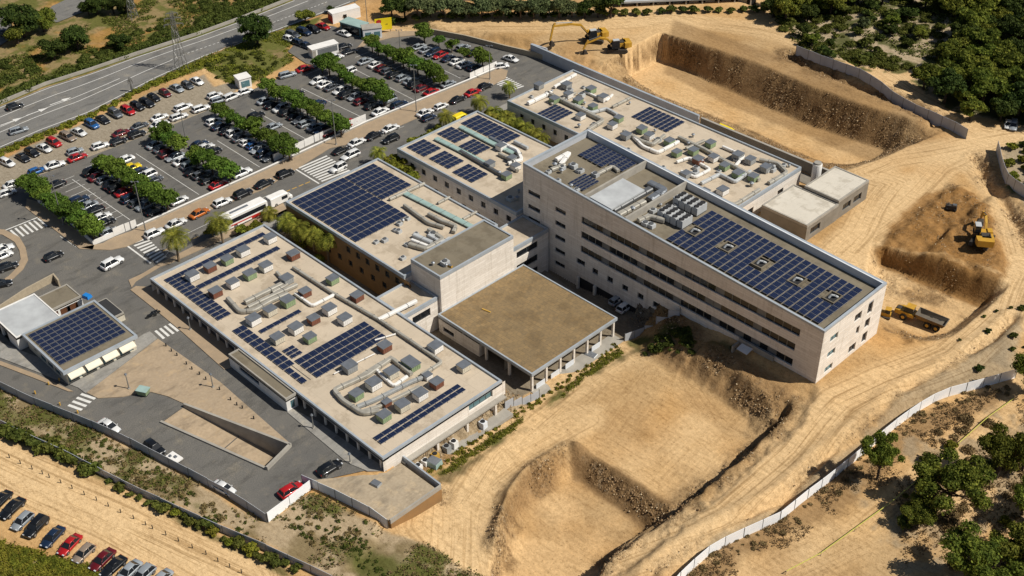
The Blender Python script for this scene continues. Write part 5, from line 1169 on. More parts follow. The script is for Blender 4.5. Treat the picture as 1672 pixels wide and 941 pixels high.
# ================================================================ VEHICLES
def carproto(kind):
    """car pointing along +x, origin on the ground under its middle"""
    t = thing('parked_car', 'x', 'car')
    S = dict(hatch=(4.1, 1.75, 1.48), sedan=(4.6, 1.8, 1.42), suv=(4.55, 1.86, 1.68), estate=(4.7, 1.8, 1.5))[kind]; L, W, H = S; hb = H*.56
    # lower body: lofted cross sections from tail to nose
    def sec(x, w, zb, zt, r=.12): return [(x, -w/2+r*.5, zb), (x, w/2-r*.5, zb), (x, w/2, zb+.15), (x, w/2, zt-r), (x, w/2-r, zt), (x, -w/2+r, zt), (x, -w/2, zt-r), (x, -w/2, zb+.15)]
    nose = dict(hatch=.62, sedan=.6, suv=.72, estate=.62)[kind]
    xs = [(-L/2, W*.80, .32, hb*.86), (-L/2+.10, W*.93, .22, hb*.97), (-L/2+.5, W, .19, hb), (-L*.2, W, .19, hb), (L*.12, W, .19, hb), (L/2-.95, W*.99, .19, hb*.93), (L/2-.3, W*.93, .22, hb*nose*1.28), (L/2-.06, W*.80, .28, hb*nose*1.1), (L/2, W*.68, .34, hb*nose*.9)]
    a = MB(); a.loft([sec(*x) for x in xs])
    # roof panel
    r0, r1 = dict(hatch=(-L*.36, L*.06), sedan=(-L*.20, L*.06), suv=(-L*.38, L*.07), estate=(-L*.40, L*.07))[kind]
    g0, g1 = dict(hatch=(-L*.46, L*.24), sedan=(-L*.37, L*.24), suv=(-L*.47, L*.22), estate=(-L*.47, L*.24))[kind]
    wr, wg = W*.68, W*.91
    a.loft([[(x, -wr/2*q, H-.04-dz), (x, wr/2*q, H-.04-dz), (x, wr/2*.8*q, H-dz), (x, -wr/2*.8*q, H-dz)] for x, q, dz in ((r0-.12, .86, .13), (r0, .95, .05), ((r0+r1)/2, 1, 0), (r1, .96, .04), (r1+.12, .9, .10))])
    for s in (-1, 1):                       # pillars
        for xa, xb in ((g0, r0), (g1, r1)): a.bar((xa, s*wg/2*.97, hb-.03), (xb, s*wr/2*.95, H-.05), .045)
        xm = (g0+g1)/2-.1; a.bar((xm, s*wg/2*.98, hb-.03), ((r0+r1)/2, s*wr/2, H-.05), .04)
        a.box((g1-.12, s*(W/2+.06), hb-.02), (.12, .16, .12), 0)
    part('body', a, M['paintcar'], t, world=False, smooth=True)
    e = .015
    a = MB(); a.poly([(g1, -wg/2, hb-.01), (g1, wg/2, hb-.01), (r1, wr/2*.94, H-.07), (r1, -wr/2*.94, H-.07)]); part('windscreen', a, M['carglass'], t, world=False)
    a = MB(); a.poly([(g0, wg/2, hb-.01), (g0, -wg/2, hb-.01), (r0, -wr/2*.94, H-.07), (r0, wr/2*.94, H-.07)]); part('rear_window', a, M['carglass'], t, world=False)
    for s in (-1, 1):
        p = [(g0, s*wg/2, hb-.01), (g1, s*wg/2, hb-.01), (r1, s*wr/2*.94, H-.07), (r0, s*wr/2*.94, H-.07)]
        if s > 0: p = p[::-1]
        a = MB(); a.poly(p); part('side_window', a, M['carglass'], t, world=False)
        for x in (-L*.30, L*.31):
            a = MB(); R = .33 if kind != 'suv' else .37
            a.bar((x, s*(W/2-.2), R), (x, s*(W/2+.015), R), R, 0, 14); a.bar((x, s*(W/2+.012), R), (x, s*(W/2+.03), R), R*.6, 1, 10); part('wheel', a, [M['rubber'], M['rim']], t, world=False)
        a = MB(); a.box((L/2-.13, s*W*.31, hb*nose*.95), (.22, .34, .13), 0); part('headlight', a, M['headl'], t, world=False)
        a = MB(); a.box((-L/2+.05, s*W*.36, hb*.72), (.1, .22, .16), 0); part('tail_light', a, M['taill'], t, world=False)
    learn(t); return t
CARS = {k: carproto(k) for k in ('hatch', 'sedan', 'suv', 'estate')}
CC = dict(w=('white', (.78, .78, .77)), s=('silver', (.30, .33, .36)), g=('grey', (.09, .10, .115)), k=('black', (.008, .009, .011)), n=('navy blue', (.012, .026, .06)), b=('blue', (.02, .11, .32)), r=('red', (.42, .012, .014)),
          d=('dark red', (.13, .008, .012)), y=('yellow', (.75, .55, .01)), o=('orange', (.5, .14, .02)), t=('beige brown', (.27, .21, .16)))
KW = dict(hatch='hatchback', sedan='saloon car', suv='tall car', estate='estate car')
rc = random.Random(5)
def put_car(px, py, col, heading, label, group, kind=None, zg=None):
    kind = kind or rc.choice(('hatch', 'hatch', 'sedan', 'sedan', 'sedan', 'suv', 'estate')); p = CARS[kind]; z = 0
    x, y = U(px, py, .7+(zg or 0))
    if zg is None:
        z = gz(x, y)
        if abs(z+.18) < .1: z = 0
        x, y = U(px, py, .7+z); z = gz(x, y)
        if abs(z+.18) < .25: z = 0.0
    else: z = zg
    c = CC[col][1]; j = rc.uniform(.9, 1.1)
    o = dup(p, (x, y, z+.008), rad(heading)+rc.uniform(-.03, .03), label.replace('@', CC[col][0]+' '+KW[kind]), group)
    for ch in [o]+list(o.children_recursive if False else []): pass
    o['paint'] = 0; del o['paint']
    return o, (c[0]*j, c[1]*j, c[2]*j, 1)
COLQ = []
_dup0 = dup
def dup(root, loc, rz=0, label=None, group=None, scale=None, color=None):
    r = root.copy(); COL.objects.link(r); r.location = loc; r.rotation_euler = (0, 0, rz)
    if scale: r.scale = (scale,)*3 if not isinstance(scale, (tuple, list)) else scale
    if label: r['label'] = label
    if group: r['group'] = group
    for ch in KIDS.get(root.name, ()):
        c = ch.copy(); COL.objects.link(c); c.parent = r
        if color: c.color = color
        for g in KIDS.get(ch.name, ()):
            d = g.copy(); COL.objects.link(d); d.parent = c
    return r
def put_car(px, py, col, heading, label, group, kind=None, zg=None, name=None):
    kind = kind or rc.choice(('hatch', 'hatch', 'sedan', 'sedan', 'sedan', 'suv', 'estate')); p = CARS[kind]
    if zg is None:
        x, y = U(px, py, .7); z = gz(x, y)
        if z > -.3 and z < .12: z = 0.0
        x, y = U(px, py, .7+z); z = gz(x, y)
        if z > -.3 and z < .02: z = 0.0
    else: x, y = U(px, py, .7+zg); z = zg
    c = CC[col][1]; j = rc.uniform(.9, 1.1)
    return dup(p, (x, y, z+.008), rad(heading)+rc.uniform(-.06, .06), label.replace('@', CC[col][0]+' '+KW[kind]), group, rc.uniform(.94, 1.05), (min(c[0]*j, .85), min(c[1]*j, .85), min(c[2]*j, .85), 1))
def hpx(px, py, dx, dy):
    a = U(px-dx/2, py-dy/2); b_ = U(px+dx/2, py+dy/2); return math.degrees(math.atan2(b_[1]-a[1], b_[0]-a[0]))
ROWS = [  # name, heading, cars (pixels)
 ('left of second tree row', C4(0, 230, [(590, 190, 'k'), (625, 222, 'd'), (668, 242, 's'), (712, 272, 'k'), (750, 292, 'k'), (795, 318, 'r'), (832, 358, 'n'), (872, 388, 'g'), (922, 408, 's'), (985, 440, 'k')])),
 ('left of third tree row', C4(0, 230, [(990, 20, 's'), (1030, 45, 'g'), (1070, 76, 'd'), (1112, 98, 's'), (1160, 124, 'w'), (1205, 152, 's'), (1235, 188, 'k'), (1282, 212, 'g'), (1322, 244, 'k'), (1385, 274, 'r')])),
 ('left of fourth tree row', C4(0, 0, [(1360, 768, 'w'), (1400, 795, 'n'), (1445, 825, 'k'), (1497, 840, 'w'), (1532, 870, 'g'), (1570, 898, 'w'), (1612, 918, 'b')])+C4(410, 230, [(48, 48, 's'), (88, 75, 'n'), (120, 100, 'g')])),
 ('left of fifth tree row', C4(410, 0, [(90, 635, 's'), (140, 662, 'k'), (190, 685, 'w'), (235, 706, 'k'), (282, 732, 'k'), (316, 756, 'g'), (352, 778, 's'), (405, 800, 's'), (450, 822, 'n'), (492, 838, 'd')])),
 ('left of sixth tree row', C4(410, 0, [(425, 508, 'w'), (470, 530, 'w'), (512, 550, 'g'), (565, 572, 'w'), (610, 596, 'k'), (658, 612, 's'), (698, 640, 'd'), (768, 668, 'k'), (820, 704, 'w')])),
 ('left of seventh tree row', C4(410, 0, [(725, 385, 's'), (790, 405, 'w'), (830, 428, 'd'), (870, 446, 'g'), (908, 470, 'k'), (962, 490, 's'), (1012, 510, 's'), (1042, 532, 'k'), (1082, 555, 'd'), (1145, 580, 'r')])),
 ('left of sparse last tree row', C4(410, 0, [(1065, 293, 's'), (1112, 311, 's'), (1155, 330, 'n'), (1200, 346, 'r'), (1252, 366, 'n'), (1307, 386, 'w'), (1352, 406, 'w'), (1418, 424, 'n')])),
 ('right of first tree row', C4(0, 230, [(350, 278, 'k'), (500, 376, 'n'), (555, 410, 's'), (592, 440, 'k'), (640, 480, 'w'), (672, 512, 'k'), (690, 572, 's')])),
 ('right of second tree row', C4(0, 230, [(790, 118, 'w'), (835, 168, 'y'), (890, 192, 'n'), (932, 218, 'w'), (980, 242, 'g'), (1135, 374, 'w')])),
 ('right of third tree row', C4(0, 230, [(1262, 20, 'n'), (1302, 38, 'w'), (1345, 68, 'k'), (1535, 200, 'w')])),
 ('right of fifth tree row', C4(410, 0, [(290, 590, 'k'), (420, 660, 'n'), (635, 774, 'r')])),
 ('right of fourth tree row', C4(410, 0, [(30, 735, 'k'), (140, 800, 's')])),
 ('right of sixth tree row', C4(410, 0, [(620, 450, 'w'), (730, 520, 'k'), (870, 632, 's'), (940, 660, 'n')])),
 ('right of seventh tree row', C4(410, 0, [(960, 345, 's'), (1080, 400, 'k'), (1250, 528, 's')])),
 ('right of sparse last tree row', C4(410, 0, [(1345, 300, 's'), (1415, 332, 'k')]))]
for nm, L in ROWS:
    for i, (px, py, c) in enumerate(L): put_car(px, py, c, 90 if rc.random() < .7 else 270, f'@, {ORD[i]} from highway end, {nm}', 'cars parked in the tree lined car park', zg=0)
DST = C4(0, 0, [(1250, 512, 'w'), (1190, 538, 'g'), (1122, 557, 's'), (1048, 588, 'd'), (976, 617, 'k'), (932, 650, 'k'), (872, 672, 'k'), (812, 698, 'r'), (732, 718, 'g'), (652, 755, 'k'), (583, 787, 'b'), (500, 835, 'w'), (430, 865, 't'), (343, 902, 'r')])+C4(0, 230, [(280, 43, 'w'), (203, 72, 'k'), (145, 103, 'k'), (45, 135, 'w')])
for i, (px, py, c) in enumerate(DST): put_car(px, py, c, hpx(px, py, 24, 12.5), f'@, {ORD[i]} from the right in the row on gravel beside the highway', 'cars parked beside the highway')
D2 = C4(0, 0, [(1362, 602, 'w'), (1390, 632, 's'), (1560, 577, 'w'), (1470, 610, 'w'), (1162, 678, 'w'), (1135, 737, 'w'), (1275, 685, 'w'), (1012, 740, 'w'), (1012, 786, 'w'), (885, 795, 'g'), (768, 840, 'd'), (868, 848, 'k'), (750, 893, 'k'), (635, 922, 'w')])+C4(0, 230, [(490, 100, 'r'), (345, 150, 'w'), (230, 188, 'b'), (45, 325, 'w'), (475, 62, 's'), (80, 270, 'w')])
for i, (px, py, c) in enumerate(sorted(D2)): put_car(px, py, c, hpx(px, py, 25, -9)+rc.uniform(-4, 4), f'@, {ORD[i]} from the left along the gravel and asphalt border', 'cars along the gravel border', zg=.0)
K2 = C4(410, 0, [(455, 165, 'r'), (395, 185, 'k'), (335, 200, 'n'), (265, 215, 'g'), (243, 245, 'w'), (305, 270, 'n'), (350, 287, 'n')])
for i, (px, py, c) in enumerate(K2): put_car(px, py, c, hpx(px, py, 20, 7), f'@, {ORD[i]} from the top in the yard by the round tree', 'cars in the kiosk yard', zg=.01)
for px, py, c, h, lab in [(410+590/3.888, 290/3.888, 'k', 80, '@ parked at the end of the long white kiosk, upper one'), (410+620/3.888, 326/3.888, 'k', 80, '@ just below the one at the end of the white kiosk'), (410+590/3.888, 210/3.888, 'w', 10, '@ stopped beside the blue roofed cabin'),
                          (410+535/3.888, 360/3.888, 'w', 80, '@ in front of the long white kiosk'), (410+340/3.888, 433/3.888, 'r', 80, '@ on the dirt edge above the fifth tree row'), (410+230/3.888, 471/3.888, 's', 80, '@ on the dirt edge next to the red one'), (410+445/3.888, 395/3.888, 'w', 80, '@ parked below the long white kiosk'),
                          (792, 140, 'k', 90, '@ parked at the kerb nearest the top palm crossing'), (772, 150, 'r', 90, '@ parked at the street kerb behind the black one at the top crossing'), (747.5, 161.5, 'k', 90, '@ parked at the kerb third from the top crossing'), (720, 172.5, 'w', 90, '@ parked at the kerb fourth from the top crossing'),
                          (694, 183, 'w', 90, '@ parked at the kerb fifth from the top crossing'), (700, 191, 'n', 90, '@ double parked beside the kerb row in the street'), (637.5, 208.5, 'w', 90, '@ parked at the kerb above the wide zebra crossing'), (610.5, 220.5, 'k', 90, '@ parked at the kerb beside the white boards'), (638, 226.5, 'k', 270, '@ driving down the street past the white boards'),
                          (582.5, 231.5, 'w', 90, '@ at the kerb just above the wide zebra crossing'), (556.5, 244.5, 'k', 90, '@ at the kerb touching the wide zebra crossing'), (572, 252.5, 'w', 270, '@ driving just above the wide zebra crossing'), (552, 273, 'w', 270, '@ standing on the wide zebra crossing'),
                          (465.5, 283, 'k', 90, '@ first at the kerb below the wide zebra crossing'), (431, 299, 'k', 90, '@ second at the kerb below the wide zebra crossing'), (396.5, 315.5, 'k', 90, '@ third at the kerb below the wide zebra crossing'), (363, 329.5, 'w', 90, '@ fourth at the kerb below the wide zebra crossing'),
                          (325.5, 347, 'o', 90, '@ parked at the kerb opposite the bus'), (287, 364, 'w', 90, '@ second at the kerb from the lower zebra crossing'), (252, 380, 'w', 90, '@ at the kerb right beside the lower zebra crossing'), (183, 429, 'w', 95, '@ driving through the junction below the lower crossing'),
                          (87, 417, 'k', 92, '@ driving alone in the middle of the roundabout road'), (3, 406, 'w', 88, '@ in the left parking corner, uppermost'), (5, 416, 'w', 88, '@ in the left parking corner, below another white one'), (12, 434.5, 'k', 80, '@ in the left parking corner by the kerb'), (0, 463, 'k', 70, '@ cut by the photo edge above the garages'),
                          (834, 95, 'w', 10, '@ driving on the curved street above the rear building'), (819, 107, 'w', 60, '@ parked beyond the end of the low wall'), (730, 211/1.0, 's', 90, '@ under the trees beside the wing building street end'),
                          (178, 695, 'w', hpx(178, 695, 18, 11), '@ at the hoarding near the lower zebra crossing of the service lane'), (252, 730.5, 'k', hpx(252, 730, 20, 14), '@ at the hoarding beside the flat white trailer'), (365, 795.5, 'w', hpx(365, 795, 20, 11), '@ parked alone by the hoarding below the ramp'), (538, 763, 'k', 87, '@ parked at the end of the service lane by the terrace'),
                          (475, 799, 'r', 87, '@ parked behind the bright white hoarding'), (30, 212, 's', 83, '@ driving on the near lane of the highway'), (24, 173, 'k', 83, '@ driving on the far lane of the highway'), (3, 54, 'k', 20, '@ beside the big trees at the top left corner'), (1655, 204, 's', -70, '@ parked in the shade by the wood at the right edge'),
                          (1647, 202, 'w', -70, '@ half hidden by shrubs at the right edge track')]:
    put_car(px, py, c, h, lab, None, {'w': None}.get(c), zg=(None if px > 1500 else 0.0))
for px, py, c, lb in ((1008, 490, 's', '@ parked in the shade before the wedge building undercroft'), (1021, 498, 'w', '@ nearest the railing before the wedge building undercroft')): put_car(px, py, c, 90, lb, None)
for i, px in enumerate((664, 684, 704, 722, 744, 764, 790, 812)): put_car(px, 10+i % 3, 'wwswwgws'[i], 30+(i*37) % 50, f'@, {ORD[i]} from the left behind the tree line at the top', 'cars behind the top tree line', zg=0.02)
BT = C4(0, 699, [(0, 455, 'k'), (75, 505, 'k'), (140, 585, 's'), (228, 622, 'k'), (333, 685, 'n'), (440, 735, 'r'), (530, 790, 't'), (648, 830, 'd'), (718, 875, 'k'), (815, 905, 's'), (905, 930, 's'), (1015, 960, 's')])
for i, (px, py, c) in enumerate(BT): put_car(px, py, c, hpx(px, py, -36, 35), f'@, {ORD[i]} from the left in the nearest row on the dirt track', 'cars parked on the dirt track', kind=('sedan', 'sedan', 'hatch', 'suv', 'sedan', 'sedan', 'hatch', 'sedan', 'sedan', 'sedan', 'hatch', 'sedan')[i])
for k in CARS.values(): drop(k)
# bus, vans
def boxvan(name, label, cat, px, py, rz, L, W, H, stripe_=False, bus=False):
    x, y = U(px, py, H*.5); t = thing(name, label, cat, (x, y, .008), rad(rz)); a = MB()
    f = .0 if bus else .8
    def s(xx, w, z0, z1): return [(xx, -w/2, z0), (xx, w/2, z0), (xx, w/2, z1-.15), (xx, w/2-.2, z1), (xx, -w/2+.2, z1), (xx, -w/2, z1-.15)]
    R = [s(-L/2, W*.96, .35, H*.97), s(-L/2+.15, W, .3, H), s(L/2-f-1.2, W, .3, H)] + ([s(L/2-.25, W, .3, H*.98), s(L/2, W*.9, .4, H*.90)] if bus else [s(L/2-1.1, W*.98, .3, H*.9), s(L/2-.75, W*.95, .3, H*.55), s(L/2, W*.86, .35, H*.42)])
    a.loft(R); part('body', a, M['white'], t, world=False)
    z0, z1 = H*.45, H*.78
    for sg in (-1, 1):
        a = MB(); a.box((-.1 if bus else L/2-2.1, sg*(W/2+.005), z0), (L-.9 if bus else 1.5, .04, z1-z0)); part('side_window', a, M['carglass'], t, world=False)
        for xx in ((-L*.28, L*.33)):
            a = MB(); a.bar((xx, sg*(W/2-.25), .42), (xx, sg*(W/2+.02), .42), .45 if bus else .36, 0, 14); a.bar((xx, sg*(W/2+.01), .42), (xx, sg*(W/2+.04), .42), .22, 1, 10); part('wheel', a, [M['rubber'], M['rim']], t, world=False)
    a = MB()
    if bus: a.box((L/2-.04, 0, H*.38), (.12, W*.84, H*.46))
    else: a.loft([[(L/2-1.06, -W*.44, H*.88), (L/2-1.06, W*.44, H*.88), (L/2-1.02, W*.44, H*.89), (L/2-1.02, -W*.44, H*.89)], [(L/2-.72, -W*.43, H*.56), (L/2-.72, W*.43, H*.56), (L/2-.68, W*.43, H*.57), (L/2-.68, -W*.43, H*.57)]])
    part('windscreen', a, M['carglass'], t, world=False)
    if bus:
        a = MB(); a.box((-1, 0, H), (L*.42, .55, .12)); part('roof_hatch', a, M['zinc'], t, world=False)
        a = MB(); a.box((-.4, -W/2-.01, .75), (L*.7, .05, .25), 0); a.box((-.4, W/2+.01, .75), (L*.7, .05, .25), 0); a.box((L*.2, -W/2-.012, .35), (2.2, .05, .45)); part('stripe', a, M['redp'], t, world=False)
    return t
boxvan('bus', 'white coach with dark windows and red stripe behind the two street palms', 'bus', 398, 349, 90, 10.6, 2.5, 3.0, bus=True)
boxvan('van', 'white van with dark side windows by the street corner of the middle building', 'van', 456, 323, 90, 5.6, 2.0, 2.3)
t = boxvan('taxi', 'yellow car between the palms at the wing building street end', 'car', 752, 190, 90, 4.2, 1.75, 1.5); t.children[0].data.materials[0] = M['yellowb']
t = boxvan('work_truck', 'yellow van low behind the rear building at the excavation wall', 'van', 1187, 215, 0, 5.2, 1.9, 1.9); t.children[0].data.materials[0] = M['yellowb']
x, y = U(284, 748, .6); t = thing('trailer', 'flat white trailer with a dark hitch beside the hoarding', 'trailer', (x, y, 0), rad(hpx(284, 748, 20, 13))); a = MB(); a.box((0, 0, .5), (2.6, 1.7, .25), 0); part('bed', a, M['white'], t, world=False)
a = MB(); a.bar((-1.3, 0, .5), (-2.4, 0, .45), .07); part('drawbar', a, M['steel'], t, world=False)
for s in (-1, 1): a = MB(); a.bar((0, s*.75, .32), (0, s*.95, .32), .3, n=12); part('wheel', a, M['rubber'], t, world=False)
a = MB(); a.box((.2, .2, .75), (.5, .4, .22)); a.box((-.6, -.2, .75), (.4, .3, .3)); part('load', a, M['zinc'], t, world=False)
# motorcycles
for px, py, lab in ((247, 515, 'dark motorcycle at the kerb by the four stripe crossing'), (253, 510, 'second dark motorcycle leaning next to the kerb tree shadow')):
    x, y = U(px, py, .5); t = thing('motorcycle', lab, 'motorcycle', (x, y, 0), rad(75)); 
    for xx in (-.7, .7): a = MB(); a.bar((xx, -.06, .32), (xx, .06, .32), .32, n=14); part('wheel', a, M['rubber'], t, world=False)
    a = MB(); a.loft([[(-.75, -.12, .7), (-.75, .12, .7), (-.75, .1, .82), (-.75, -.1, .82)], [(0, -.18, .45), (0, .18, .45), (0, .16, .85), (0, -.16, .85)], [(.5, -.1, .55), (.5, .1, .55), (.5, .08, .95), (.5, -.08, .95)]]); part('body', a, M['carglass'], t, world=False)
    a = MB(); a.bar((.5, -.35, 1.0), (.5, .35, 1.0), .03); a.bar((.55, 0, 1.0), (.75, 0, .3), .04); part('handlebar', a, M['steel'], t, world=False)
# skip / bin on the plaza edge
x, y = U(234, 640, .6); t = thing('waste_container', 'dark green waste container at the plaza edge with an open lid', 'bin', (x, y, .0), .5); a = MB(); a.loft([[(-.8, -.6, .2), (.8, -.6, .2), (.8, .6, .2), (-.8, .6, .2)], [(-1.0, -.75, 1.2), (1.0, -.75, 1.2), (1.0, .75, 1.2), (-1.0, .75, 1.2)]]); part('body', a, M['green'], t, world=False)
a = MB(); a.prism([(-1.05, -.8), (1.05, -.8), (1.05, .8), (-1.05, .8)], 1.2, lambda x, y: 1.28+.25*(1-abs(y)/.8), 0); part('lid', a, M['gglass'], t, world=False); a = MB(); a.box((-.7, 0, 0), (.15, 1, .2)); a.box((.7, 0, 0), (.15, 1, .2)); part('foot', a, M['rubber'], t, world=False)
# ================================================================ SITE MACHINES
def RXY(p, c, a): return None
def excavator(label, px, py, rz, arm_rz, boom=(3.6, 3.0, 5.2, 3.6), sc=1.0, zf=None):
    g = G(px, py); t = thing('excavator', label, 'excavator', g, rad(rz)); t.scale = (sc,)*3
    for s in (-1, 1):
        a = MB(); prof = [(-1.9, .25), (-2.1, .5), (-1.85, .85), (1.85, .85), (2.1, .5), (1.9, .25), (1.5, 0), (-1.5, 0)]
        a.loft([[(x, s*1.05-.25, z) for x, z in prof], [(x, s*1.05+.25, z) for x, z in prof]])
        for k in range(12): a.box((-1.8+k*.33, s*1.05, .84), (.12, .56, .05))
        part('track', a, M['trackm'], t, world=False)
    a = MB(); a.box((0, 0, .35), (2.4, 1.7, .45)); a.bar((0, 0, .8), (0, 0, 1.1), .75, n=16); part('undercarriage', a, M['trackm'], t, world=False)
    Rm_ = Matrix.Rotation(rad(arm_rz-rz), 4, 'Z')
    def TM(mb): mb.v = [tuple(Rm_ @ Vector(v)) for v in mb.v]; return mb
    a = MB(); a.box((-.5, -.35, 1.1), (3.3, 1.9, .8), bot=.03); a.box((.55, -.9, 1.1), (1.1, .7, 1.0)); part('body', TM(a), M['yellow'], t, world=False)
    a = MB(); pr = [(-2.6, -1.1), (-2.6, 1.1), (-1.9, 1.25), (-1.2, 1.25), (-1.2, -1.25), (-1.9, -1.25)]; a.prism(pr, 1.1, 2.1); part('counterweight', TM(a), M['yellow'], t, world=False)
    a = MB(); a.box((-.9, -.2, 1.92), (1.4, 1.3, .18)); a.bar((-1.1, -.6, 2.1), (-1.1, -.6, 2.5), .09, n=8); part('engine_cover', TM(a), M['trackm'], t, world=False)
    a = MB(); a.loft([[(-.1, .45, 1.15), (1.5, .45, 1.15), (1.5, 1.3, 1.15), (-.1, 1.3, 1.15)], [(-.1, .45, 2.0), (1.6, .45, 2.0), (1.6, 1.3, 2.0), (-.1, 1.3, 2.0)], [(.05, .5, 2.85), (1.2, .5, 2.85), (1.2, 1.25, 2.85), (.05, 1.25, 2.85)]]); cab_ = part('cab', TM(a), M['carglass'], t, world=False)
    a = MB(); a.box((.62, .87, 2.85), (1.25, .85, .09)); part('cab_roof', TM(a), M['wroof'], t, world=False)
    x1, z1, x2, z2 = boom; pts = [(.9, 1.5), (x1*.55, z1), (x1*1.0, z1+.5), (x2, z2)]
    a = MB(); rings = []
    for (x, z), h in zip(pts, (.35, .42, .38, .24)): rings.append([(x, -.42-.17, z-h/2), (x, -.42+.17, z-h/2), (x, -.42+.17, z+h/2), (x, -.42-.17, z+h/2)])
    a.loft(rings); part('boom', TM(a), M['yellow'], t, world=False)
    bx, bz = x2+.5, max(z2-2.9, .9)
    a = MB(); a.loft([[(x, -.42-q, z), (x, -.42+q, z), (x+.32, -.42+q, z+.1), (x+.32, -.42-q, z+.1)] for x, z, q in ((x2-.45, z2+.55, .12), (x2-.12, z2, .15), (bx, bz, .1))]); part('stick', TM(a), M['yellow'], t, world=False)
    a = MB(); a.bar((x1*.6, -.42, z1-.1), (.9, -.42, 1.2), .08, 0, 8); a.bar((x1*.95, -.42, z1+.85), (x2-.4, -.42, z2+.6), .08, 0, 8); part('hydraulic_ram', TM(a), M['steel'], t, world=False)
    a = MB(); pr = [(0, 0), (-.5, -.3), (-.75, -.8), (-.35, -1.15), (.25, -1.0), (.1, -.5)]; a.loft([[(bx+x, -.42-.45, bz+z) for x, z in pr], [(bx+x, -.42+.45, bz+z) for x, z in pr]]); part('bucket', TM(a), M['trackm'], t, world=False)
    return t
excavator('yellow excavator with raised arched boom reaching left on the upper dirt platform', 970, 68, 30, -117, (4.6, 3.6, 8.2, 4.2), 1.35)
excavator('yellow excavator with lowered boom at the edge of the deep excavation', 1008, 84, 40, 237, (3.6, 2.6, 6.2, 2.2), 1.3)
excavator('yellow excavator on the orange mound above the right hand pit', 1602, 398, 100, 125, (3.0, 2.4, 5.0, 2.0), 1.35)
# tracked loader blade + dump truck in the pit
def dumper():
    A = Vector(U(1471, 505, -1.8)); Bq = Vector(U(1544, 531, -1.8)); d = (A-Bq); rz = math.atan2(d.y, d.x); c = (A+Bq)/2; z = gz(c.x, c.y)
    t = thing('dump_truck', 'yellow articulated dump truck with an empty dark body in the right hand pit', 'dump truck', (c.x, c.y, z), rz); t.scale = (.93,)*3
    a = MB(); a.loft([[(1.6, -1.1, 1.0), (1.6, 1.1, 1.0), (1.6, 1.1, 1.7), (1.6, -1.1, 1.7)], [(4.3, -1.15, 1.0), (4.3, 1.15, 1.0), (4.3, 1.15, 2.0), (4.3, -1.15, 2.0)], [(5.6, -1.0, 1.0), (5.6, 1.0, 1.0), (5.6, .9, 1.75), (5.6, -.9, 1.75)]]); part('tractor', a, M['yellow'], t, world=False)
    a = MB(); a.loft([[(1.9, -.9, 1.7), (3.9, -.9, 1.9), (3.9, .9, 1.9), (1.9, .9, 1.7)], [(2.0, -.8, 3.0), (3.5, -.8, 3.0), (3.5, .8, 3.0), (2.0, .8, 3.0)]]); part('cab', a, M['carglass'], t, world=False)
    a = MB(); a.box((2.75, 0, 3.0), (1.7, 1.75, .12)); part('cab_roof', a, M['yellow'], t, world=False)
    a = MB(); a.box((4.9, 0, 1.9), (1.0, 1.2, .12)); part('engine_grille', a, M['trackm'], t, world=False)
    for x in (3.6, -1.4, -3.2):
        for s in (-1, 1): a = MB(); a.bar((x, s*.85, .75), (x, s*1.4, .75), .75, 0, 18); a.bar((x, s*1.38, .75), (x, s*1.43, .75), .36, 1, 12); part('wheel', a, [M['rubber'], M['yellow']], t, world=False)
    a = MB(); a.box((-1.6, 0, .7), (5.2, .9, .5)); a.box((1.0, 0, .9), (1.6, .7, .5)); part('chassis', a, M['trackm'], t, world=False)
    a = MB(); o0, o1 = [(-4.4, -1.15), (.9, -1.15), (.9, 1.15), (-4.4, 1.15)], [(-4.9, -1.5), (1.3, -1.5), (1.3, 1.5), (-4.9, 1.5)]
    lo = [(x, y, 1.3) for x, y in o0]; hi = [(x, y, 2.55 if x > 0 else 2.2) for x, y in o1]
    i0 = [(x*.97, y*.9, 1.42) for x, y in o0]; i1 = [(x*.96, y*.93, 2.55 if x > 0 else 2.2) for x, y in o1]
    for i in range(4):
        j = (i+1) % 4; a.quad(lo[i], lo[j], hi[j], hi[i], 0); a.quad(i0[j], i0[i], i1[i], i1[j], 1); a.quad(hi[i], hi[j], i1[j], i1[i], 1)
    a.quad(*lo[::-1], 0); a.quad(*i0, 1); part('dump_body', a, [M['haul'], M['bed']], t, world=False)
dumper()
g = G(1443, 517); t = thing('bulldozer', 'small yellow bulldozer parked beside the wedge building end wall', 'bulldozer', g, rad(200))
for s in (-1, 1): a = MB(); pr = [(-1.2, .2), (-1.3, .5), (1.2, .5), (1.3, .25), (1.0, 0), (-1, 0)]; a.loft([[(x, s*.75-.2, z) for x, z in pr], [(x, s*.75+.2, z) for x, z in pr]]); part('track', a, M['trackm'], t, world=False)
a = MB(); a.box((.3, 0, .4), (1.6, 1.1, .8), bot=.1); a.box((-.8, 0, .4), (.8, 1.1, .7)); part('body', a, M['yellow'], t, world=False); a = MB(); a.box((-.6, 0, 1.1), (.9, 1.0, .9), bot=.1); part('cab', a, M['carglass'], t, world=False); a = MB(); a.box((-.6, 0, 2.0), (1.1, 1.2, .1)); part('cab_roof', a, M['yellow'], t, world=False)
a = MB(); a.box((1.7, 0, .05), (.15, 2.3, .8)); part('blade', a, M['yellow'], t, world=False)
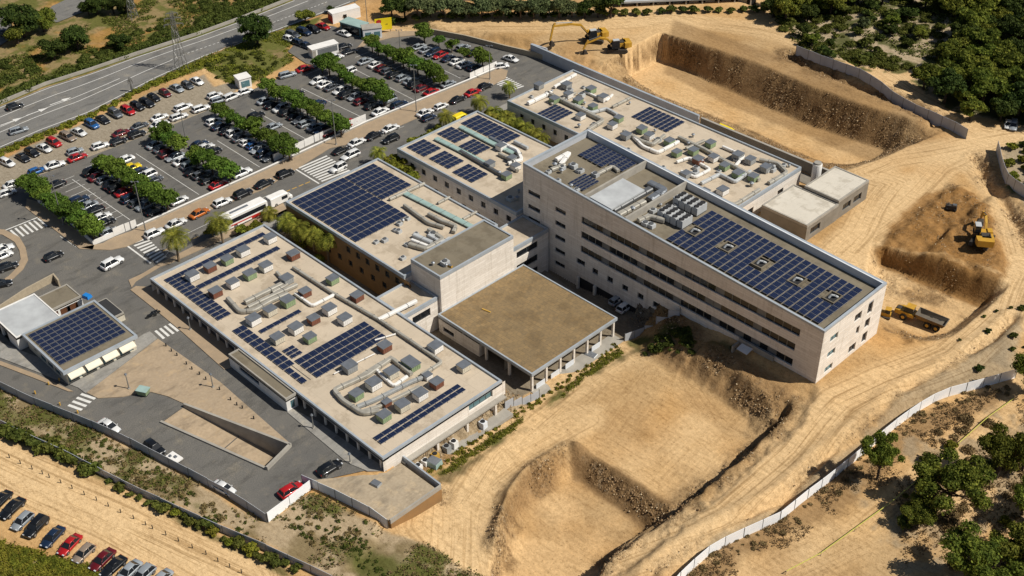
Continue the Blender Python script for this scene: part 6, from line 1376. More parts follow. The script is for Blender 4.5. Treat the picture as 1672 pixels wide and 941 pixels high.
g = G(1552, 343); t = thing('generator', 'dark machine lying on the orange mound near the track', 'machine', g, .4); a = MB(); a.box((0, 0, .3), (2.4, 1.1, .9), bot=.12); part('casing', a, M['trackm'], t, world=False); a = MB(); a.bar((-.6, 0, 1.2), (-.6, 0, 1.7), .12, n=8); a.box((.6, 0, 1.2), (.8, .8, .25)); part('exhaust', a, M['steel'], t, world=False); a = MB(); [a.bar((x, -.7, .3), (x, .7, .3), .3, n=12) for x in (-.8, .8)]; part('wheel', a, M['rubber'], t, world=False)
g = G(1228, 583); t = thing('hut', 'broken concrete hut with white sheets at the foot of the wedge building', 'hut', g); a = MB(); a.box((g[0], g[1]+1, g[2]-1.5), (7.5, .3, 3.2)); a.box((g[0]-3.6, g[1], g[2]-1.5), (.3, 2.2, 2.6)); part('wall', a, M['conc'], t); a = MB(); a.loft([[(g[0]-2.8, g[1]-1.0, g[2]+.8), (g[0]-.4, g[1]-1.2, g[2]+.9), (g[0]-.4, g[1]+.6, g[2]+1.2), (g[0]-2.8, g[1]+.6, g[2]+1.1)], [(g[0]-2.8, g[1]-1.0, g[2]+.86), (g[0]-.4, g[1]-1.2, g[2]+.96), (g[0]-.4, g[1]+.6, g[2]+1.26), (g[0]-2.8, g[1]+.6, g[2]+1.16)]]); part('sheet', a, M['white'], t)
# ================================================================ KIOSKS, BILLBOARD, PYLON, LAMPS
def kiosk(name, label, cat, px, py, rz, L, W, H, wall, roof, win=None, over=.15, zg=0):
    x, y = U(px, py, H/2+zg); t = thing(name, label, cat, (x, y, zg), rad(rz)); a = MB(); a.box((0, 0, -.2), (L, W, H+.2)); part('wall', a, M[wall], t, world=False)
    a = MB(); a.box((0, 0, H), (L+over*2, W+over*2, .14)); part('roof', a, M[roof], t, world=False)
    for w in win or ():
        a = MB(); side, s0, s1, z0, z1, mt = w
        if side in 'lr': a.box(((s0+s1)/2, (-1 if side == 'l' else 1)*(W/2+.02), z0), (s1-s0, .06, z1-z0))
        else: a.box(((-1 if side == 'f' else 1)*(L/2+.02), (s0+s1)/2, z0), (.06, s1-s0, z1-z0))
        part('door' if mt in ('rust', 'conc', 'redp') else 'window', a, M[mt], t, world=False)
    return t
kiosk('container', 'white site container with a red end at the top of the kiosk yard', 'container', 562, 23, 78, 8.4, 3.0, 2.8, 'white', 'white', [('f', -1.5, 1.5, .2, 2.2, 'redp'), ('n', -.8, .8, .1, 2.2, 'conc'), ('l', -1, 0, .8, 1.9, 'glass')], .03)
kiosk('cabin', 'glass cabin with a flat pale blue roof beside the billboard', 'cabin', 579, 45, 12, 7.0, 3.6, 2.8, 'bglass', 'gglass', [('n', -1.6, 1.6, .3, 2.4, 'glass'), ('l', -3, 3, .3, 2.4, 'glass')])
kiosk('cabin', 'white and blue panelled cabin under the yellow billboard', 'cabin', 607, 52, 60, 5, 3.0, 2.9, 'panelw', 'conc', [('l', -2, -.4, .6, 2.0, 'bglass'), ('l', .4, 2, .6, 2.0, 'bglass')])
kiosk('kiosk', 'long white framed glass kiosk on the verge above the car park', 'kiosk', 528, 81, 78, 7.4, 2.6, 2.5, 'white', 'white', [('l', -2.2, 3.4, .7, 2.2, 'blind'), ('n', -1, 1, .4, 2.2, 'bglass'), ('l', -3.6, -2.7, .2, 2.2, 'conc')])
kiosk('kiosk', 'small square white kiosk on the grass by the highway verge', 'kiosk', 397, 133, 78, 3.2, 3.0, 2.7, 'white', 'white', [('l', -1.1, 1.1, .5, 2.1, 'bglass'), ('n', -.9, .9, .5, 2.1, 'blind')])
x, y = U(627, 54, 0); t = thing('billboard', 'yellow billboard with a red mark beside the blue roofed cabin', 'billboard', (x, y, 0), rad(60)); a = MB(); a.box((0, 0, .9), (4.6, .15, 3.3)); part('board', a, M['yellowb'], t, world=False)
a = MB(); a.poly([(-1.9, -.09, 3.1), (-.6, -.09, 3.0), (-.5, -.09, 3.7), (-1.2, -.09, 4.0), (-1.9, -.09, 3.7)]); part('emblem', a, M['redp'], t, world=False); a = MB(); a.box((-.8, -.09, 2.2), (.7, .02, .16)); a.box((.9, -.09, 2.4), (.6, .02, .16)); part('mark', a, M['dark'], t, world=False)
for s in (-1.8, 1.8): a = MB(); a.box((s, .1, -.2), (.14, .14, 4.2)); part('post', a, M['steel'], t, world=False)
def pylon(px, py, h, label, b=.95):
    x, y = U(px, py, 0); t = thing('pylon', label, 'pylon', (x, y, 0)); a = MB(); n = 9; Q = []
    for i in range(n+1):
        z = h*i/n; w = b*(1-i/n)**1.15+min(.28, b*.4); Q.append([(x+sx*w, y+sy*w, z) for sx, sy in ((-1, -1), (1, -1), (1, 1), (-1, 1))])
    for i in range(n):
        for k in range(4):
            a.bar(Q[i][k], Q[i+1][k], .08); a.bar(Q[i][k], Q[i+1][(k+1) % 4], .035) if (i+k) % 2 else a.bar(Q[i][(k+1) % 4], Q[i+1][k], .035); a.bar(Q[i+1][k], Q[i+1][(k+1) % 4], .03)
    part('lattice', a, M['post'], t)
    for zz, L_ in ((h*.80, .15*h), (h*.90, .13*h), (h*.985, .09*h)):
        a = MB(); a.bar((x-L_*.5, y-L_*.85, zz), (x+L_*.5, y+L_*.85, zz), .1); a.bar((x-L_*.5, y-L_*.85, zz), (x, y, zz+.6), .05); a.bar((x+L_*.5, y+L_*.85, zz), (x, y, zz+.6), .05)
        for s in (-1, 1): a.bar((x+s*L_*.5, y+s*L_*.85, zz), (x+s*L_*.5, y+s*L_*.85, zz-.7), .08, 0, 6)
        part('cross_arm', a, M['post'], t)
pylon(297, 114, 15.6, 'tall steel lattice pylon on the verge between highway and gravel strip')
pylon(218, 30, 11, 'grey lattice pylon behind the dark trees at the top left', .8)
pylon(216, 150, 3.6, 'small lattice mast at the near edge of the highway', .12)
def lamp(px, py, h, label, grp, head=True, arm=0, r=.09):
    x, y = U(px, py, 0); t = thing('street_lamp', label, 'street lamp', (x, y, 0), group=grp); a = MB(); a.bar((x, y, -.2), (x, y, h), r*1.4, n=8, r2=r*.8); part('pole', a, M['post'], t); a = MB(); a.box((x, y, 0), (.45, .45, .3)); part('base', a, M['conc'], t)
    a = MB()
    if h > 6: a.bar((x-.45, y-.45, h), (x+.45, y+.45, h), .05); a.box((x+.45, y+.45, h-.1), (.5, .3, .14)); a.box((x-.45, y-.45, h-.1), (.5, .3, .14))
    else: a.bar((x, y, h), (x, y, h+.28), .28, n=10, r2=.12)
    part('lamp_head', a, M['zinc'], t)
for i, (px, py, h) in enumerate([(104, 368, 12), (238, 378, 12), (304, 232, 9), (549, 237, 11.5), (680, 183, 12.3), (654, 90, 7), (800, 130, 9.2), (600, 39, 9), (581, 20, 8)]):
    lamp(px, py, h, f'tall thin lighting mast, {ORD[i]} in order along the car park', 'lighting masts of the car park')
for px, py, h, lb in ((211, 635.5, 3.3, 'short dark lamp post on the plaza beside the green container'), (348, 633, 3.0, 'short lamp post at the road edge of the plaza'), (311, 539, 2.8, 'short white lamp post in front of the front building arcade'), (512, 700, 3.0, 'short lamp post near the rear end of the front building drive'), (1277, 624, 2.4, 'small lamp at the corner foot of the wedge building'), (572, 756, 2.0, 'stub lamp at the terrace corner')):
    if px == 1277: continue
    lamp(px, py, h, lb, None)
# bollards and marker posts
def smallpost(name, cat, L, lab, grp, h, r, mat, zg=None):
    a = MB(); a.bar((0, 0, -.1), (0, 0, h), r, n=8); a.bar((0, 0, h), (0, 0, h+.08), r*1.2, n=8, r2=r*.4); me_ = a.mesh(name, [M[mat]])
    for i, (px, py) in enumerate(L):
        g = G(px, py) if zg is None else U(px, py, zg)+(zg,); o = bpy.data.objects.new(name, me_); COL.objects.link(o); o.location = g; tag(o, lab.replace('@', ORD[i]), cat, grp)
smallpost('marker_post', 'post', [(p[0], p[1]+5) for p in C4(0, 694, [(62, 190), (132, 228), (206, 262), (272, 293), (315, 315), (388, 350), (460, 385), (537, 425), (615, 460), (690, 498), (768, 538), (850, 577), (927, 617), (970, 640), (1055, 680), (1135, 720), (1223, 763), (1310, 803), (1385, 848), (1460, 885), (1535, 922)])],
          'thin dark marker post, @ from the left along the dirt track', 'marker posts along the dirt track', .8, .07, 'rubber')
smallpost('bollard', 'bollard', C4(0, 460, [(1055, 410), (1090, 443), (1125, 470), (1185, 525), (1220, 557), (1268, 590), (1308, 622), (1395, 687), (1465, 752), (1505, 785), (1540, 805), (1612, 872)]), 'small dark bollard, @ from the crossing along the plaza road edge', 'bollards along the plaza edge', .6, .11, 'rubber', .13)
smallpost('bollard', 'bollard', C4(0, 460, [(225, 712), (378, 630), (382, 785), (495, 835), (310, 655)]), 'small bollard, @ beside the service lane hoarding crossing', 'bollards along the service lane', .6, .12, 'ypaint', .02)
# bits and pieces
for px, py, s_, mt, nm, lb in ((614, 791, (1.6, 1.2, .35), 'gpanel', 'hatch_cover', 'grey square hatch cover in the middle of the tan terrace'), (709, 759, (2.2, 1.8, 1.0), 'gglass', 'bin', 'dark green box bin on the weeds beside the terrace'), (965, 580, (2.2, 1.4, .25), 'panelw', 'white_sheet', 'white sheet lying on the grass in front of the canopy'),
                           (735, 436, (.9, .5, .4), 'yellow', 'gutter_piece', 'yellow scrap lying on the tall block roof'), (1212, 508, (.5, .4, .3), 'stone', 'stone', 'pale stone in the field')):
    if py in (508,): continue
    z_ = 7.3 if py == 436 else (.02 if py == 791 else None)
    g = (U(px, py, z_)+(z_,)) if z_ is not None else G(px, py); a = MB(); a.box((g[0], g[1], g[2]), s_, 0, .2, bot=.06); a.box((g[0], g[1], g[2]+s_[2]), (s_[0]*.9, s_[1]*.9, .06), 1, .2); single(nm, a, [M[mt], M['zinc']], lb, nm.replace('_', ' '), loc=g)
a = MB(); g = U(794, 507, -.5); a.box((g[0], g[1], -.6), (1.9, .25, .15), 0, .2); single('plank', a, M['ypaint'], 'yellow plank lying on the brown canopy roof', 'plank', loc=(g[0], g[1], -.6))
# equipment standing on the ledge under the front building overhang
for i, (yy, mt) in enumerate(((88.9, 'white'), (90.5, 'white'), (92.6, 'ypaint'), (95.2, 'gpanel'), (96.8, 'white'), (103.5, 'panelw'))):
    a = MB(); a.box((-114.0, yy, -2.9), (1.2, 1.1, 1.3), 0, .1, bot=.04); a.bar((-114.0, yy, -1.6), (-114.0, yy, -1.45), .4, 1, 10); single('plant_unit', a, [M[mt], M['dark']], f'{["white","white","yellow","grey","white","pale blue"][i]} plant unit, {ORD[i]} from the terrace on the ledge under the front building', 'plant unit', 'plant units under the front building overhang', loc=(-114.0, yy, -2.9))
# tape line between the pines
pts = [G(*p) for p in ((1283, 938), (1340, 908), (1395, 868), (1450, 828), (1520, 770), (1565, 728), (1612, 686), (1655, 655))]
t = thing('tape_barrier', 'yellow tape strung on low stakes across the sandy ground by the pines', 'barrier tape', pts[0]); a = MB()
for p, q_ in zip(pts, pts[1:]): a.bar((p[0], p[1], p[2]+.7), (q_[0], q_[1], q_[2]+.7), .07)
part('tape', a, M['tape'], t)
for p in pts: a = MB(); a.bar((p[0], p[1], p[2]-.2), (p[0], p[1], p[2]+.8), .06); part('stake', a, M['stone'], t)
# steel fences in front of the canopy
for lab, P_ in (('blue grey railing between the front building and the canopy', [(-114.8, 109.5), (-114.0, 117.2)]), ('blue grey railing between the canopy and the wedge building', [(-113.8, 140.0), (-112.5, 144.5), (-107.5, 148.0)])):
    z0 = -5.0 if P_[0][1] > 120 else -4.3
    t = thing('railing', lab, 'fence', (P_[0][0], P_[0][1], z0)); R_ = resample(P_, 2.0)
    for a_, b_ in zip(R_, R_[1:]):
        c = ((a_[0]+b_[0])/2, (a_[1]+b_[1])/2); L_ = math.dist(a_, b_); rz = math.atan2(b_[1]-a_[1], b_[0]-a_[0]); a = MB(); zc = min(gz(*a_), gz(*b_)); a.box((c[0], c[1], zc-.4), (L_-.1, .06, 2.2), 0, rz); part('panel', a, M['panelg'], t)
    for a_ in R_: a = MB(); a.box((a_[0], a_[1], gz(*a_)-.5), (.1, .1, 2.5)); part('post', a, M['steel'], t)
# ================================================================ VEGETATION
def leafmesh(name, lobes, n, size, seed, mat, squash=1.0, shell=.55):
    """many small leaf-sized faces spread through a few lobes; some gaps stay open"""
    r = np.random.default_rng(seed); w = np.array([l[3]**2 for l in lobes]); w = w/w.sum(); k = r.choice(len(lobes), n, p=w)
    c = np.array([l[:3] for l in lobes])[k]; R = np.array([l[3] for l in lobes])[k]
    d = r.normal(size=(n, 3)); d /= np.linalg.norm(d, axis=1)[:, None]; d[:, 2] = np.where(d[:, 2] < -.35, -d[:, 2]*.5, d[:, 2])
    # twig clusters: snap directions towards cluster centres so that clumps and gaps appear
    nc_ = max(10, n//26); cl = r.normal(size=(nc_, 3)); cl /= np.linalg.norm(cl, axis=1)[:, None]; cl[:, 2] = np.abs(cl[:, 2])*.9-.1
    ci = r.integers(0, nc_, n); d = cl[ci]*.82+d*.30; rad_ = (shell+(1-shell)*r.random(n)**.6)*(.88+.24*((ci*7919) % 13)/13)
    p = c+d*(R*rad_)[:, None]*np.array([1, 1, squash]); nrm = d+r.normal(size=(n, 3))*.55; nrm /= np.linalg.norm(nrm, axis=1)[:, None]
    t = np.cross(nrm, r.normal(size=(n, 3))); t /= np.linalg.norm(t, axis=1)[:, None]; b_ = np.cross(nrm, t); s = size*(.6+.8*r.random(n))[:, None]
    V = np.stack([p-t*s*.5-b_*s*.28, p+t*s*.15-b_*s*.38, p+t*s*.55, p+t*s*.1+b_*s*.4, p-t*s*.45+b_*s*.25], 1).reshape(-1, 3)
    me = bpy.data.meshes.new(name); me.vertices.add(len(V)); me.vertices.foreach_set('co', V.astype(np.float32).ravel()); me.loops.add(len(V)); me.loops.foreach_set('vertex_index', np.arange(len(V), dtype=np.int32))
    me.polygons.add(n); me.polygons.foreach_set('loop_start', np.arange(0, 5*n, 5, dtype=np.int32)); me.update(calc_edges=True); me.materials.append(mat); return me
def tree_proto(name, seed, R, H, n, leaf, size, bark='bark', lobes=6, squash=.8, lean=0, tr=.16, cat='tree', lo=(.38, .52), spread=(.4, .62)):
    rr_ = random.Random(seed); t = thing(name, 'x', cat); L = [(0, 0, H, R*(.62 if lo[0] > .3 else .42))]
    for i in range(lobes):
        a = 2*PI*i/lobes+rr_.uniform(-.4, .4); q = R*rr_.uniform(*spread); L.append((q*math.cos(a), q*math.sin(a), H+rr_.uniform(-.45, .25)*R*squash, R*rr_.uniform(*lo)))
    a = MB(); z0 = -.4; top_ = (lean, 0, H-R*.2); a.bar((0, 0, z0), (lean*.4, 0, H*.45), tr*1.25, 0, 8, tr); a.bar((lean*.4, 0, H*.45), top_, tr, 0, 8, tr*.5)
    for l in L[1:]: a.bar((lean*.4, 0, H*.42+rr_.uniform(0, .2)*H), (l[0], l[1], l[2]-l[3]*.2), tr*.5, 0, 5, tr*.18)
    part('trunk', a, M[bark], t, world=False)
    o = bpy.data.objects.new('crown', leafmesh('crown', L, n, size, seed, M[leaf], squash)); COL.objects.link(o); o.parent = t
    learn(t); return t
rt = random.Random(21)
def plant(P, px, py, sc, label, group, z=None, h=None, squash=None):
    g = G(px, py) if z is None else U(px, py, z)+(z,)
    s = sc if squash is None else (sc, sc, sc*squash)
    return dup(P, g, rt.uniform(0, 6.28), label, group, s)
LT = [tree_proto('street_tree', 30+i, 2.7, 3.3, 3600, 'leaf_lot', .32, lobes=8, squash=.85) for i in range(4)]
TR_ROWS = [('first', (52, 318), (152, 391), 10), ('second', (168, 281), (276, 347), 10), ('third', (268, 237), (375, 301), 9), ('fourth', (362, 197), (475, 262), 10), ('fifth', (440, 157), (556, 222), 10), ('sixth', (528, 118), (626, 172), 9), ('seventh', (608, 86), (720, 142), 10)]
for nm, a, b, n in TR_ROWS:
    for i in range(n):
        if nm == 'third' and i in (3,): continue
        t_ = i/(n-1); px = a[0]*(1-t_)+b[0]*t_+rt.uniform(-2, 2); py = a[1]*(1-t_)+b[1]*t_+rt.uniform(-1.5, 1.5); sc = rt.uniform(.78, 1.2)
        plant(LT[rt.randrange(4)], px, py, sc, f'bright green tree, {ORD[i]} from the highway end in the {nm} car park row', 'trees planted in rows across the car park', z=0)
for i, (px, py) in enumerate([(693, 68), (717, 76), (738, 84), (758, 97), (788, 110)]): plant(LT[i % 4], px, py+2, (1.05, .75, .8, .75, 1.1)[i], f'bright green tree, {ORD[i]} from the left in the sparse last car park row', 'trees planted in rows across the car park', z=0)
# bigger rounded trees around the highway
BG = [tree_proto('broadleaf_tree', 50+i, 4.6, 4.3, 9000, 'leaf_dark' if i else 'leaf_pine', .38, 'barkd', lobes=15, lo=(.3, .44), spread=(.35, .7), squash=.95, tr=.28) for i in range(3)]
for px, py, s, k, lb in ((40, 62, 1.25, 1, 'largest dark tree in the top left corner group'), (72, 52, .95, 0, 'olive green tree joined to the largest one at the top left'), (30, 72, .8, 0, 'lower olive tree at the foot of the top left group'), (128, 82, .92, 1, 'round dark tree behind the hedge, middle of the left three'), (90, 98, .82, 2, 'round dark tree nearest the hedge at the left'),
                         (199, 82, .66, 2, 'small round dark tree above the highway hedge'), (160, 24, .75, 1, 'dark tree left of the second pylon'), (186, 22, .72, 2, 'dark tree beside the top pylon'), (206, 22, .6, 1, 'small dark tree touching the top pylon'), (145, 24, .55, 2, 'small dark tree at the end of the top left side road'), (421, 73, 1.1, 1, 'large round dark tree on the near side of the highway'),
                         (499, 38, .62, 0, 'round tree behind the cars in the kiosk yard'), (540, 22, .3, 2, 'small bush tree beside the white container')):
    plant(BG[k], px, py, s, lb, None, z=0)
OL = [tree_proto('olive_tree', 70+i, 3.2, 3.6, 4200, 'leaf_olive', .36, lobes=6, squash=.85, tr=.2) for i in range(2)]
DK = [tree_proto('broadleaf_tree', 75+i, 3.3, 3.7, 4200, 'leaf_dark', .36, 'barkd', lobes=6, squash=.9, tr=.2) for i in range(2)]
for i, px in enumerate(list(range(640, 1010, 21))):
    py = 27+rt.uniform(-2, 2); big = i in (0, 1, 7, 8, 16, 17); P = (DK if i in (0, 1, 15, 16, 17) else OL)[i % 2]
    plant(P, px, py+3, rt.uniform(.9, 1.2)*(1.15 if big else 1), f'tree, {ORD[i]} from the left in the line along the top dirt road', 'line of trees along the top dirt road')
SH = [tree_proto('shrub', 80+i, 1.1, .75, 520, l, .32, lobes=4, squash=.75, tr=.05, cat='shrub') for i, l in enumerate(('leaf_scrub', 'leaf_scrub', 'leaf_dark', 'leaf_olive', 'leaf_yellow', 'leaf_dry'))]
STUFFED = []
def mass(name, label, pts, leaf, size, dens=300, squash=.75):
    # pts: (x, y, radius): a thicket nobody could count, one mesh of leaf-sized faces
    L = [(x, y, gz(x, y)+r_*.25, r_) for x, y, r_ in pts]; n = int(sum(dens*r_*r_ for _, _, r_ in pts))
    o = bpy.data.objects.new(name, leafmesh(name, L, n, size, len(label)*3+len(pts), M[leaf], squash, shell=.5)); COL.objects.link(o); tag(o, label, 'undergrowth', kind='stuff')
def fill(poly, n, lo, hi, z=1):
    P = UP(poly, z); xs = [p[0] for p in P]; ys = [p[1] for p in P]; out = []
    for _ in range(n*60):
        if len(out) >= n: break
        x = rt.uniform(min(xs), max(xs)); y = rt.uniform(min(ys), max(ys))
        if float(vn(np.array([x]), np.array([y]), 7, 3)[0]) < .40 or float(sdp(np.array([x]), np.array([y]), P)[0]) < 0: continue
        out.append((x, y, rt.uniform(lo, hi)))
    return out
def fline(pts, step, lo, hi, z=0, jit=1.0): return [(x+rt.uniform(-jit, jit), y+rt.uniform(-jit, jit), rt.uniform(lo, hi)) for x, y in resample(UP(pts, z), step)]
def shrubs(poly, n, lo, hi, label, group, kinds=(0, 1, 2), z=1, world=False):
    P = poly if world else UP(poly, z); xs = [p[0] for p in P]; ys = [p[1] for p in P]; k = 0; tries = 0
    while k < n and tries < n*40:
        tries += 1; x = rt.uniform(min(xs), max(xs)); y = rt.uniform(min(ys), max(ys))
        if float(sdp(np.array([x]), np.array([y]), P)[0]) < 0: continue
        dup(SH[rt.choice(kinds)], (x, y, gz(x, y)-.05), rt.uniform(0, 6.28), label, group, rt.uniform(lo, hi)); k += 1
def shrubline(pts, step, lo, hi, label, group, kinds, z=0, jit=1.0):
    for x, y in resample(UP(pts, z), step):
        x += rt.uniform(-jit, jit); y += rt.uniform(-jit, jit); dup(SH[rt.choice(kinds)], (x, y, gz(x, y)-.05), rt.uniform(0, 6.28), label, group, rt.uniform(lo, hi))
HG = [(-30, 176), (0, 163), (75, 132), (150, 108), (219, 84), (321, 51), (400, 22), (460, 0)]
mass('hedge_growth', 'dense green hedge growth along the far side of the highway', fline(HG, .8, .9, 1.7, jit=1.3)+fline([(330, 38), (430, 2), (470, -12)], .9, 1.4, 2.2, jit=1.5), 'leaf_scrub', .34, 300)
mass('verge_growth', 'low yellow green growth on the verge behind the gravel parking', fline([(-10, 256), (0, 252), (144, 192), (257, 135), (330, 104), (365, 92)], .6, .5, 1.1, jit=1.0), 'leaf_yellow', .3, 240)
mass('rough_growth', 'low patchy growth between the pylon and the kiosks', fill([(335, 108), (440, 70), (485, 85), (470, 100), (400, 140), (350, 128)], 70, .4, 1.1, 0), 'leaf_scrub', .3, 200, .5)
mass('wasteland_growth', 'low olive growth on the wasteland beyond the highway', fill([(240, 10), (420, -20), (330, 45), (210, 80), (60, 125), (0, 140), (0, 100), (120, 100), (230, 50)], 130, .5, 1.5, 0), 'leaf_scrub', .34, 200, .55)
shrubline([(640, 34), (800, 34), (1000, 28), (1240, 22), (1262, 30)], 3.2, 1.2, 1.7, 'dark clipped shrub along the top edge of the dirt road', 'clipped shrubs along the top dirt road', (2, 1), z=1, jit=.6)
shrubline([(5, 706), (60, 728), (105, 748), (150, 772)], 1.1, 1.0, 1.7, 'bright leafy bush spilling below the lower white fence', 'leafy bushes below the lower fence', (0, 1, 1), jit=.7)
shrubline([(180, 790), (200, 800), (222, 810), (250, 828), (290, 842), (330, 862), (370, 882), (420, 905), (480, 935)], 1.7, .6, 1.25, 'scattered green bush at the foot of the lower white fence', 'scattered bushes along the lower fence', (0, 1, 4), jit=.6)
mass('weed_growth', 'dry weedy growth on the strip between the two lower fences', fill([(0, 640), (60, 668), (160, 708), (234, 748), (430, 860), (500, 812), (620, 862), (600, 900), (430, 885), (213, 790), (20, 694)], 190, .2, .6, 0), 'leaf_scrub', .2, 170, .35)
mass('weed_growth', 'brownish dead growth on the strip between the two lower fences', fill([(0, 640), (60, 668), (160, 708), (234, 748), (430, 860), (500, 812), (620, 862), (600, 900), (430, 885), (213, 790), (20, 694)], 120, .25, .7, 0), 'leaf_dry', .2, 200, .35)
mass('weed_growth', 'green weedy patch at the bottom of the photo', fill([(545, 880), (640, 888), (760, 932), (800, 980), (620, 980)], 80, .2, .55, -1), 'leaf_scrub', .18, 200, .3)
mass('weed_growth', 'weeds in the green line in front of the canopy', fline([(700, 785), (760, 742), (830, 688), (880, 650), (940, 608), (985, 578), (1005, 560)], .45, .2, .6, -4, .7), 'leaf_yellow', .2, 300, .5)
mass('shade_growth', 'dark growth in the shade at the foot of the wedge building', fill([(1025, 530), (1100, 548), (1200, 592), (1180, 598), (1080, 575), (1020, 562)], 60, .4, 1.0, -3), 'leaf_dark', .25, 250, .5)
mass('corner_growth', 'soft yellow green growth in the bottom left corner behind the cars', fill([(0, 885), (60, 905), (150, 930), (190, 960), (0, 990)], 130, .3, .8, 0), 'leaf_yellow', .22, 300, .4)
SCR = [(1262, 35), (1300, 78), (1340, 98), (1400, 106), (1480, 108), (1540, 100), (1600, 60), (1672, 20), (1672, -60), (1250, -60)]
shrubs(SCR, 120, 1.0, 2.4, 'dark green scrub bush on the pale rocky slope at the upper right', 'scrub bushes on the rocky slope', (0, 1, 2, 2, 3))
mass('scrub_growth', 'low matted scrub covering the pale rocky slope', fill(SCR, 420, .5, 1.9, 1), 'leaf_scrub', .36, 170, .4)
shrubs([(1630, 235), (1720, 225), (1720, 340), (1650, 305)], 30, .5, 1.4, 'scrub bush beyond the grey hoarding at the right edge', 'scrub beyond the right hoarding', (0, 4, 2))
shrubs([(1540, 560), (1680, 470), (1680, 620), (1600, 620)], 12, .3, .9, 'small round bush on the bare bank above the curved hoarding', 'bushes on the bare bank', (1, 2))
mass('undergrowth', 'dry thicket beneath the lower right pines', fill([(1460, 800), (1520, 700), (1700, 650), (1750, 950), (1480, 950)], 110, .3, 1.2, 1), 'leaf_dry', .25, 200, .45)
mass('undergrowth', 'dry brush along the outer foot of the curved white hoarding', fline([(1640, 634), (1500, 676), (1410, 758), (1310, 834), (1180, 905), (1110, 965)], .7, .2, .7, 1, 1.8), 'leaf_dry', .22, 260, .4)
shrubs([(1440, 840), (1520, 720), (1680, 690), (1700, 900), (1500, 900)], 14, .5, 1.2, 'green bush on the sandy ground beneath the lower right pines', 'green bushes beneath the pines', (0, 4), z=1)
# pines
PN = [tree_proto('pine_tree', 90+i, 4.3, 5.4, 13000, 'leaf_pine', .24, 'barkd', lobes=20, squash=1.0, lean=.5, tr=.24, lo=(.19, .33), spread=(.3, .9)) for i in range(3)]
PN2 = [tree_proto('pine_tree', 95+i, 3.9, 4.4, 7000, 'leaf_pine' if i else 'leaf_dark', .38, 'barkd', lobes=14, lo=(.28, .42), spread=(.35, .75), squash=.9, tr=.24) for i in range(3)]
for px, py, s, k, lb, q in ((1432, 783, .78, 0, 'slender pine rising beside the curved white hoarding', 1.45), (1545, 830, 1.30, 1, 'broadest pine in the middle of the lower right group', .95), (1498, 858, .72, 2, 'small pine below the broadest one in the lower right group', .8), (1625, 782, 1.0, 2, 'pine with a visible trunk near the lower right edge', 1.3),
                            (1590, 955, 1.35, 1, 'large pine cut by the bottom edge at the lower right', .85), (1665, 930, 1.2, 0, 'pine in the bottom right corner of the photo', .9), (1680, 640, .9, 2, 'pine at the right edge by the end of the curved hoarding', 1.2), (1668, 770, .7, 0, 'pine half cut off by the right edge', 1.1), (1690, 850, 1.0, 1, 'pine beyond the right edge, only its side showing', 1), (1520, 800, .6, 0, 'darker pine tucked behind the broadest one', 1.1)):
    plant(PN[k], px, py, s, lb, None, squash=q)
W_ = [(1590, 206), (1560, 190), (1530, 160), (1500, 140), (1530, 110), (1570, 60), (1530, 30), (1560, -60), (1760, -60), (1760, 215), (1672, 200)]
P = UP(W_, 1); k = 0; pts = []
xs = [p[0] for p in P]; ys = [p[1] for p in P]
while k < 5000 and len(pts) < 105:
    k += 1; x = rt.uniform(min(xs), max(xs)); y = rt.uniform(min(ys), max(ys))
    if float(sdp(np.array([x]), np.array([y]), P)[0]) < 1 or any(math.dist((x, y), q) < 4.6 for q in pts): continue
    pts.append((x, y)); dup(PN2[rt.randrange(3)], (x, y, gz(x, y)-.1), rt.uniform(0, 6.28), 'dense dark pine in the wood at the upper right', 'pines of the upper right wood', rt.uniform(.8, 1.35))
for i, (px, py, s) in enumerate([(1262, 22, 1.0), (1282, 30, 1.1), (1300, 18, 1.2), (1318, 30, .8), (1335, 15, 1.0), (1355, 22, 1.1), (1310, 55, .6), (1325, 70, .55), (1272, 6, 1), (1400, 0, 1.1), (1380, 8, .9), (1440, 2, 1.0), (1480, -4, 1.1), (1510, 8, 1.0), (1545, 10, 1.1), (1480, 30, .6), (1455, 40, .6), (1500, 60, .6)]):
    plant(PN2[i % 3], px, py+6, s, f'dark tree, {ORD[i]} counted from the left above the rocky slope' if i < 1 else 'dark tree standing at the upper edge of the rocky slope', 'dark trees at the upper edge of the rocky slope')
for o in bpy.data.objects:
    if o.get('label', '').startswith('dark tree, first counted'): o['label'] = 'dark tree standing at the upper edge of the rocky slope'
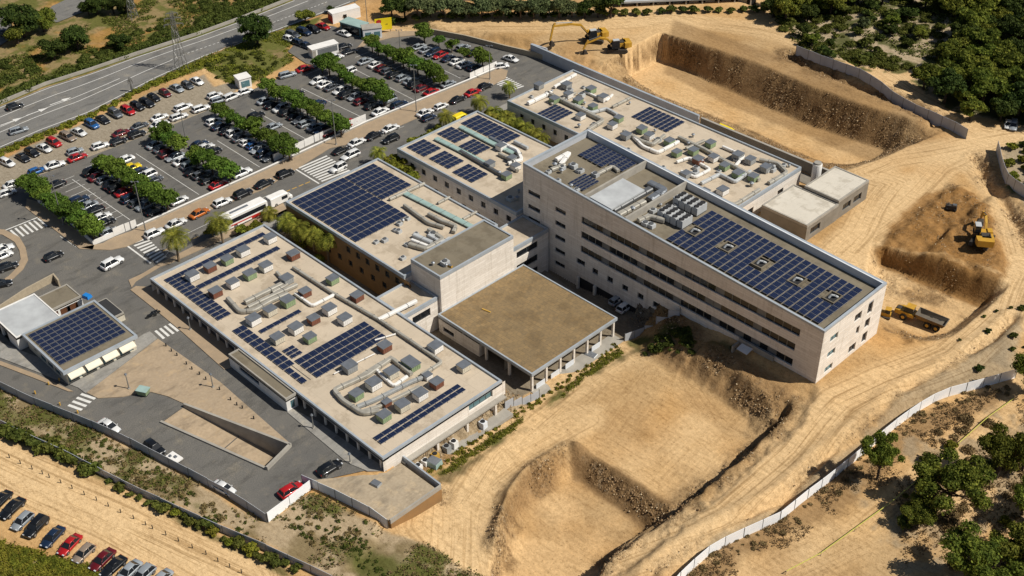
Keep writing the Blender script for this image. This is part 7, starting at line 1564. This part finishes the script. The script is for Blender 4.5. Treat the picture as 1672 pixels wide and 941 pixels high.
# palms
def palm_proto(seed, H, R, nf=26):
    rr_ = random.Random(seed); t = thing('palm_tree', 'x', 'palm tree'); a = MB(); a.bar((0, 0, -.3), (.1, 0, H*.5), .26, 0, 9, .2); a.bar((.1, 0, H*.5), (.15, .05, H), .2, 0, 9, .24); a.bar((.15, .05, H-.5), (.15, .05, H+.1), .3, 0, 9, .34); part('trunk', a, M['palmbark'], t, world=False)
    b_ = MB()
    for k in range(nf):
        az = 2*PI*k/nf*2.4+rr_.uniform(-.2, .2); el = rr_.uniform(-.25, 1.15); L = R*rr_.uniform(.85, 1.1); pts = []; n = 7; p = Vector((.15, .05, H)); d = el
        for i in range(n+1):
            pts.append(p.copy()); p = p+Vector((math.cos(az)*math.cos(d), math.sin(az)*math.cos(d), math.sin(d)))*L/n; d -= .22+.05*i*.5
        for i in range(1, n+1):
            q = pts[i]; fd = (pts[i]-pts[i-1]).normalized(); sd = fd.cross(Vector((0, 0, 1))).normalized()
            for s in (-1, 1):
                for m_ in range(2):
                    o_ = q-fd*(L/n*.5*m_); ll = .62*R/2.4*math.sin(PI*(i+.4)/(n+1.6)); tip = o_+sd*s*ll+fd*ll*.55+Vector((0, 0, -.18*ll)); b_.poly([o_-fd*.05, o_+fd*.10, tip]) 
            b_.poly([pts[i-1]-sd*.03, pts[i-1]+sd*.03, pts[i]+sd*.02, pts[i]-sd*.02])
    part('crown', b_, M['leaf_palm'], t, world=False); learn(t); return t
PM = [palm_proto(3, 5.2, 3.1, 44), palm_proto(8, 4.0, 3.0, 44)]
def palm(px, py, k, s, lb, grp=None, z=0):
    H = (5.2, 4.0)[k]*s; x, y = U(px, py, z+H); dup(PM[k], (x, y, z), rt.uniform(0, 6), lb, grp, s)   # pixel is the crown's centre
palm(284, 388, 0, 1.1, 'palm at the street corner of the front building beside the zebra crossing'); palm(358, 361, 0, 1.05, 'palm in front of the bus'); palm(438, 348, 1, .85, 'small palm at the street end of the court', z=-2)
for i, (px, py, s) in enumerate([(439, 350, .7), (466, 360, 1.0), (487, 370, 1.05), (509, 381, 1.0)]):
    if i == 0: continue
    palm(px, py, 1, s, f'leafy palm, {ORD[i-1]} from the street in the shaded court', 'palms in the shaded court', z=-1.5)
palm(531, 384, 0, 1.3, 'largest palm leaning over the shaded court, nearest the camera', z=-4.2)
palm(616, 249, 1, .85, 'palm at the street corner of the middle building'); palm(720, 285, 0, 1.05, 'single palm rising from the court in front of the wing wall', z=-4.2); palm(728, 190, 1, .9, 'palm by the street at the wing building corner', z=0); palm(784, 165, 1, .95, 'palm by the street beyond the wing building'); palm(832, 141, 1, .8, 'palm at the street corner of the rear building')
for i, (px, py) in enumerate([(808, 178), (826, 188), (843, 196), (858, 204), (872, 213), (884, 222), (800, 190), (820, 200)]): palm(px, py+2, 1, .85, 'yellow green palm in the court between the rear and wing buildings', 'palms in the rear court', z=-.6)
YL = [tree_proto('shrub', 120+i, 1.6, 1.5, 1100, 'leaf_yellow', .38, lobes=5, squash=.9, tr=.08, cat='shrub') for i in range(2)]
for L_, lb, gr, z in (([(632, 262), (643, 268), (655, 272), (668, 276), (676, 285), (646, 258), (660, 264)], 'yellow green bush filling the court mouth beside the middle building', 'bushes in the court beside the middle building', .5), ([(690, 226), (704, 220), (716, 210), (676, 232)], 'green bush along the street end of the wing building', 'bushes at the wing street end', 0), ([(406, 372), (418, 366), (346, 376), (392, 374), (800, 182), (816, 186)], 'green bush by the street pavement', 'bushes by the street pavement', 0), ([(798, 190), (812, 197), (828, 205), (845, 214), (862, 222), (878, 230), (890, 238)], 'yellow green bush low in the rear court', 'bushes in the rear court', -1.5), ([(452, 378), (490, 401), (520, 418)], 'dark bush under the court palms', 'bushes under the court palms', -3)):
    for i, (px, py) in enumerate(L_):
        x, y = U(px, py, z+1.5); dup(YL[i % 2], (x, y, z-.1), rt.uniform(0, 6), lb, gr, rt.uniform(.8, 1.15))
for p in LT+BG+OL+DK+SH+PN+PN2+PM+YL: drop(p)
# grass and weeds that nobody could count
def tufts(name, label, polys, n, size, mat, z=0, hgt=.35):
    r = np.random.default_rng(abs(hash(label)) % 1000 if False else len(label)*7+n % 97); PT = []
    for poly in polys:
        P = UP(poly, z); xs = [p[0] for p in P]; ys = [p[1] for p in P]; X = r.uniform(min(xs), max(xs), n*3); Y = r.uniform(min(ys), max(ys), n*3)
        ok = (sdp(X, Y, P) > 0) & (fbm(X, Y, 5, 5, 3) > .47); X, Y = X[ok][:n], Y[ok][:n]; PT.append(np.stack([X, Y, terrain_h(X, Y)[0]], 1))
    p = np.concatenate(PT); m_ = len(p); k = 5; p = np.repeat(p, k, 0)+np.concatenate([r.normal(size=(m_*k, 2))*size*.8, r.random((m_*k, 1))*hgt], 1)
    d = r.normal(size=(m_*k, 3)); d[:, 2] = abs(d[:, 2])+.3; d /= np.linalg.norm(d, axis=1)[:, None]; t = np.cross(d, r.normal(size=d.shape)); t /= np.linalg.norm(t, axis=1)[:, None]; b_ = np.cross(d, t); s = size*(.5+r.random((m_*k, 1)))
    V = np.stack([p-t*s*.5, p+b_*s*.5, p+t*s*.5, p-b_*s*.4], 1).reshape(-1, 3); nq = m_*k
    me = bpy.data.meshes.new(name); me.vertices.add(len(V)); me.vertices.foreach_set('co', V.astype(np.float32).ravel()); me.loops.add(len(V)); me.loops.foreach_set('vertex_index', np.arange(len(V), dtype=np.int32)); me.polygons.add(nq); me.polygons.foreach_set('loop_start', np.arange(0, 4*nq, 4, dtype=np.int32)); me.update(calc_edges=True); me.materials.append(M[mat])
    o = bpy.data.objects.new(name, me); COL.objects.link(o); tag(o, label, 'weeds', kind='stuff')
tufts('weeds', 'low dry weeds on the strip between the two lower left fences', [STR], 4200, .22, 'leaf_dry')
tufts('grass', 'green tufts of grass on the strip between the lower left fences', [STR], 2200, .25, 'leaf_scrub')
tufts('grass', 'yellow green grass on the verge between the highway and gravel parking', [VRG], 4200, .3, 'leaf_yellow')
tufts('grass', 'rough grass on the wasteland beyond the highway', [[(-20, 150), (0, 100), (240, 0), (480, -20), (320, 50), (100, 118)]], 4000, .35, 'leaf_scrub')
tufts('grass', 'grass line in front of the canopy pillars', [[(700, 792), (760, 750), (880, 662), (985, 582), (1012, 562), (1018, 572), (960, 612), (860, 690), (740, 780)]], 1500, .2, 'leaf_yellow', z=-4)
tufts('ground_cover', 'low scrub cover on the pale rocky slope at the upper right', [SCR], 5000, .4, 'leaf_scrub', z=1)
tufts('grass', 'soft grass in the bottom left corner below the parked cars', [[(-20, 880), (60, 900), (150, 925), (190, 960), (-20, 990)]], 2600, .3, 'leaf_yellow')
tufts('undergrowth', 'dry undergrowth under the lower right pines', [[(1460, 800), (1520, 700), (1700, 650), (1750, 950), (1480, 950)], [(1650, 630), (1500, 670), (1400, 750), (1180, 885), (1110, 950), (1180, 950), (1350, 860), (1440, 800)]], 1800, .22, 'leaf_dry', z=1)
# ================================================================ LIGHT
SC.world = bpy.data.worlds.new('World'); wn = SC.world; wn.use_nodes = True; nt = wn.node_tree; bg = nt.nodes['Background']; sky = nt.nodes.new('ShaderNodeTexSky'); sky.sky_type = 'NISHITA'; sky.sun_disc = False
EL, AZ = 50.0, 30.0
sky.sun_elevation = rad(EL); sky.sun_rotation = rad(90-AZ); nt.links.new(sky.outputs[0], bg.inputs[0]); bg.inputs[1].default_value = .048
sd = bpy.data.lights.new('sun', 'SUN'); so = bpy.data.objects.new('sun', sd); COL.objects.link(so); sd.energy = 5.0; sd.angle = rad(.5); sd.color = (1, .945, .84)
dv = Vector((math.cos(rad(AZ))*math.cos(rad(EL)), math.sin(rad(AZ))*math.cos(rad(EL)), math.sin(rad(EL)))); so.rotation_euler = dv.to_track_quat('Z', 'Y').to_euler(); so.location = (-130, 130, 200)
SC.view_settings.view_transform = 'Standard'; SC.view_settings.look = 'None'; SC.view_settings.exposure = 0; SC.view_settings.gamma = 1
SC.cycles.max_bounces = 6; SC.cycles.use_denoising = True
